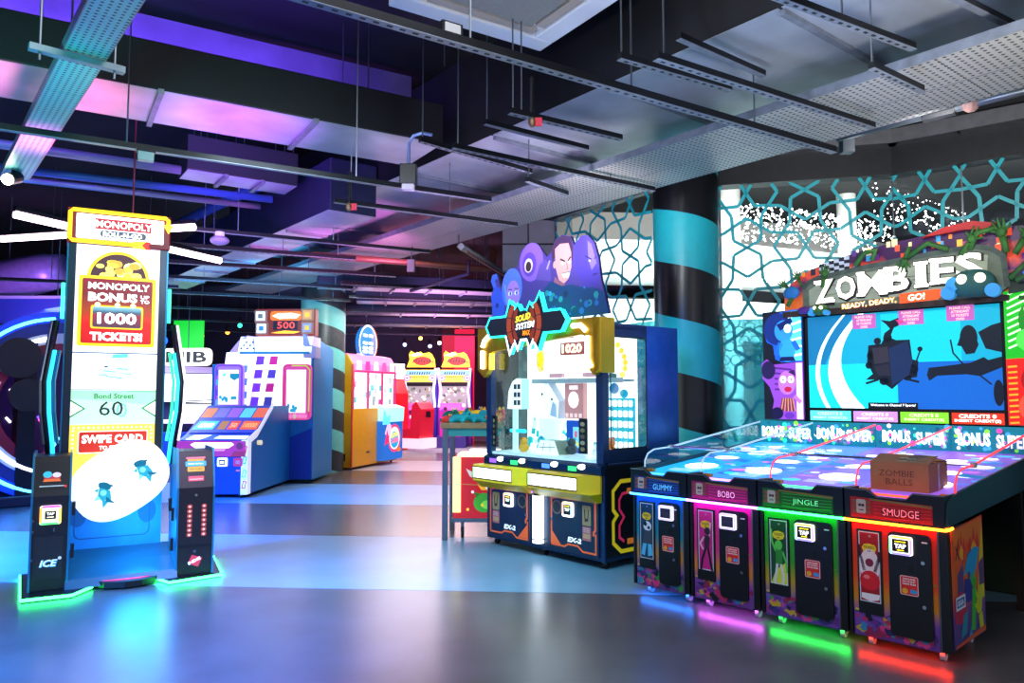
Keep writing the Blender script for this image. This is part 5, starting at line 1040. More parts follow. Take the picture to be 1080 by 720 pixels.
# interior
IN = mat('prize_wall', '#f0fafa', .5, 0, 1.15); TL = P('#18b8c0', .7)
B().box(-.70, .76, .48, .5, .93, 2.05, IN).obj('prize_wall', EX)
B().box(-.77, .77, .02, 1.0, .9, .925, mat('playfield', '#c8e4e2', .3, 0, .35)).obj('playfield', EX)
b = B(); rl = random.Random(21); y = .4795
for k in range(34):
    x, z = rl.uniform(-.68, -.1), rl.uniform(.95, 1.3); s = rl.uniform(.015, .04); b.poly([(x - s, z - s * .8), (x + s * .7, z - s), (x + s, z + s * .8), (x - s * .6, z + s)], P(rl.choice(['#38c8c8', '#18989c', '#a8ecec', '#c0f4f0']), .8), y - k * .00004)
for r_ in range(5):
    for q in range(6): b.poly(rr(.36 + q * .062, .36 + q * .062 + .05, 1.0 + r_ * .095, 1.0 + r_ * .095 + .06, .01, 2), P('#ffffff', 1.2), y - .002)
b.poly([(.34, .98), (.75, .98), (.75, 1.46), (.34, 1.46)], P('#1aa0b0', .8), y - .001)
b.poly(ell(.5, 1.55, .06, .05), P('#2a70a8', .5), y - .0021).poly(ell(.62, 1.5, .05, .04), P('#1a98b8', .6), y - .0021).poly([(.3, 1.5), (.5, 1.6), (.6, 1.52), (.45, 1.46)], P('#d8e8f0', .8), y - .002)
for q in range(6): b.poly(ell(.55 + .09 * math.sin(q * .5), 1.95 - q * .055, .035, .03, 8), P('#e8c81c', .7), y - .0021)
b.poly([(.42, 1.62), (.52, 1.6), (.54, 1.68), (.44, 1.7)], P('#404850', .3), y - .002).poly(ell(-.5, 1.85, .07, .14), P('#d8c890', .7), y - .001).poly(ell(-.5, 1.85, .04, .09), P('#e8d018', .7), y - .0014)
for q in range(5): b.poly(ell(-.5 + .03 * (-1) ** q, 1.75 + q * .05, .02, .018, 8), P('#e8c018', .8), y - .0018)
b.obj('prize_print', EX)
b = B().box(-.46, .74, .33, .48, 1.61, 1.63, mat('shelf_grey', '#8a9a9e', .4)).box(-.46, .74, .32, .33, 1.6, 1.645, mat('shelf_lip', '#b8c8ca', .4)); b.obj('shelf', EX)
rb = B().box(-.09, .16, .42, .478, 1.26, 1.6, P('#c88a88', .45)).box(-.07, .14, .42, .478, .93, 1.24, P('#1850b8', .45)).obj('dispenser', EX)
b = B().poly(ell(.03, 1.44, .07, .08), P('#ffece8', 1.0), .4195).poly([(-.03, 1.54), (.09, 1.54), (.09, 1.58), (-.03, 1.58)], P('#f4dcd8', .9), .4195).poly([(.02, .98), (.1, .98), (.1, 1.18), (.02, 1.18)], P('#78c8e8', .8), .4195).poly([(.04, 1.08), (.08, 1.08), (.08, 1.14), (.04, 1.14)], P('#e06a8a', .6), .419).line([(.1, 1.0), (.03, 1.06)], .02, P('#e8d820', .8), .419)
for q in range(4): b.poly([(-.08 + q * .06, 1.27), (-.04 + q * .06, 1.27), (-.04 + q * .06, 1.31), (-.08 + q * .06, 1.31)], P('#f0c8c4', .7), .4192)
b.obj('dispenser_print', rb)
ds = B().box(-.13, .19, .40, .478, 1.88, 2.0, P('#8a3a38', .2)).text('1020', .03, 1.94, .27, .09, glow('#ffd0a8', 1.8), .398, .04).obj('score_display', EX)
B().plate([(-.05, 1.64), (.11, 1.64), (.15, 1.86), (-.09, 1.86)], .42, .478, P('#ece4e4', .9)).obj('display_stem', EX)
for x in (-.2, .26): B().box(x - .09, x + .09, .4, .44, 1.66, 1.7, P('#c090a0', .4)).obj('stem_arm', EX)
for x in (-.72, .52): 
    b = B().box(x - .045, x + .045, .03, .05, .97, 1.28, P('#14141a')); 
    for q in range(5): b.poly(ell(x, 1.01 + q * .055, .03, .02, 8), P(['#8a7a50', '#a89a78', '#6a5a48'][q % 3], .2), .0295 - q * .0001)
    b.obj('rules_strip', EX)
B().box(-.6, .6, .2, .32, 2.04, 2.055, glow('#f4fcff', 6)).obj('roof_fill_lamp', EX)  # glowing bar added to brighten the crane interior
B().box(-.77, -.1, .9, .92, .93, 2.05, mat('back_glass_frame', '#17465a', .3)).obj('back_panel', EX)
b = B(); rl = random.Random(33); y = .898
for q in range(14): x, z = rl.uniform(-.74, -.2), rl.uniform(1.0, 2.0); b.box(x - .05, x + .03, y - .01, y, z - .06, z + .05, P(rl.choice(['#2ab0b8', '#104a58', '#e0f4f4', '#2a6a88', '#b05a48', '#18d8e0']), .6))
b.obj('back_prizes', EX, kind='stuff')
# prizes (each can be lifted out)
def ex(x, y_, z): p = Vector((.26, 7.125, 0)) + Vector((math.cos(R(-49)), math.sin(R(-49)), 0)) * x + Vector((-math.sin(R(-49)), math.cos(R(-49)), 0)) * y_; return (p.x, p.y, z)
t = thing('boxed_prize', 'white house-shaped prize box with a gabled top in the middle of the crane machine', 'prize', ex(-.3, .36, .925), -49)
B().plate([(-.15, .33), (.17, .33), (.19, .5), (.02, .70), (-.11, .60)], 0, .1, P('#f4f6f8', .7), P('#b8c8d8', .4)).obj('box', t)
b = B().poly(ell(-.05, .57, .014), P('#303840'), -.001).poly(ell(.09, .52, .014), P('#303840'), -.001).poly([(.06, .36), (.16, .34), (.15, .47), (.1, .5)], P('#98b8d0', .5), -.001).poly(ell(.02, .45, .04), P('#dce8f0', .8), -.001); b.obj('face_print', t)
B().box(-.1, .12, .0, .08, .0, .33, P('#d8f4f4', .7)).obj('plinth', t)
t = thing('boxed_prize', 'white window-front prize box with a rounded back at the left in the crane machine', 'prize', ex(-.6, .2, .925), -49)
B().plate([(-.1, .42), (.12, .42), (.12, .72), (.05, .73), (-.02, .7), (-.08, .6)], 0, .1, P('#eef6f8', .8), P('#a8d8e0', .5)).obj('box', t)
b = B()
for q in range(2):
    for r_ in range(3): b.poly([(.0 + q * .055, .46 + r_ * .08), (.045 + q * .055, .46 + r_ * .08), (.045 + q * .055, .51 + r_ * .08), (.0 + q * .055, .51 + r_ * .08)], P('#38585e'), -.001)
b.obj('window_print', t); B().tube([(-.03, .05, 0), (-.03, .05, .42)], .03, P('#b8e8ec', .7), 10).obj('stand', t); B().tube([(-.1, .05, .2), (.12, .05, .2)], .02, P('#28c8e0', .9), 8).obj('cyan_bar', t)
t = thing('chute_cover', 'white sloping prize chute at the front of the crane machine floor', 'chute', ex(-.08, .16, .925), -49)
B().plate([(-.15, 0), (.17, 0), (.11, .13), (-.09, .13)], 0, .16, P('#eef2f0', .6), P('#7a8a78', .2)).obj('cover', t); b = B().line([(-.06, .02), (-.03, .11)], .008, P('#8a9a90'), -.001).line([(.05, .02), (.05, .11)], .008, P('#8a9a90'), -.001).line([(-.1, .06), (.12, .07)], .008, P('#8a9a90'), -.001); b.obj('seams', t)
for x, y_, s, c_, c2, l in ((-.42, .18, .055, '#d8a030', '#a06020', 'small golden plush beside the chute in the crane machine'), (.12, .3, .06, '#2a3840', '#38a8b0', 'dark teal plush behind the chute in the crane machine'), (.62, .28, .07, '#e08a28', '#b03a20', 'orange plush by the side window of the crane machine'), (-.3, .3, .06, '#30c8c8', '#189098', 'bright teal plush in front of the white house-shaped box'), (.4, .34, .05, '#e8f4f4', '#88c8d0', 'white plush near the rules strip in the crane machine')):
    t = thing('plush_toy', l, 'plush toy', ex(x, y_, .925), rnd.uniform(0, 90))
    B().sph((0, 0, s * .8), (s, s * .85, s * .8), P(c_, .3), 12, 8).obj('body', t, smooth=True); B().sph((0, 0, s * 1.9), s * .7, P(c_, .3), 12, 8).obj('head', t, smooth=True)
    for q in (-1, 1): B().sph((q * s * .5, 0, s * 2.4), s * .28, P(c2, .3), 8, 6).obj('ear', t, smooth=True)
for x, y_ in ((-.72, .08), (-.02, .08), (.72, .08), (.72, .95)): caster(EX, x, y_, .072, .03)

# ------------------------------------------------------------------ tall roll-a-ball tower machine
RT = thing('tower_game_machine', 'tall white lit tower machine with MONOPOLY header and a giant white ball between two pods', 'arcade machine', (-3.02, 6.06, 0), 30)
tx = -.11; hw = .375; ty = .55
SID = mat('tower_side', '#1b5f86', .3, .3, noise=.1); PODB = mat('pod_dark', '#1d191b', .4, .1, noise=.2); CYM = mat('pod_edge', '#1f7fa0', .3, .4)
B().box(tx - hw, tx + hw, ty, ty + .3, .06, 3.05, SID).obj('tower_body', RT, .01)
for x in (tx - hw, tx + hw - .055):
    s_ = B().box(x, x + .055, ty - .03, ty + .02, .9, 3.0, mat('tower_rail', '#2c3644', .3, .5)).obj('side_rail', RT, .004)
    B().box(x - .012 if x < tx else x + .052, x + .002 if x < tx else x + .068, ty - .02, ty + .1, .95, 2.9, CYM).obj('blue_edge', s_)
b = B(); y = ty - .004; Wt = P('#f2f2f4', 1.0)
x0, x1 = tx - hw + .055, tx + hw - .055
B().box(x0, x1, ty - .01, ty, 1.85, 3.0, Wt).obj('upper_screen', RT)
B().box(x0, x1, ty - .01, ty, .78, 1.84, P('#f4f4f6', 1.0)).obj('lower_screen', RT)
y = ty - .0115; c = tx; b = B()
# red bonus badge
b.poly(ell(c, 2.47, .24, .25, 30, 0, 180), P('#e8c01c', 1.0), y).poly(ell(c, 2.47, .215, .225, 30, 0, 180), P('#5a2430', .3), y - .0003)
rl = random.Random(2)
for q in range(26): b.poly(ell(c + rl.uniform(-.16, .15), 2.5 + rl.uniform(0, .13), rl.uniform(.025, .05), rl.uniform(.015, .035), 10), P(rl.choice(['#f4e060', '#e8c83a', '#fff4a0', '#c8982a']), 1.0), y - .0006 - q * .00004)
b.obj('coin_burst', RT)
b = B(); y -= .002
b.poly(rr(c - .295, c + .295, 1.9, 2.5, .02), P('#f0c814', 1.1), y).poly(rr(c - .268, c + .268, 1.925, 2.475, .015), grad_mat('badge_red', [(0, '#c01018'), (.35, '#d81410'), (.55, '#a83a10'), (.8, '#7a1820'), (1, '#8a1020')], 1.92, 2.48, .4, .08, .75), y - .0004)
b.text('MONOPOLY', c + .01, 2.415, .48, .07, P('#6a0c10', .3), y - .0008, .07).text('MONOPOLY', c + .01, 2.415, .47, .06, glow('#fffaf0', 1.5), y - .0012, .03)
b.text('BONUS', c - .035, 2.32, .38, .085, P('#9a8a80', .7), y - .0008, .06).text('BONUS', c - .035, 2.32, .37, .075, glow('#fffdf8', 1.5), y - .0012, .04).text('UP', c + .21, 2.335, .07, .03, glow('#ffffff', 1.4), y - .0012, .03).text('TO', c + .21, 2.295, .07, .03, glow('#ffffff', 1.4), y - .0012, .03)
b.poly(rr(c - .2, c + .2, 2.05, 2.25, .02), P('#f0c020', 1.0), y - .001).poly(rr(c - .185, c + .185, 2.063, 2.237, .016), grad_mat('badge_blue', [(0, '#3a3a48'), (.6, '#a02038'), (.75, '#3a5868'), (1, '#8ac0c8')], 2.06, 2.24, .4, .05, .7), y - .0014)
b.text('1000', c, 2.14, .31, .11, P('#501018'), y - .0018, .06).text('1000', c, 2.14, .3, .1, glow('#fffaf4', 1.5), y - .0022, .04)
b.text('TICKETS!', c, 1.985, .4, .075, glow('#fffaf4', 1.5), y - .0012, .05)
for dx in (-.15, 0, .12): b.poly(ell(c + dx, 2.255, .022, .02, 10), glow('#fff0a0', 1.4), y - .0016)
b.obj('bonus_badge', RT)
b = B(); y = ty - .0115; gr = P('#9ad8ac', .9)
b.poly([(x0, 1.24), (x1, 1.24), (x1, 1.53), (x0, 1.53)], gr, y).poly([(x0, 1.24), (x1, 1.24), (x1, 1.4), (x0, 1.46)], P('#b4e4c4', .9), y - .0002)
for sx_ in (-1, 1):
    e = c + sx_ * (hw - .055); b.poly([(e, 1.3), (e - sx_ * .11, 1.375), (e, 1.45)], P('#1a8a3c', .5), y - .0004).poly([(e, 1.315), (e - sx_ * .09, 1.375), (e, 1.435)], P('#ffffff', 1.1), y - .0007)
b.text('Bond Street', c - .0, 1.48, .3, .045, P('#0a8a34', .5), y - .0006, .02).text('60', c - .02, 1.375, .18, .12, P('#30343c', .1), y - .0008, .0).text('0', c + .06, 1.36, .08, .12, P('#68c8b0', .7), y - .0006, -.01)
b.line([(x0, 1.535), (x1 - .1, 1.54)], .005, P('#707880'), y - .0004).line([(c + .1, 1.52), (x1, 1.518)], .004, P('#2a9a78'), y - .0006).obj('street_card', RT)
b = B(); tl = P('#5ac8d0', .9)
for (a, z, s) in ((-.04, 1.72, .05), (.06, 1.74, .05), (.0, 1.68, .07), (-.09, 1.68, .04), (.1, 1.69, .04)): b.poly([(c + a - s, z - s * .5), (c + a + s * .8, z - s * .7), (c + a + s, z + s * .4), (c + a - s * .5, z + s * .6)], P('#bfe8ea', 1.0), y - .0004).line([(c + a - s, z - s * .5), (c + a + s * .8, z - s * .7)], .008, tl, y - .0007)
b.poly([(c - .03, 1.8), (c + .1, 1.81), (c + .09, 1.84), (c - .02, 1.835)], tl, y - .0007).line([(c - .13, 1.63), (c + .03, 1.6)], .004, P('#8a98a0'), y - .0006).poly([(c - .09, 1.72), (c - .06, 1.725), (c - .05, 1.735), (c - .08, 1.735)], P('#303840'), y - .0008); b.obj('house_print', RT)
b = B(); b.poly([(x0, .8), (x1, .8), (x1, 1.24), (x0, 1.24)], P('#f0c84a', .9), y)
for q in range(17): b.poly(ell(x0 + .03 + q * .036, 1.215, .009, n=8), P('#fff4c0', 1.4), y - .0003)
for q in range(6): b.poly(ell(x0 + .025, 1.19 - q * .035, .009, n=8), P('#fff4c0', 1.4), y - .0003).poly(ell(x1 - .025, 1.19 - q * .035, .009, n=8), P('#fff4c0', 1.4), y - .0003)
b.poly(rr(c - .26, c + .27, 1.0, 1.19, .02), P('#f4e8c0', 1.0), y - .0004).poly(rr(c - .25, c + .26, 1.01, 1.18, .015), P('#b82418', .7), y - .0006)
b.text('SWIPE CARD', c, 1.12, .46, .07, glow('#fff6ea', 1.4), y - .001, .04).text('TO START', c, 1.045, .2, .035, glow('#fff6ea', 1.3), y - .001, .03).obj('swipe_card', RT)
# header with the yellow arrow frame
hz0, hz1 = 2.76, 3.06
h_ = B().box(tx - hw - .02, tx + hw + .02, ty - .05, ty + .2, hz0, hz1, P('#7a0c14', .25)).obj('header', RT, .01)
b = B().poly(rr(x0 - .01, x1 + .02, hz0 + .045, hz1 - .045, .01), P('#f4f2f2', 1.1), ty - .052)
b.poly([(c - .19, 2.895), (c + .24, 2.895), (c + .24, 2.985), (c - .19, 2.985)], P('#c01420', .7), ty - .0522).text('MONOPOLY', c + .03, 2.94, .44, .07, P('#5a0a10'), ty - .0528, .07).text('MONOPOLY', c + .03, 2.94, .43, .062, glow('#fff8ea', 1.5), ty - .0534, .03)
b.poly(rr(c - .15, c + .2, 2.83, 2.885, .02), P('#585a60', .2), ty - .0522).text('ROLL-N-GO', c + .02, 2.857, .3, .042, glow('#ffffff', 1.3), ty - .0528, .04).obj('header_print', h_)
yb = P('#ffc814', 1.3)
fr_ = [(tx + .14, hz0 + .02), (tx - hw + .02, hz0 + .02), (tx - hw, hz0 + .04), (tx - hw, hz1 - .04), (tx - hw + .02, hz1 - .02), (tx + hw - .02, hz1 - .02), (tx + hw, hz1 - .04), (tx + hw, hz0 + .21)]
b = B().tube([(x, ty - .062, z) for x, z in fr_], .017, yb, 8); b.poly([(tx + hw - .045, hz0 + .22), (tx + hw + .045, hz0 + .22), (tx + hw, hz0 + .14)], yb, ty - .075)
b.poly([(tx + .1, hz0 - .01), (tx + .2, hz0 - .015), (tx + .17, hz0 + .02), (tx + .2, hz0 + .055), (tx + .1, hz0 + .05)], yb, ty - .075).poly([(tx + .18, hz0 - .015), (tx + .24, hz0 - .015), (tx + .22, hz0 + .02), (tx + .24, hz0 + .055), (tx + .18, hz0 + .055)], P('#d81c14', .8), ty - .074); b.obj('arrow_frame', h_)
B().tube([(tx + .1, ty + .1, hz1), (tx + .1, ty + .1, 5)], .007, mat('wire_red', '#8a1430', .5), 6).obj('suspension_wire', RT)
# side blades with neon
for sx_ in (-1, 1):
    e = tx + sx_ * (hw + .03); bl = B().tube([(e, ty - .02, 2.25), (e + sx_ * .025, ty - .1, 2.0)], .02, BLACK, 8)
    pth = [(e + sx_ * .01, ty - .03, 2.4), (e + sx_ * .01, ty - .04, 2.1), (e + sx_ * .04, ty - .12, 1.85), (e + sx_ * .07, ty - .2, 1.6), (e + sx_ * .06, ty - .22, 1.35), (e + sx_ * .03, ty - .18, 1.1), (e + sx_ * .02, ty - .1, .9)]
    bl = B().tube([(x + sx_ * .03, y_ + .03, z) for x, y_, z in pth[1:]], .026, DARK, 8).obj('side_blade', RT, smooth=True)
    B().tube(pth[2:], .016, glow('#28b8f0', 1.6), 8).obj('blue_neon', bl, smooth=True); B().tube([(e, ty - .02, 2.42), (e, ty - .02, 2.12)], .014, glow('#3af0a8', 2.0), 8).obj('green_neon', bl); B().tube([(x - sx_ * .035, y_, z) for x, y_, z in pth[2:6]], .012, glow('#30e890', 1.0) if sx_ > 0 else CYM, 8).obj('inner_neon', bl)
    B().tube([(x + sx_ * .06, y_ + .02, z) for x, y_, z in pth[1:6]], .012, glow('#f0f4ff', 1.2) if sx_ > 0 else STEEL, 8).obj('white_edge', bl)
# bottom well, ramp and foot plate
B().box(tx - hw + .02, tx + hw + .02, ty - .01, ty, .2, .78, mat('well_blue', '#1478b4', .35, 0, .12, noise=.1)).obj('well_back', RT)
b = B().line(rr(c - .26, c + .3, .3, .72, .05), .008, mat('well_line', '#0f4a78', .4), ty - .012, True)
for dx in (-.24, .28): b.poly(ell(c + dx, .5, .07, .1), mat('well_grille', '#0f5a8c', .5), ty - .0115)
b.obj('well_print', RT)
b = B().prof([(-.05, .03), (.0, .09), (.3, .15), (ty, .22), (ty, .03)], -.42, .36, mat('ramp_teal', '#155a70', .35, .2)); b.obj('ramp', RT)
b = B().hprof([(-.24, .05), (-.16, -.08), (-.02, -.13), (.1, -.12), (.2, -.06), (.24, .05), (.2, .3), (-.2, .3)], .015, .06, BLACK).obj('foot_step', RT, .006)
B().hprof([(-.17, -.03), (-.06, -.06), (.08, -.06), (.17, -.02), (.14, .03), (.06, .0), (-.08, .0), (-.14, .02)], .06, .064, P('#e8285a', .6)).obj('red_footprint', RT)
for x, z in ((-.38, .62), (-.38, .3), (.32, .52), (.32, .28), (.3, .6)): B().box(x - .012, x + .012, .03, .09, z - .05, z + .05, BLACK).obj('hinge', RT)
# pods
for sx_, xa, xb in ((-1, -.66, -.40), (1, .345, .635)):
    pr = [(0, .03), (0, .73), (.10, 1.02), (.5, 1.02), (.5, .03)]
    p_ = B().prof(pr, xa + .012, xb - .012, PODB).obj('pod', RT, .004)
    for x in (xa, xb - .014): B().prof([(-.012, .03), (-.012, .735), (.09, 1.045), (.52, 1.045), (.52, .03)], x, x + .014, CYM).obj('pod_edge', p_)
    c = (xa + xb) / 2; T = tiltT(0, -.002, .73, -19.0)
    if sx_ < 0:
        b = B(T).poly(rr(c - .095, c + .095, .05, .26, .008), P('#0b0d12'), -.001); b.poly(ell(c, .14, .055, .03), P('#a83038', .7), -.0015).poly(ell(c - .03, .165, .03, .025), P('#30b8c8', .6), -.0018).poly(ell(c + .03, .16, .028, .02), P('#d8d0d8', .6), -.002).poly([(c - .06, .11), (c + .06, .11), (c + .05, .13), (c - .05, .13)], P('#e06a30', .6), -.0022).line([(c - .08, .075), (c + .08, .075)], .008, P('#a8c0c8', .6), -.0022).poly(ell(c + .09, .07, .008), P('#e02020', 1), -.0024); b.obj('pod_screen', p_)
        b = B().plate(rr(c - .1, c + .09, .12, .43, .015), -.008, 0, mat('pod_door', '#241f22', .4)); b.obj('pod_door', p_, .002)
        b = B().plate(rr(c - .07, c + .07, .52, .66, .015), -.02, 0, glow('#ffffff', 1.0)); pts = rr(c - .062, c + .062, .528, .652, .01)
        for q in range(20): b.line([pts[q], pts[(q + 1) % 20]], .016, glow(['#ff4ad0', '#ff9a30', '#58e868', '#ffd83a'][q // 5], 1.5), -.0205)
        b.poly(rr(c - .045, c + .045, .55, .63, .006), P('#f0e8a0', 1.1), -.021).poly(rr(c - .036, c + .036, .56, .62, .004), P('#14100c'), -.0213).text('TAP', c, .6, .05, .02, glow('#ffffff', 1.6), -.0217, .03).line([(c - .022, .575), (c + .022, .575)], .006, glow('#fff0d0', 1.4), -.0217); b.obj('card_reader', p_)
        b = B().line(rr(c - .1, c + .09, .45, .69, .015), .006, BLACK, -.002, True).box(c - .02, c + .03, -.012, 0, .46, .49, BLACK).box(c + .022, c + .03, -.016, 0, .465, .49, STEEL); b.obj('coin_slot', p_)
        b = B().text('ICE', c, .23, .12, .055, P('#3aa8d8', .4), -.0085, .06, .25).text('ICE', c - .003, .233, .115, .05, P('#e8f4f8', .5), -.009, .02, .25).poly(ell(c + .07, .265, .012), P('#c8c8d0', .4), -.009); b.obj('ice_mark', p_)
        for z in (.55, .47, .26): B().tube([(c - .11, 0, z), (c - .11, -.01, z)], .007, STEEL, 8).obj('screw', p_)
    else:
        b = B(T); 
        for z, wd, c1 in ((.25, .15, '#e0707a'), (.232, .13, '#e8a030'), (.2, .16, '#38a8c8'), (.155, .13, '#e0a830'), (.075, .12, '#d0505a')): b.poly(rr(c - wd / 2, c + wd / 2, z - .008 if z > .22 else z - .02, z + (.008 if z > .22 else .022), .006), P(c1, .5), -.001 - z * .002)
        b.text('SWIPE TO PLAY', c, .2, .12, .012, P('#fff4d0', .8), -.003).text('WIN TICKETS', c, .155, .1, .012, P('#5a3a08'), -.003).line([(c - .05, .07), (c + .05, .07)], .008, P('#e8b0a8', .5), -.003); b.obj('pod_instructions', p_)
        b = B()
        for dx in (-.045, .065):
            for q in range(7): b.poly(rr(c + dx - .02, c + dx + .02, .335 + q * .038, .367 + q * .038, .012, 2), P('#b84838', .45), -.001).poly(ell(c + dx, .35 + q * .038, .008, n=8), P('#f4c8b0', .6), -.0014)
        b.obj('pod_dials', p_)
        B().box(xa + .02, xb - .02, -.006, 0, .255, .268, BLACK).obj('pod_seam', p_)
        b = B().poly([(c - .05, .12), (c + .03, .09), (c + .06, .16), (c - .02, .19)], P('#c83040', .5), -.001).text('INDIE', c, .14, .1, .025, P('#f0f0f0', .6), -.0015, .04, 0, 24).poly(ell(c + .0, .215, .012), STEEL, -.001); b.obj('pod_emblem', p_)
        B().tube([(c, 0, .67), (c, -.01, .67)], .011, CHROME, 10).obj('lock', p_)
# floor plates with green neon edges
LNE = glow('#2bff5a', 14)
for pts, nm in (([(-.735, .7), (-.69, -.19), (-.37, -.20), (-.24, .0), (-.24, .7)], 0), ([(.205, .7), (.205, .06), (.29, -.15), (.69, -.07), (.74, .7)], 1)):
    fp = B().hprof(pts, .0, .03, BLACK).obj('foot_plate', RT); q = [(x, y_, .02) for x, y_ in pts]
    B().tube([(x - .0, y_ - .008, z) for x, y_, z in (q[0:4] if nm == 0 else q[1:5])], .011, LNE, 8).obj('green_neon', fp)
bl = thing('giant_ball', 'giant glossy white ball decorated with turquoise figures in the tower machine', 'ball', (-3.02 + .08, 6.06 - .0, .815), 30)
bl.location = (-3.02 + (-.055) * math.cos(R(30)) - .22 * math.sin(R(30)), 6.06 + (-.055) * math.sin(R(30)) + .22 * math.cos(R(30)), .80)
bm = B(); nu, nv = 40, 24
Tq = Matrix.Rotation(R(-32), 4, 'Y')
# a rounded, slightly oblong drum-like ball lying askew
for (a, nm, mm) in ((1, 'ball', mat('ball_white', '#f2f4f6', .25, 0, .8)),):
    vs = []
    def se(t, p): s_ = math.sin(t); return (abs(s_) ** p) * (1 if s_ >= 0 else -1)
    bm.at(Tq)
    vv = [(0, 0, .27)]
    for i in range(1, nv):
        A = PI * i / nv
        for j in range(nu):
            Bq = 2 * PI * j / nu; rx = se(A, .75)
            vv.append((.37 * rx * se(Bq + PI / 2, .85), .24 * rx * se(Bq, .85), .27 * se(A + PI / 2, .85)))
    vv.append((0, 0, -.27)); e = len(vv) - 1
    fs = [(0, 1 + j, 1 + (j + 1) % nu) for j in range(nu)] + [(e, e - nu + (j + 1) % nu, e - nu + j) for j in range(nu)] + [(1 + i * nu + j, 1 + (i + 1) * nu + j, 1 + (i + 1) * nu + (j + 1) % nu, 1 + i * nu + (j + 1) % nu) for i in range(nv - 2) for j in range(nu)]
    bm.add(vv, fs, mm); bm.obj(nm, bl, smooth=True)
for ox, oz, rt, k in ((-.12, -.07, 20, 0), (.15, .1, -10, 1)):
    b = B(Matrix.Translation((ox, -.25, oz)) @ Matrix.Rotation(R(rt), 4, 'Y')); tq = P('#28a8b0', .5); t2 = P('#78d0d4', .8); t3 = P('#0c7884', .3)
    b.poly(ell(-.02, .05, .045, .03), t3, 0).poly([(-.07, .05), (.03, .06), (.035, .075), (-.06, .07)], t3, -.0004).poly([(-.05, .03), (.03, .03), (.06, -.03), (.0, -.06), (-.04, -.03)], tq, -.0006).poly([(.02, -.02), (.1, -.05), (.03, -.06)], t3, -.0009).poly([(.0, -.05), (.03, -.11), (.05, -.05)], tq, -.0009).poly([(-.04, -.03), (-.05, -.08), (-.01, -.05)], t2, -.001).poly(ell(-.01, .0, .022), t2, -.0012).poly([(-.08, .0), (-.05, .02), (-.05, -.01)], tq, -.001)
    b.obj('turquoise_figure', bl)
B().tube([(-.055, .4, .8), (-.055, .56, .8)], .09, SID, 14).obj('ball_axle', RT)
# ------------------------------------------------------------------ blue coin tower machine at left middle
CT = thing('coin_tower_machine', 'blue coin tower machine with white lit screens and a red 500 sign on top', 'arcade machine', (-4.26, 12.9, 0), -2)
CB1 = mat('tower_blue', '#0d78b4', .4, noise=.05); CB2 = mat('tower_deep_blue', '#0c34a0', .35, noise=.08); WL = P('#f4f2fa', 1.0); LIL = P('#c8a8f0', .7)
B().prof([(0, .06), (0, .62), (.0, 2.2), (.2, 2.45), (1.2, 2.3), (1.2, .06)], .1, .9, CB1).obj('tower_body', CT, .01)
B().prof([(0, .06), (0, 2.0), (1.2, 2.0), (1.2, .06)], -.85, .1, CB1).obj('tower_body', CT, .01)
B().plate([(.36, .07), (.885, .07), (.885, .92), (.36, .70)], -.012, .0, CB2).obj('lower_panel', CT)
# back light wall with purple windows
b = B().plate([(-.72, 1.15), (.85, 1.15), (.85, 2.2), (-.6, 2.2)], -.02, .0, WL); tw = b.obj('light_wall', CT)
b = B()
for r_ in range(4):
    for q in range(2):
        x = -.02 + q * .23 - r_ * .028; z = 2.06 - r_ * .23; cc = ('#6a30d8', '#b81c78', '#6a30d0', '#4a3aa8', '#7a30e0', '#b01c80', '#6a38d8', '#3a3a98')[r_ * 2 + q]
        b.poly([(x - .075, z - .07), (x + .06, z - .07), (x + .08, z + .075), (x - .05, z + .075)], P(cc, .7), -.0215)
for r_ in range(4): b.poly([(-.33, 1.2 + r_ * .22), (-.24, 1.2 + r_ * .22), (-.23, 1.32 + r_ * .22), (-.31, 1.32 + r_ * .22)], P('#3a80c8', .6), -.0215)
b.poly([(-.22, 1.15), (-.16, 1.15), (.04, 2.2), (-.08, 2.2)], P('#e0d0f4', .9), -.021).obj('purple_windows', tw)
def sidescreen(x0, x1, z0, z1, c1, c2, nm):
    o = B().plate(rr(x0, x1, z0, z1, .08), -.10, -.02, P(c1, .6)).obj(nm, CT)
    b = B().line(rr(x0 + .025, x1 - .025, z0 + .025, z1 - .025, .06), .03, P(c2, .7), -.101, True); rl = random.Random(int(z0 * 100) + len(nm))
    b.poly([(x0 + .07, z0 + .12), (x1 - .08, z0 + .12), (x1 - .08, z1 - .1), (x0 + .07, z1 - .1)], WL, -.102)
    for q in range(9): x = rl.uniform(x0 + .1, x1 - .12); z = z0 + .14 + rl.random() * .1; b.poly([(x - .025, z - .02), (x + .02, z - .025), (x + .025, z + .03), (x - .02, z + .03)], P('#28a0b8', .6), -.1024)
    return o, b
o, b = sidescreen(-.76, -.27, 1.2, 2.0, '#a070e0', '#7a3ad0', 'lilac_screen'); b.poly([(-.5, 1.84), (-.34, 1.84), (-.34, 1.77), (-.42, 1.72), (-.5, 1.77)], P('#1a8aa0', .6), -.1026).poly([(-.62, 1.78), (-.57, 1.8), (-.55, 1.85), (-.62, 1.84)], P('#60d0d8', .7), -.1026)
for q in range(4): b.poly([(-.735, 1.3 + q * .17), (-.705, 1.3 + q * .17), (-.705, 1.4 + q * .17), (-.735, 1.4 + q * .17)], P('#3048d8' if q % 2 else '#28b0e0', .7), -.1028)
b.obj('screen_print', o)
o, b = sidescreen(.4, .88, 1.06, 2.0, '#d84890', '#c8306a', 'pink_screen'); b.line([(.855, 1.2), (.86, 1.9), (.8, 1.97), (.55, 1.97)], .022, P('#a8c838', .7), -.103).line([(.62, 1.08), (.62, 1.16)], .04, P('#70c848', .7), -.103)
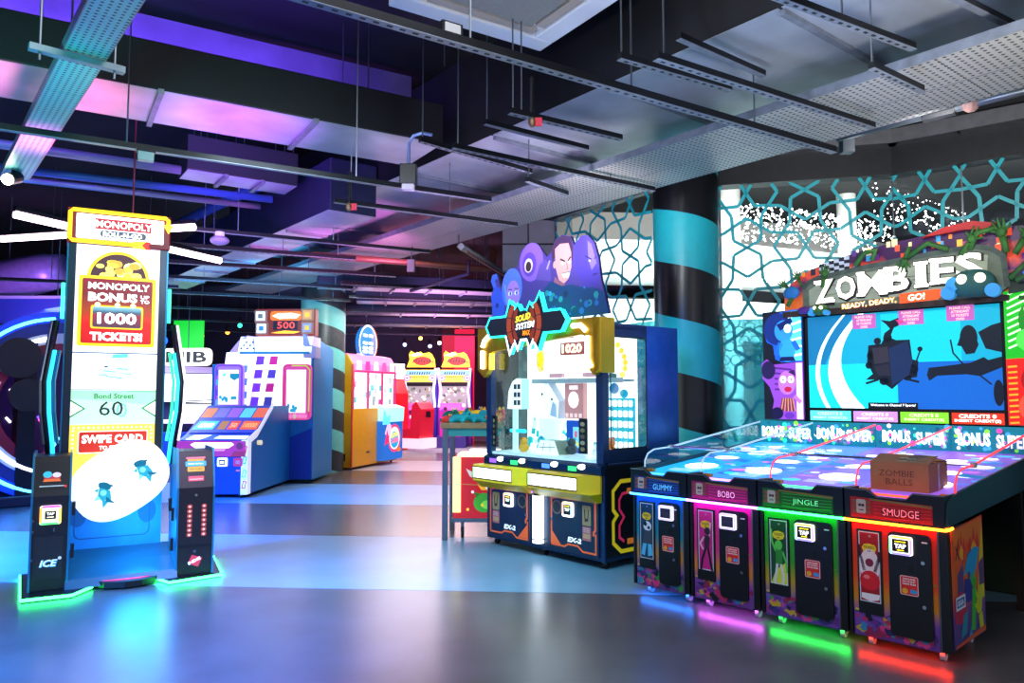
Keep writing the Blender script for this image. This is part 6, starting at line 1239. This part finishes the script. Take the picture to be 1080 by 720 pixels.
for q in range(4): b.line([(.45, 1.09 + q * .02), (.83, 1.09 + q * .02)], .006, P('#ffb0d8', .8), -.1031)
b.obj('screen_print', o)
# hood and topper
hd = B().prof([(-.25, 2.18), (-.12, 2.46), (.3, 2.46), (.3, 2.18)], -.32, .92, P('#e8e6f4', .85), P('#c8b8e0', .5)).obj('hood', CT)
b = B().box(-.28, .9, -.26, -.24, 2.16, 2.2, P('#2878a0', .5)); b.obj('hood_edge', hd)
b = B(tiltT(0, -.25, 2.18, -24)); 
for (x0, x1) in ((-.3, -.05),): 
    for q in range(7): b.poly(ell(x0 + .03 + q * .035, .08 + (q % 3) * .06, .018, .02, 7), P('#3a3050', .2), -.003)
b.line([(-.03, .02), (-.1, .28)], .012, P('#6a5a90', .4), -.003).poly([(.0, .04), (.8, .04), (.78, .27), (.02, .27)], P('#fbfaff', 1.1), -.0025).obj('hood_print', hd)
B().plate([(.78, 2.1), (.98, 2.1), (.98, 2.28), (.88, 2.32), (.8, 2.5), (.76, 2.5)], -.2, .1, P('#9a90b8', .3)).obj('hood_cheek', hd)
B().plate([(-.5, 2.2), (-.3, 2.2), (-.2, 2.48), (-.34, 2.4)], -.14, .1, P('#b890d8', .5)).obj('hood_cheek', hd)
tp_ = B().box(-.1, .92, -.04, .16, 2.48, 2.94, P('#8a2418', .4)).obj('topper', CT, .01); y = -.042
b = B().poly(rr(.15, .68, 2.74, 2.9, .05), P('#ff5a10', 1.1), y).poly([(.18, 2.82), (.28, 2.86), (.5, 2.87), (.66, 2.84), (.6, 2.78), (.3, 2.77)], glow('#fff4d8', 1.5), y - .0005).poly([(.16, 2.53), (.3, 2.52), (.56, 2.52), (.67, 2.55), (.4, 2.57)], P('#ffa820', 1.2), y - .0004).poly([(.2, 2.58), (.62, 2.58), (.62, 2.74), (.2, 2.74)], P('#28101c', .2), y - .0002)
b.text('500', .42, 2.66, .3, .11, glow('#ff4030', 1.8), y - .0008, .0).obj('score_print', tp_)
for x, z, c1, c2 in ((-.0, 2.81, '#e8f0f0', '#6a5850'), (.02, 2.6, '#f4fbff', '#3868b8'), (.8, 2.83, '#b87040', '#e8a020'), (.8, 2.61, '#7a70a0', '#e0a020')):
    b = B().box(x - .1, x + .1, -.1, -.04, z - .1, z + .1, P('#a0603a' if x > .5 else '#905a50', .5)).box(x - .075, x + .075, -.108, -.1, z - .075, z + .075, P(c1, 1.0)).box(x - .04, x + .04, -.114, -.108, z - .04, z + .04, P(c2, .7)); b.obj('square_light', tp_)
# console
cs = B().prof([(-1.9, .06), (-1.9, .64), (-1.86, .82), (-1.6, .9), (-.9, 1.3), (-.02, 1.3), (-.02, .06)], -.52, .52, CB2, CB1).obj('console', CT, .008)
b = B(tiltT(0, -1.62, .905, -(90 - 29.7))); 
b.poly([(-.5, .03), (.5, .03), (.5, .82), (-.5, .82)], P('#2a3a98', .5), -.003)
cols = ['#c86a20', '#6a60c0', '#8a50c0', '#50b8e0', '#d85a30']
for q in range(5): b.poly([(-.48 + q * .2, .46), (-.3 + q * .2, .46), (-.3 + q * .2, .74), (-.48 + q * .2, .74)], P(cols[q], .7), -.0035)
b.poly([(-.48, .12), (-.16, .12), (-.14, .36), (-.44, .36)], P('#38a8e0', .9), -.0035).poly([(-.1, .12), (.02, .12), (.02, .36), (-.1, .36)], P('#a86820', .6), -.0035).poly([(.05, .12), (.2, .12), (.2, .36), (.05, .36)], P('#d83820', .8), -.0035).poly([(.24, .12), (.5, .12), (.5, .36), (.24, .36)], P('#d85020', .8), -.0035)
b.text('65000', -.3, .24, .22, .13, glow('#f4fcff', 1.4), -.004, .03, .2).text('50', .12, .24, .1, .13, glow('#ff9060', 1.3), -.004, .03).text('10000', .37, .24, .2, .13, glow('#ff8a50', 1.3), -.004, .03).obj('score_panels', cs)
b = B(tiltT(0, -1.862, .825, -73)); b.poly([(-.5, .01), (.5, .01), (.5, .25), (-.5, .25)], P('#1c50c8', .6), -.003).poly([(-.42, .03), (-.2, .03), (-.1, .22), (-.36, .22)], P('#e8f4ff', 1.1), -.0035).poly([(-.02, .07), (.46, .05), (.46, .19), (.02, .19)], P('#e8e4ff', 1.0), -.0035).obj('console_deck', cs)
b = B().box(-.5, .5, -1.93, -1.88, .6, .82, P('#b81c5a', .5)); rb = b.obj('red_panel', cs); b = B().poly([(-.3, .77), (-.24, .8), (.3, .8), (.34, .77), (.26, .72), (-.22, .72)], glow('#fff0f8', 1.4), -1.932).poly([(-.2, .71), (.22, .71), (.2, .68), (-.18, .68)], P('#d87ab8', .8), -1.932).poly(ell(.42, .75, .05), P('#7a1030', .4), -1.932).poly([(.3, .6), (.5, .6), (.5, .68), (.34, .68)], P('#a01028', .5), -1.9325).text('PLAY', .0, .64, .12, .03, P('#f0c0d8', .7), -1.932); b.obj('panel_print', rb)
b = B().plate(rr(.1, .24, .46, .58, .015), -1.93, -1.9, glow('#f8f8ff', 1.3)); b.poly(rr(.125, .215, .482, .558, .01), P('#203a30', .3), -1.932).poly(rr(.14, .2, .5, .535, .004), P('#f0e070', 1.2), -1.9325).obj('card_reader', cs)
b = B().plate(rr(.33, .46, .46, .58, .02), -1.915, -1.9, P('#c01c40', .5)); b.text('GO', .395, .52, .06, .05, P('#6a8ad0', .6), -1.917); b.obj('start_button', cs); B().box(.37, .42, -1.91, -1.9, .39, .41, P('#e0603a', .6)).obj('coin_return', cs)
pn = B().prof([(-1.905, .06), (-1.905, .86), (-1.5, .98), (-.9, 1.36), (-.9, 1.28), (-1.56, .86), (-1.78, .8), (-1.78, .06)], .52, .535, P('#e4e0ee', .5)).obj('side_trim', cs)
B().box(.44, .535, -1.912, -1.9, .06, .84, P('#e4e0f0', .45)).obj('front_trim', cs)
for z, c_ in ((.7, '#d83050'), (.55, '#38a0d0'), (.36, '#60b838'), (.2, '#d83878')):
    b = B(); b.line([(.46, z - .05), (.5, z - .05), (.52, z + .04), (.48, z + .05)], .016, P(c_, .6), -1.9125, True); b.obj('paper_clip_print', cs)
B().tube([(.56, -1.6, .78), (.62, -1.6, .78)], .035, P('#e8d8a0', .5), 10).obj('ticket_roll', cs)
for x in (-.4, .4): caster(CT, x, -1.8, .062, .026)

# ------------------------------------------------------------------ background machines at left: white cockpit under an outlined MIB sign, green banner
MB_ = thing('dome_screen_machine', 'machine with a big white lit screen and outlined MIB letters above, behind the tower machine', 'arcade machine', (-6.3, 14.9, 0), 0)
B().box(-.75, .75, .2, 1.4, 0, 1.95, mat('mib_body', '#20204a', .4)).obj('body', MB_, .02)
b = B().plate([(-.7, 1.35), (.4, 1.32), (.5, 1.4), (.52, 1.8), (.44, 1.88), (-.72, 1.9)], .1, .2, P('#f6f2ee', 1.1), DARK); sc = b.obj('screen', MB_); b = B().line([(-.4, 1.34), (.46, 1.38)], .02, P('#303848'), .098).line([(.2, 1.75), (.28, 1.75), (.27, 1.8)], .012, P('#d8b890', .8), .098).line([(-.4, 1.42), (-.3, 1.48)], .02, P('#c8c0b8', .8), .098); b.obj('screen_marks', sc)
B().plate([(-.7, 1.92), (.5, 1.9), (.4, 2.02), (-.6, 2.06)], .12, .3, P('#a890c0', .5)).obj('canopy', MB_)
B().prof([(-.2, 1.0), (-.2, 1.08), (.2, 1.3), (.2, 1.0)], -.3, .45, P('#e8e4e0', .8)).obj('control_box', MB_); B().box(-.7, .6, -.3, .2, .93, .99, P('#e8c8f0', .9)).obj('ledge', MB_)
for x, c_ in ((-.2, '#e8e8f0'), (.2, '#f0d050')): 
    B().tube([(x, -.3, .1), (x, -.3, .75)], .05, P(c_, .7), 10).obj('lit_post', MB_)
B().box(-.6, .05, -.35, .2, .1, .75, mat('mib_blue', '#1040c0', .4, 0, .3)).obj('lower_box', MB_)
t = thing('letter_sign', 'outlined black letters MIB on a white glowing sign', 'sign', (-6.38, 14.85, 2.22), -8)
b = B().plate(rr(-.52, .5, -.17, .17, .1), .03, .08, glow('#fff0dc', 1.3)); b.obj('white_backing', t); B().text('MIB', -.02, 0, .86, .22, P('#2c261e'), .024, .03).obj('letters', t)
B().tube([(0, .06, .17), (0, .06, 2.7)], .008, STEEL, 5).obj('hanger', t)
t = thing('green_banner', 'plain bright green square panel hanging above the MIB sign', 'banner', (-6.82, 15.95, 2.46)); B().box(-.32, .32, 0, .02, 0, .58, P('#10c828', .75)).obj('panel', t); B().tube([(-.25, .01, .58), (-.25, .01, 2.54)], .006, STEEL, 5).tube([(.25, .01, .58), (.25, .01, 2.54)], .006, STEEL, 5).obj('wires', t)
t = thing('blue_lamp', 'small intense blue lamp left of the green panel', 'lamp', (-7.25, 15.7, 2.6)); B().sph((0, 0, 0), .1, glow('#1040ff', 5), 10, 7).obj('bulb', t); B().tube([(0, 0, .08), (0, 0, 2.4)], .01, DARK).obj('stem', t)

# ------------------------------------------------------------------ ring booth at far left
RG = thing('ring_booth', 'large blue ring-shaped booth with neon arcs at the far left', 'arcade machine', (-6.3, 10.6, 0), 43)
BLU = mat('ring_blue', '#0c3cc0', .35, 0, .35, noise=.25); DKB = mat('ring_dark_blue', '#0a1c60', .35, .1, .6, noise=.2)  # both blues glow so the ring faces show; they are no lamps
def annulus(r0, r1, y0, y1, m, cz=1.34, n=48):
    b = B(); A = ell(0, cz, r0, n=n); Q = ell(0, cz, r1, n=n)
    vs = [(x, y0, z) for x, z in A] + [(x, y0, z) for x, z in Q] + [(x, y1, z) for x, z in A] + [(x, y1, z) for x, z in Q]
    f = []
    for i in range(n):
        j = (i + 1) % n; f += [(i, j, n + j, n + i), (2 * n + i, 3 * n + i, 3 * n + j, 2 * n + j), (n + i, n + j, 3 * n + j, 3 * n + i), (i, 2 * n + i, 2 * n + j, j)]
    return b.add(vs, f, m)
annulus(1.0, 1.29, 0, .6, DKB).obj('ring_body', RG); annulus(1.15, 1.3, -.03, .0, BLU).obj('ring_face', RG); annulus(.86, 1.0, -.02, .3, mat('ring_rim', '#c8ccd8', .3, .3)).obj('inner_rim', RG); annulus(.72, .86, .05, .4, mat('ring_red', '#7a1030', .4, 0, .15)).obj('red_rim', RG)
b = B().tube([(1.2 * math.cos(R(a)), -.05, 1.34 + 1.2 * math.sin(R(a))) for a in range(95, 266, 6)], .022, glow('#48b0ff', 5), 8); b.obj('outer_neon', RG, smooth=True)
b = B().tube([(.93 * math.cos(R(a)), -.04, 1.34 + .93 * math.sin(R(a))) for a in range(100, 262, 6)], .03, glow('#e0ecff', 2.6), 8); b.obj('inner_neon', RG, smooth=True)
b = B()
for k, ch in enumerate('TURN HERE'):
    if ch != ' ': a = 205 - k * 6; b.text(ch, .79 * math.cos(R(a)), 1.34 + .79 * math.sin(R(a)), .05, .07, P('#e89ab0', .5), .046, .02, 0, a - 90)
b.obj('rim_lettering', RG)
B().box(-1.4, 1.2, -.15, 1.0, .0, .14, mat('booth_base', '#080c1c', .4)).obj('base', RG, .02)
for (x, z, r_) in ((-.52, 1.98, .27), (-.4, 1.48, .22)):
    B().tube([(x, -.12, z), (x, -.06, z)], r_, mat('disc_black', '#15161c', .4), 28).obj('disc_panel', RG); 
B().box(-.5, -.3, -.06, .3, .14, 2.2, DARK).obj('disc_post', RG)
b = B().box(-.6, .6, .7, .75, .3, 2.2, mat('booth_back', '#2a0c50', .5, 0, .15)); bk_ = b.obj('back_panel', RG)
b = B(); rl = random.Random(77)
for q in range(14): x, z = rl.uniform(-.55, .1), rl.uniform(.6, 1.8); b.tube([(x, .68, z), (x + rl.uniform(-.15, .15), .68, z + rl.uniform(-.1, .2))], .016, glow(rl.choice(['#ff5ad0', '#60d0ff', '#ffffff', '#7a50ff']), 2.0), 6)
b.obj('light_streaks', RG, kind='stuff')

# ------------------------------------------------------------------ yellow coin pusher with a round topper
YM = thing('yellow_pusher_machine', 'yellow sided pusher machine with pink hood and round blue topper past the mint pillar', 'arcade machine', (-3.16, 14.99, 0), 72)
YEL2 = mat('cabinet_yellow', '#dd9a14', .4, noise=.05); PNK = P('#d8286a', .5)
B().prof([(0, .05), (0, 1.2), (1.0, 1.2), (1.0, .05)], 0, 1.95, YEL2).obj('base_cabinet', YM, .01)
B().prof([(0, 1.2), (0, 2.1), (.12, 2.28), (.3, 2.32), (1.0, 2.32), (1.0, 1.2)], 0, .06, YEL2, YEL2).obj('end_panel', YM)
B().tube([(0, -.012, .05), (0, -.012, 2.08)], .018, mat('edge_red', '#d8281c', .4), 6).obj('red_edge', YM)
B().prof([(-.01, 1.93), (.0, 2.1), (.12, 2.28), (.3, 2.32), (.6, 2.32), (.6, 1.93)], .06, 1.9, P('#e070a8', .6)).obj('pink_hood', YM)
b = B()
for q in range(5): b.poly([(.15 + q * .36, 1.98), (.36 + q * .36, 1.98), (.34 + q * .36, 2.16), (.17 + q * .36, 2.16)], P(('#ffffff', '#b83080', '#f8d0e8', '#c84888', '#fff0fa')[q], .9), -.013)
b.poly([(.08, 1.93), (1.9, 1.93), (1.9, 1.97), (.08, 1.97)], PNK, -.0135).obj('hood_print', YM)
B().box(.08, 1.88, .05, .09, 1.2, 1.93, P('#f4ecf4', .95)).obj('white_interior', YM); B().box(.07, 1.88, .0, .012, 1.2, 1.93, GLASS).obj('window', YM)
b = B(); rl = random.Random(12)
for q in range(26): x, z = rl.uniform(.12, 1.8), rl.uniform(1.25, 1.85); b.box(x - .05, x + .05, .035, .05, z - .05, z + .06, P(rl.choice(['#c8c0c8', '#c84890', '#f4d0e4', '#9aa0a8', '#40b8b8', '#e8e8ec']), .7))
b.obj('prizes_inside', YM, kind='stuff')
for x in (.06, .66, 1.28, 1.88): B().box(x - .02, x + .02, -.01, .02, 1.2, 1.95, mat('mullion_pink', '#b82a6a', .4, 0, .3)).obj('mullion', YM)
b = B().prof([(-.18, .9), (-.2, 1.2), (0, 1.26), (0, .9)], 1.1, 1.94, P('#a8e8f0', .6)); b.obj('play_ledge', YM)
lg = B().box(1.05, 1.94, -.16, .0, .1, .92, P('#1c6ac8', .5)).obj('logo_panel', YM)
b = B(); b.poly(ell(1.55, .55, .3, .3), P('#e83a6a', .7), -.162).poly(ell(1.55, .55, .24, .24), P('#f4f0ff', .9), -.163).poly(ell(1.55, .52, .2, .18), P('#1c9ac8', .7), -.164).poly([(1.1, .65), (1.25, .95), (1.4, .8), (1.35, .6)], P('#f0b0d0', .8), -.165).poly([(1.08, .4), (1.2, .75), (1.3, .5)], P('#e02868', .7), -.166).text('SUPER', 1.55, .62, .34, .1, P('#f8e040', .9), -.167, .04, 0, 8).text('PUSH', 1.56, .5, .3, .1, P('#ff5a80', .9), -.167, .04, 0, 8).poly(ell(1.75, .3, .1, .05), P('#f06a30', .7), -.166); b.obj('logo_print', lg)
b = B().plate([(1.0, .85), (1.05, 1.15), (1.14, 1.0), (1.3, 1.08), (1.28, .85)], -.19, -.16, P('#58c8f0', .8)); b.obj('splash', lg)
b = B(leftT(-.001, 0, 0)); b.poly(rr(-.22, -.12, .18, .32, .01), BLACK, -.002).box(-.19, -.15, -.02, -.002, .22, .26, STEEL).obj('power_socket', YM)
B().box(.62, .74, -.016, 0, .3, .33, STEEL).obj('vent', YM)
tp_ = B().tube([(1.0, .2, 2.56), (1.0, .3, 2.56)], .36, P('#1c6ab0', .5), 32).obj('round_topper', YM)
b = B().ring(1.0, 2.56, .35, .39, glow('#c8e0ff', 1.2), .195); b.poly(ell(1.0, 2.56, .34, n=20, a0=-80, a1=60) , P('#6a7a98', .4), .1975)
for z in (2.72, 2.56, 2.46, 2.38):
    for x in (.86, 1.1): b.box(x - .08, x + .08, .185, .196, z - .028, z + .028, glow('#ffffff', 1.5))
b.line(ell(1.0, 2.56, .38, n=12, a0=-60, a1=60), .03, glow('#ff6a30', 1.0), .19); b.obj('topper_lights', tp_)
B().box(.7, 1.3, .2, .3, 2.25, 2.34, P('#a8b8d0', .5)).obj('topper_foot', tp_)
for x in (.1, 1.85): caster(YM, x, .06, .05, .022)

# ------------------------------------------------------------------ racing machines at the far end of the aisle
def racer(x, col, col2, lab, glow_c):
    t = thing('racing_machine', lab, 'arcade machine', (x, 22.4, 0), 0, 'racing machines at the far end')
    B().box(-.5, .5, .1, .9, 0, 2.2, mat('racer_%s' % col[1:], col, .4, 0, .15)).obj('cabinet', t, .02)
    s_ = B().box(-.42, .36, .06, .1, 1.05, 1.72, P('#8a8c90', .5)).obj('screen', t); b = B(); rl = random.Random(int(x * 10) + 50)
    for q in range(40): b.poly(ell(rl.uniform(-.36, .3), rl.uniform(1.12, 1.66), rl.uniform(.02, .06), n=6), P(rl.choice(['#e8e8e0', '#5a6a5a', '#a8a8a0', '#3a4048', '#c8c8c0', '#88806a']), .6), .058 - q * .0001)
    b.obj('screen_image', s_, kind='stuff')
    B().box(-.44, .4, .05, .12, 1.72, 1.82, DARK).obj('screen_brow', t)
    b = B().plate([(-.47, 1.84), (.43, 1.84), (.48, 2.2), (-.42, 2.2)], -.1, .2, P('#f0c840', .8)); hd_ = b.obj('header', t)
    b = B(); b.poly([(-.42, 2.05), (.46, 2.05), (.48, 2.18), (-.38, 2.18)], P('#6ab0e8', .8), -.103)
    for q in range(9): b.poly([(-.3 + q * .07, 2.06), (-.26 + q * .07, 2.06), (-.24 + q * .07, 2.15), (-.28 + q * .07, 2.13)], P('#28303a', .2), -.106)
    for q in range(9): b.poly([(-.28 + q * .06, 1.98), (-.24 + q * .06, 1.97), (-.22 + q * .06, 2.04)], P('#8a4010', .4), -.106)
    for dx in (-.36, .38): b.poly(ell(dx, 1.96, .1), P('#8a60c8', .6), -.107).ring(dx, 1.96, .04, .07, P('#e8e0ff', .9), -.108)
    b.obj('header_print', hd_)
    m_ = B().plate([(-.38, 2.28), (.46, 2.28), (.44, 2.5), (.36, 2.66), (.28, 2.72), (.1, 2.68), (.02, 2.74), (-.12, 2.68), (-.26, 2.76), (-.32, 2.66), (-.3, 2.5)], -.06, .04, P('#f0c820', 1.0)).obj('marquee', t)
    b = B(); b.poly(ell(.08, 2.46, .26, .13), P('#a82818', .6), -.063).poly([(-.3, 2.62), (-.06, 2.72), (.1, 2.66), (-.1, 2.6)], P('#fff4c0', 1.1), -.064)
    for q in range(7): b.line([(-.2 + q * .08, 2.4 + .03 * (q % 2)), (-.16 + q * .08, 2.52 - .02 * (q % 3))], .03, P('#3a1a10', .2), -.066)
    b.line([(.3, 2.42), (.4, 2.46), (.36, 2.38)], .025, P('#501810', .2), -.066).obj('marquee_print', m_)
    for sx_ in (-1, 1): B().tube([(sx_ * .47, -.06, 2.25), (sx_ * .45, -.02, 1.95), (sx_ * .4, .02, 1.6), (sx_ * .45, 0, 1.1)], .035, glow(glow_c, 1.6), 8).obj('neon_side', t, smooth=True)
    B().prof([(-.35, .7), (-.3, 1.0), (.1, 1.08), (.1, .7)], -.4, .4, mat('dash_%s' % col2[1:], col2, .4, 0, .2)).obj('dashboard', t)
    w__ = B().tube([(.16 * math.cos(R(a)), -.38, .98 + .16 * math.sin(R(a))) for a in range(0, 360, 20)], .025, BLACK, 6, True); w__.obj('steering_wheel', t)
    B().box(-.42, .42, -1.3, .1, 0, .3, mat('racer_base', '#3a2a80', .4, 0, .2)).obj('foot_base', t)
    st_ = B().prof([(-1.3, .3), (-1.35, 1.05), (-1.2, 1.25), (-1.08, 1.2), (-1.0, .62), (-.6, .58), (-.6, .3)], -.3, .3, mat('seat_%s' % col2[1:], col2, .5, 0, .25)).obj('seat', t, .04)
    b = B(); rl = random.Random(int(x * 7) + 90)
    for q in range(12): b.poly(ell(rl.uniform(-.24, .24), rl.uniform(.5, 1.1), rl.uniform(.03, .08), n=7), P(rl.choice(['#ff8ad8', '#f8e8f8', '#401040', '#8a30b0', '#e02878']), .5), -1.362 - q * .0003)
    b.obj('seat_print', st_)
    return t
racer(-2.72, '#2030b0', '#e01c88', 'racing machine with yellow marquee and blue cabinet, left of the pair', '#d8d8ff')
racer(-1.70, '#7a1c9a', '#d018a8', 'racing machine with yellow marquee and purple cabinet, right of the pair', '#f8c8ff')
t = thing('racing_machine', 'red racing cabinet partly hidden by the yellow pusher, with a white lit top', 'arcade machine', (-3.0, 20.2, 0), 60)
B().prof([(.0, 0), (.0, 1.5), (.15, 1.9), (.6, 1.9), (.6, 0)], -.4, .4, mat('racer_red', '#c81420', .4, 0, .25)).obj('cabinet', t, .03); B().plate([(-.3, 1.9), (.3, 1.9), (.36, 2.3), (-.36, 2.3)], .1, .2, glow('#fff6fa', 1.2)).obj('lit_top', t)
B().prof([(-.9, .35), (-.95, 1.1), (-.8, 1.3), (-.66, 1.2), (-.6, .6), (-.1, .55), (-.1, .35)], -.3, .3, mat('seat_red', '#e01838', .45, 0, .3)).obj('seat', t, .05); B().box(-.32, .32, -1.0, .0, .1, .35, P('#f0d0e0', .7)).obj('seat_base', t); B().poly([(-.1, .9), (.12, .88), (.1, 1.04), (-.08, 1.05)], P('#301020'), -.955).obj('seat_emblem', t)
# red banners and lights at the back
t = thing('red_banner', 'tall dark and bright red banner beside the racing machines', 'banner', (-1.84, 25.9, 0)); B().box(-.55, -.12, 0, .06, .0, 3.7, mat('banner_dark', '#5a0c10', .6)).obj('dark_panel', t); B().box(-.12, .55, -.02, .06, .0, 3.7, P('#e01038', .7)).obj('bright_panel', t)
for x, y, z, c_, s, l in ((-4.9, 24, 3.05, '#ffb030', 5, 'amber spot lamp just left of the round blue topper'), (-5.4, 24, 3.0, '#30ff60', 4, 'green spot lamp left of the amber one by the round topper'), (-2.9, 24, 3.25, '#ffc050', 6, 'amber spot lamp high above the left racing machine'), (-2.3, 24, 3.1, '#fff0d0', 6, 'warm white spot lamp between the two racing marquees'), (-3.4, 24, 3.05, '#a0b0ff', 5, 'bluish spot lamp above the white lit top of the red racer'), (-4.3, 23, 3.2, '#ffffff', 4, 'white spot lamp right above the round topper'), (-7.9, 21, 3.2, '#ff9a30', 5, 'orange spot lamp right of the green panel'), (-8.6, 21, 3.1, '#ff8a20', 5, 'dim orange spot lamp close to the green panel edge'), (-7.2, 20, 3.3, '#30e0a0', 4, 'sea green spot lamp left of the red 500 sign'), (-2.6, 24, 3.0, '#b0c0ff', 4, 'bluish spot lamp low between the racing marquees')):
    t = thing('spot_lamp', l, 'lamp', (x, y, z), 0, 'far spot lamps')
    B().sph((0, 0, 0), .06, glow(c_, s), 8, 6).obj('bulb', t); B().tube([(0, .02, .05), (0, .02, .2)], .05, BLACK, 8).obj('housing', t); B().tube([(0, .02, .2), (0, .02, 5 - z)], .008, DARK, 5).obj('stem', t)

# ------------------------------------------------------------------ counter with plush toys, red cabinet beneath
CN = thing('steel_table', 'tall steel framed table with a wooden top left of the crane machine', 'table', (-.72, 7.9, 0), -2)
WD = mat('table_wood', '#a07a4a', .45, noise=.2, scale=20); 
B().box(-.02, .62, -.02, .72, 1.14, 1.2, WD).obj('tabletop', CN, .006)
for x, y_ in ((.0, .0), (.0, .66), (.55, .66)): B().box(x, x + .055, y_, y_ + .055, 0, 1.14, STEEL).obj('leg', CN)
B().box(.05, .6, .02, .05, 1.06, 1.14, mat('apron_teal', '#3f9a90', .4, .4)).obj('apron', CN); B().box(.05, .56, .66, .7, 1.06, 1.14, STEEL).obj('apron', CN); B().box(.0, .05, .05, .66, 1.06, 1.14, STEEL).obj('apron', CN)
RC = thing('red_game_cabinet', 'red game cabinet with cartoon bird art standing under the steel table', 'game cabinet', (-.62, 8.0, 0), -2)
RD = P('#d01420', .35)
B().box(.0, .62, .0, .5, .2, .84, RD).obj('body', RC, .006); B().box(.005, .085, -.012, .0, .27, .84, glow('#ffe878', 1.6)).obj('light_column', RC); B().box(-.01, .63, -.02, .52, .17, .21, STEEL).obj('base_rail', RC)
B().box(.05, .6, -.02, .4, .84, .87, P('#f0d8b0', .7)).obj('top_glass', RC); B().box(.18, .5, -.03, .1, .87, .92, glow('#fffdf0', 1.4)).obj('top_lamp', RC)
b = B(); y = -.006
b.poly(ell(.33, .37, .11, .1), P('#3a9a28', .5), y).poly(ell(.36, .35, .06, .045), P('#7ad048', .5), y - .0005).poly([(.25, .42), (.22, .48), (.29, .46)], P('#2a7a20', .4), y - .0002).poly([(.14, .72), (.26, .66), (.34, .62), (.3, .58), (.18, .64)], P('#c8b8a8', .5), y).poly(ell(.37, .7, .045, .06), P('#40b0d8', .6), y - .0004).poly([(.33, .76), (.4, .8), (.42, .74)], P('#40b0d8', .6), y - .0003)
b.poly([(.26, .56), (.34, .62), (.42, .6), (.4, .5), (.3, .5)], P('#e8a820', .6), y - .0006).poly([(.36, .5), (.5, .56), (.54, .44), (.42, .4)], P('#f0ece0', .6), y - .0002).line([(.1, .56), (.5, .54)], .008, P('#b08040', .4), y - .0008).line([(.44, .62), (.56, .5), (.54, .36)], .018, P('#f4f0f0', .6), y - .0009)
for q in range(8): b.poly(ell(.16 + q * .05, .3 + (q * 37 % 11) * .045, .016, n=6), P(('#f0c020', '#f4f4f4', '#e86020')[q % 3], .6), y - .001 - q * .0001)
b.obj('cartoon_print', RC); caster(RC, .1, .05, .172, .06); caster(RC, .5, .3, .172, .06)
# soft toys heaped on the table
def plush(x, y_, s, c1, c2, lab, squash=.7, ears=True):
    t = thing('plush_toy', lab, 'plush toy', (-.72 + x, 7.9 + y_, 1.2), rnd.uniform(-40, 40)); m1 = mat('plush_%s' % c1[1:], c1, .9, 0, .12, noise=.15, scale=40); m2 = mat('plush_%s' % c2[1:], c2, .9, 0, .12)
    B().sph((0, 0, s * squash), (s * 1.15, s, s * squash), m1, 16, 10).obj('body', t, smooth=True); B().sph((s * .9, -.2 * s, s * (squash + .35)), (s * .55, s * .5, s * .5), m1, 14, 9).obj('head', t, smooth=True)
    if ears:
        for q in (-1, 1): B().sph((s * .9, q * s * .35 - .2 * s, s * (squash + .85)), (s * .16, s * .16, s * .25), m2, 8, 6).obj('ear', t, smooth=True)
    for q in (-1, 1): B().tube([(-s * .3 * q, -s * .5, s * .3), (-s * .7 * q, -s * 1.2, s * .16)], [s * .3, s * .2], m1, 8).obj('limb', t, smooth=True)
    for q in (-1, 1): B().sph((s * 1.05 + q * .02, -.62 * s, s * (squash + .45)), s * .09, BLACK, 6, 5).obj('eye', t)
    return t
plush(.16, .12, .1, '#18a0a8', '#0c6a78', 'large floppy turquoise plush lying at the front of the steel table', .42); plush(.33, .16, .1, '#14909c', '#0c6a78', 'second turquoise plush stretched beside the large floppy one', .45, False)
for x, y_, s, c1, c2, l in ((.06, .35, .085, '#1c6a58', '#d8d0a0', 'dark green plush at the left corner of the steel table'), (.2, .4, .085, '#e8b818', '#b06a10', 'yellow plush between the dark green and the navy plush'), (.32, .45, .09, '#28307a', '#8a90c8', 'navy plush behind the turquoise ones'), (.38, .3, .09, '#f0c020', '#c88a10', 'bright yellow plush topmost in the heap'), (.5, .4, .09, '#6a5a50', '#3a302a', 'grey-brown plush right of the bright yellow one'), (.6, .3, .09, '#d82018', '#f0c020', 'red plush nearest to the crane machine'), (.04, .12, .05, '#e04030', '#f0c020', 'small orange-red plush at the front left edge'), (.56, .14, .07, '#e8881c', '#8a3a10', 'orange plush in front of the red one')):
    plush(x * .92, y_, s, c1, c2, l)
bpy.context.view_layer.update()
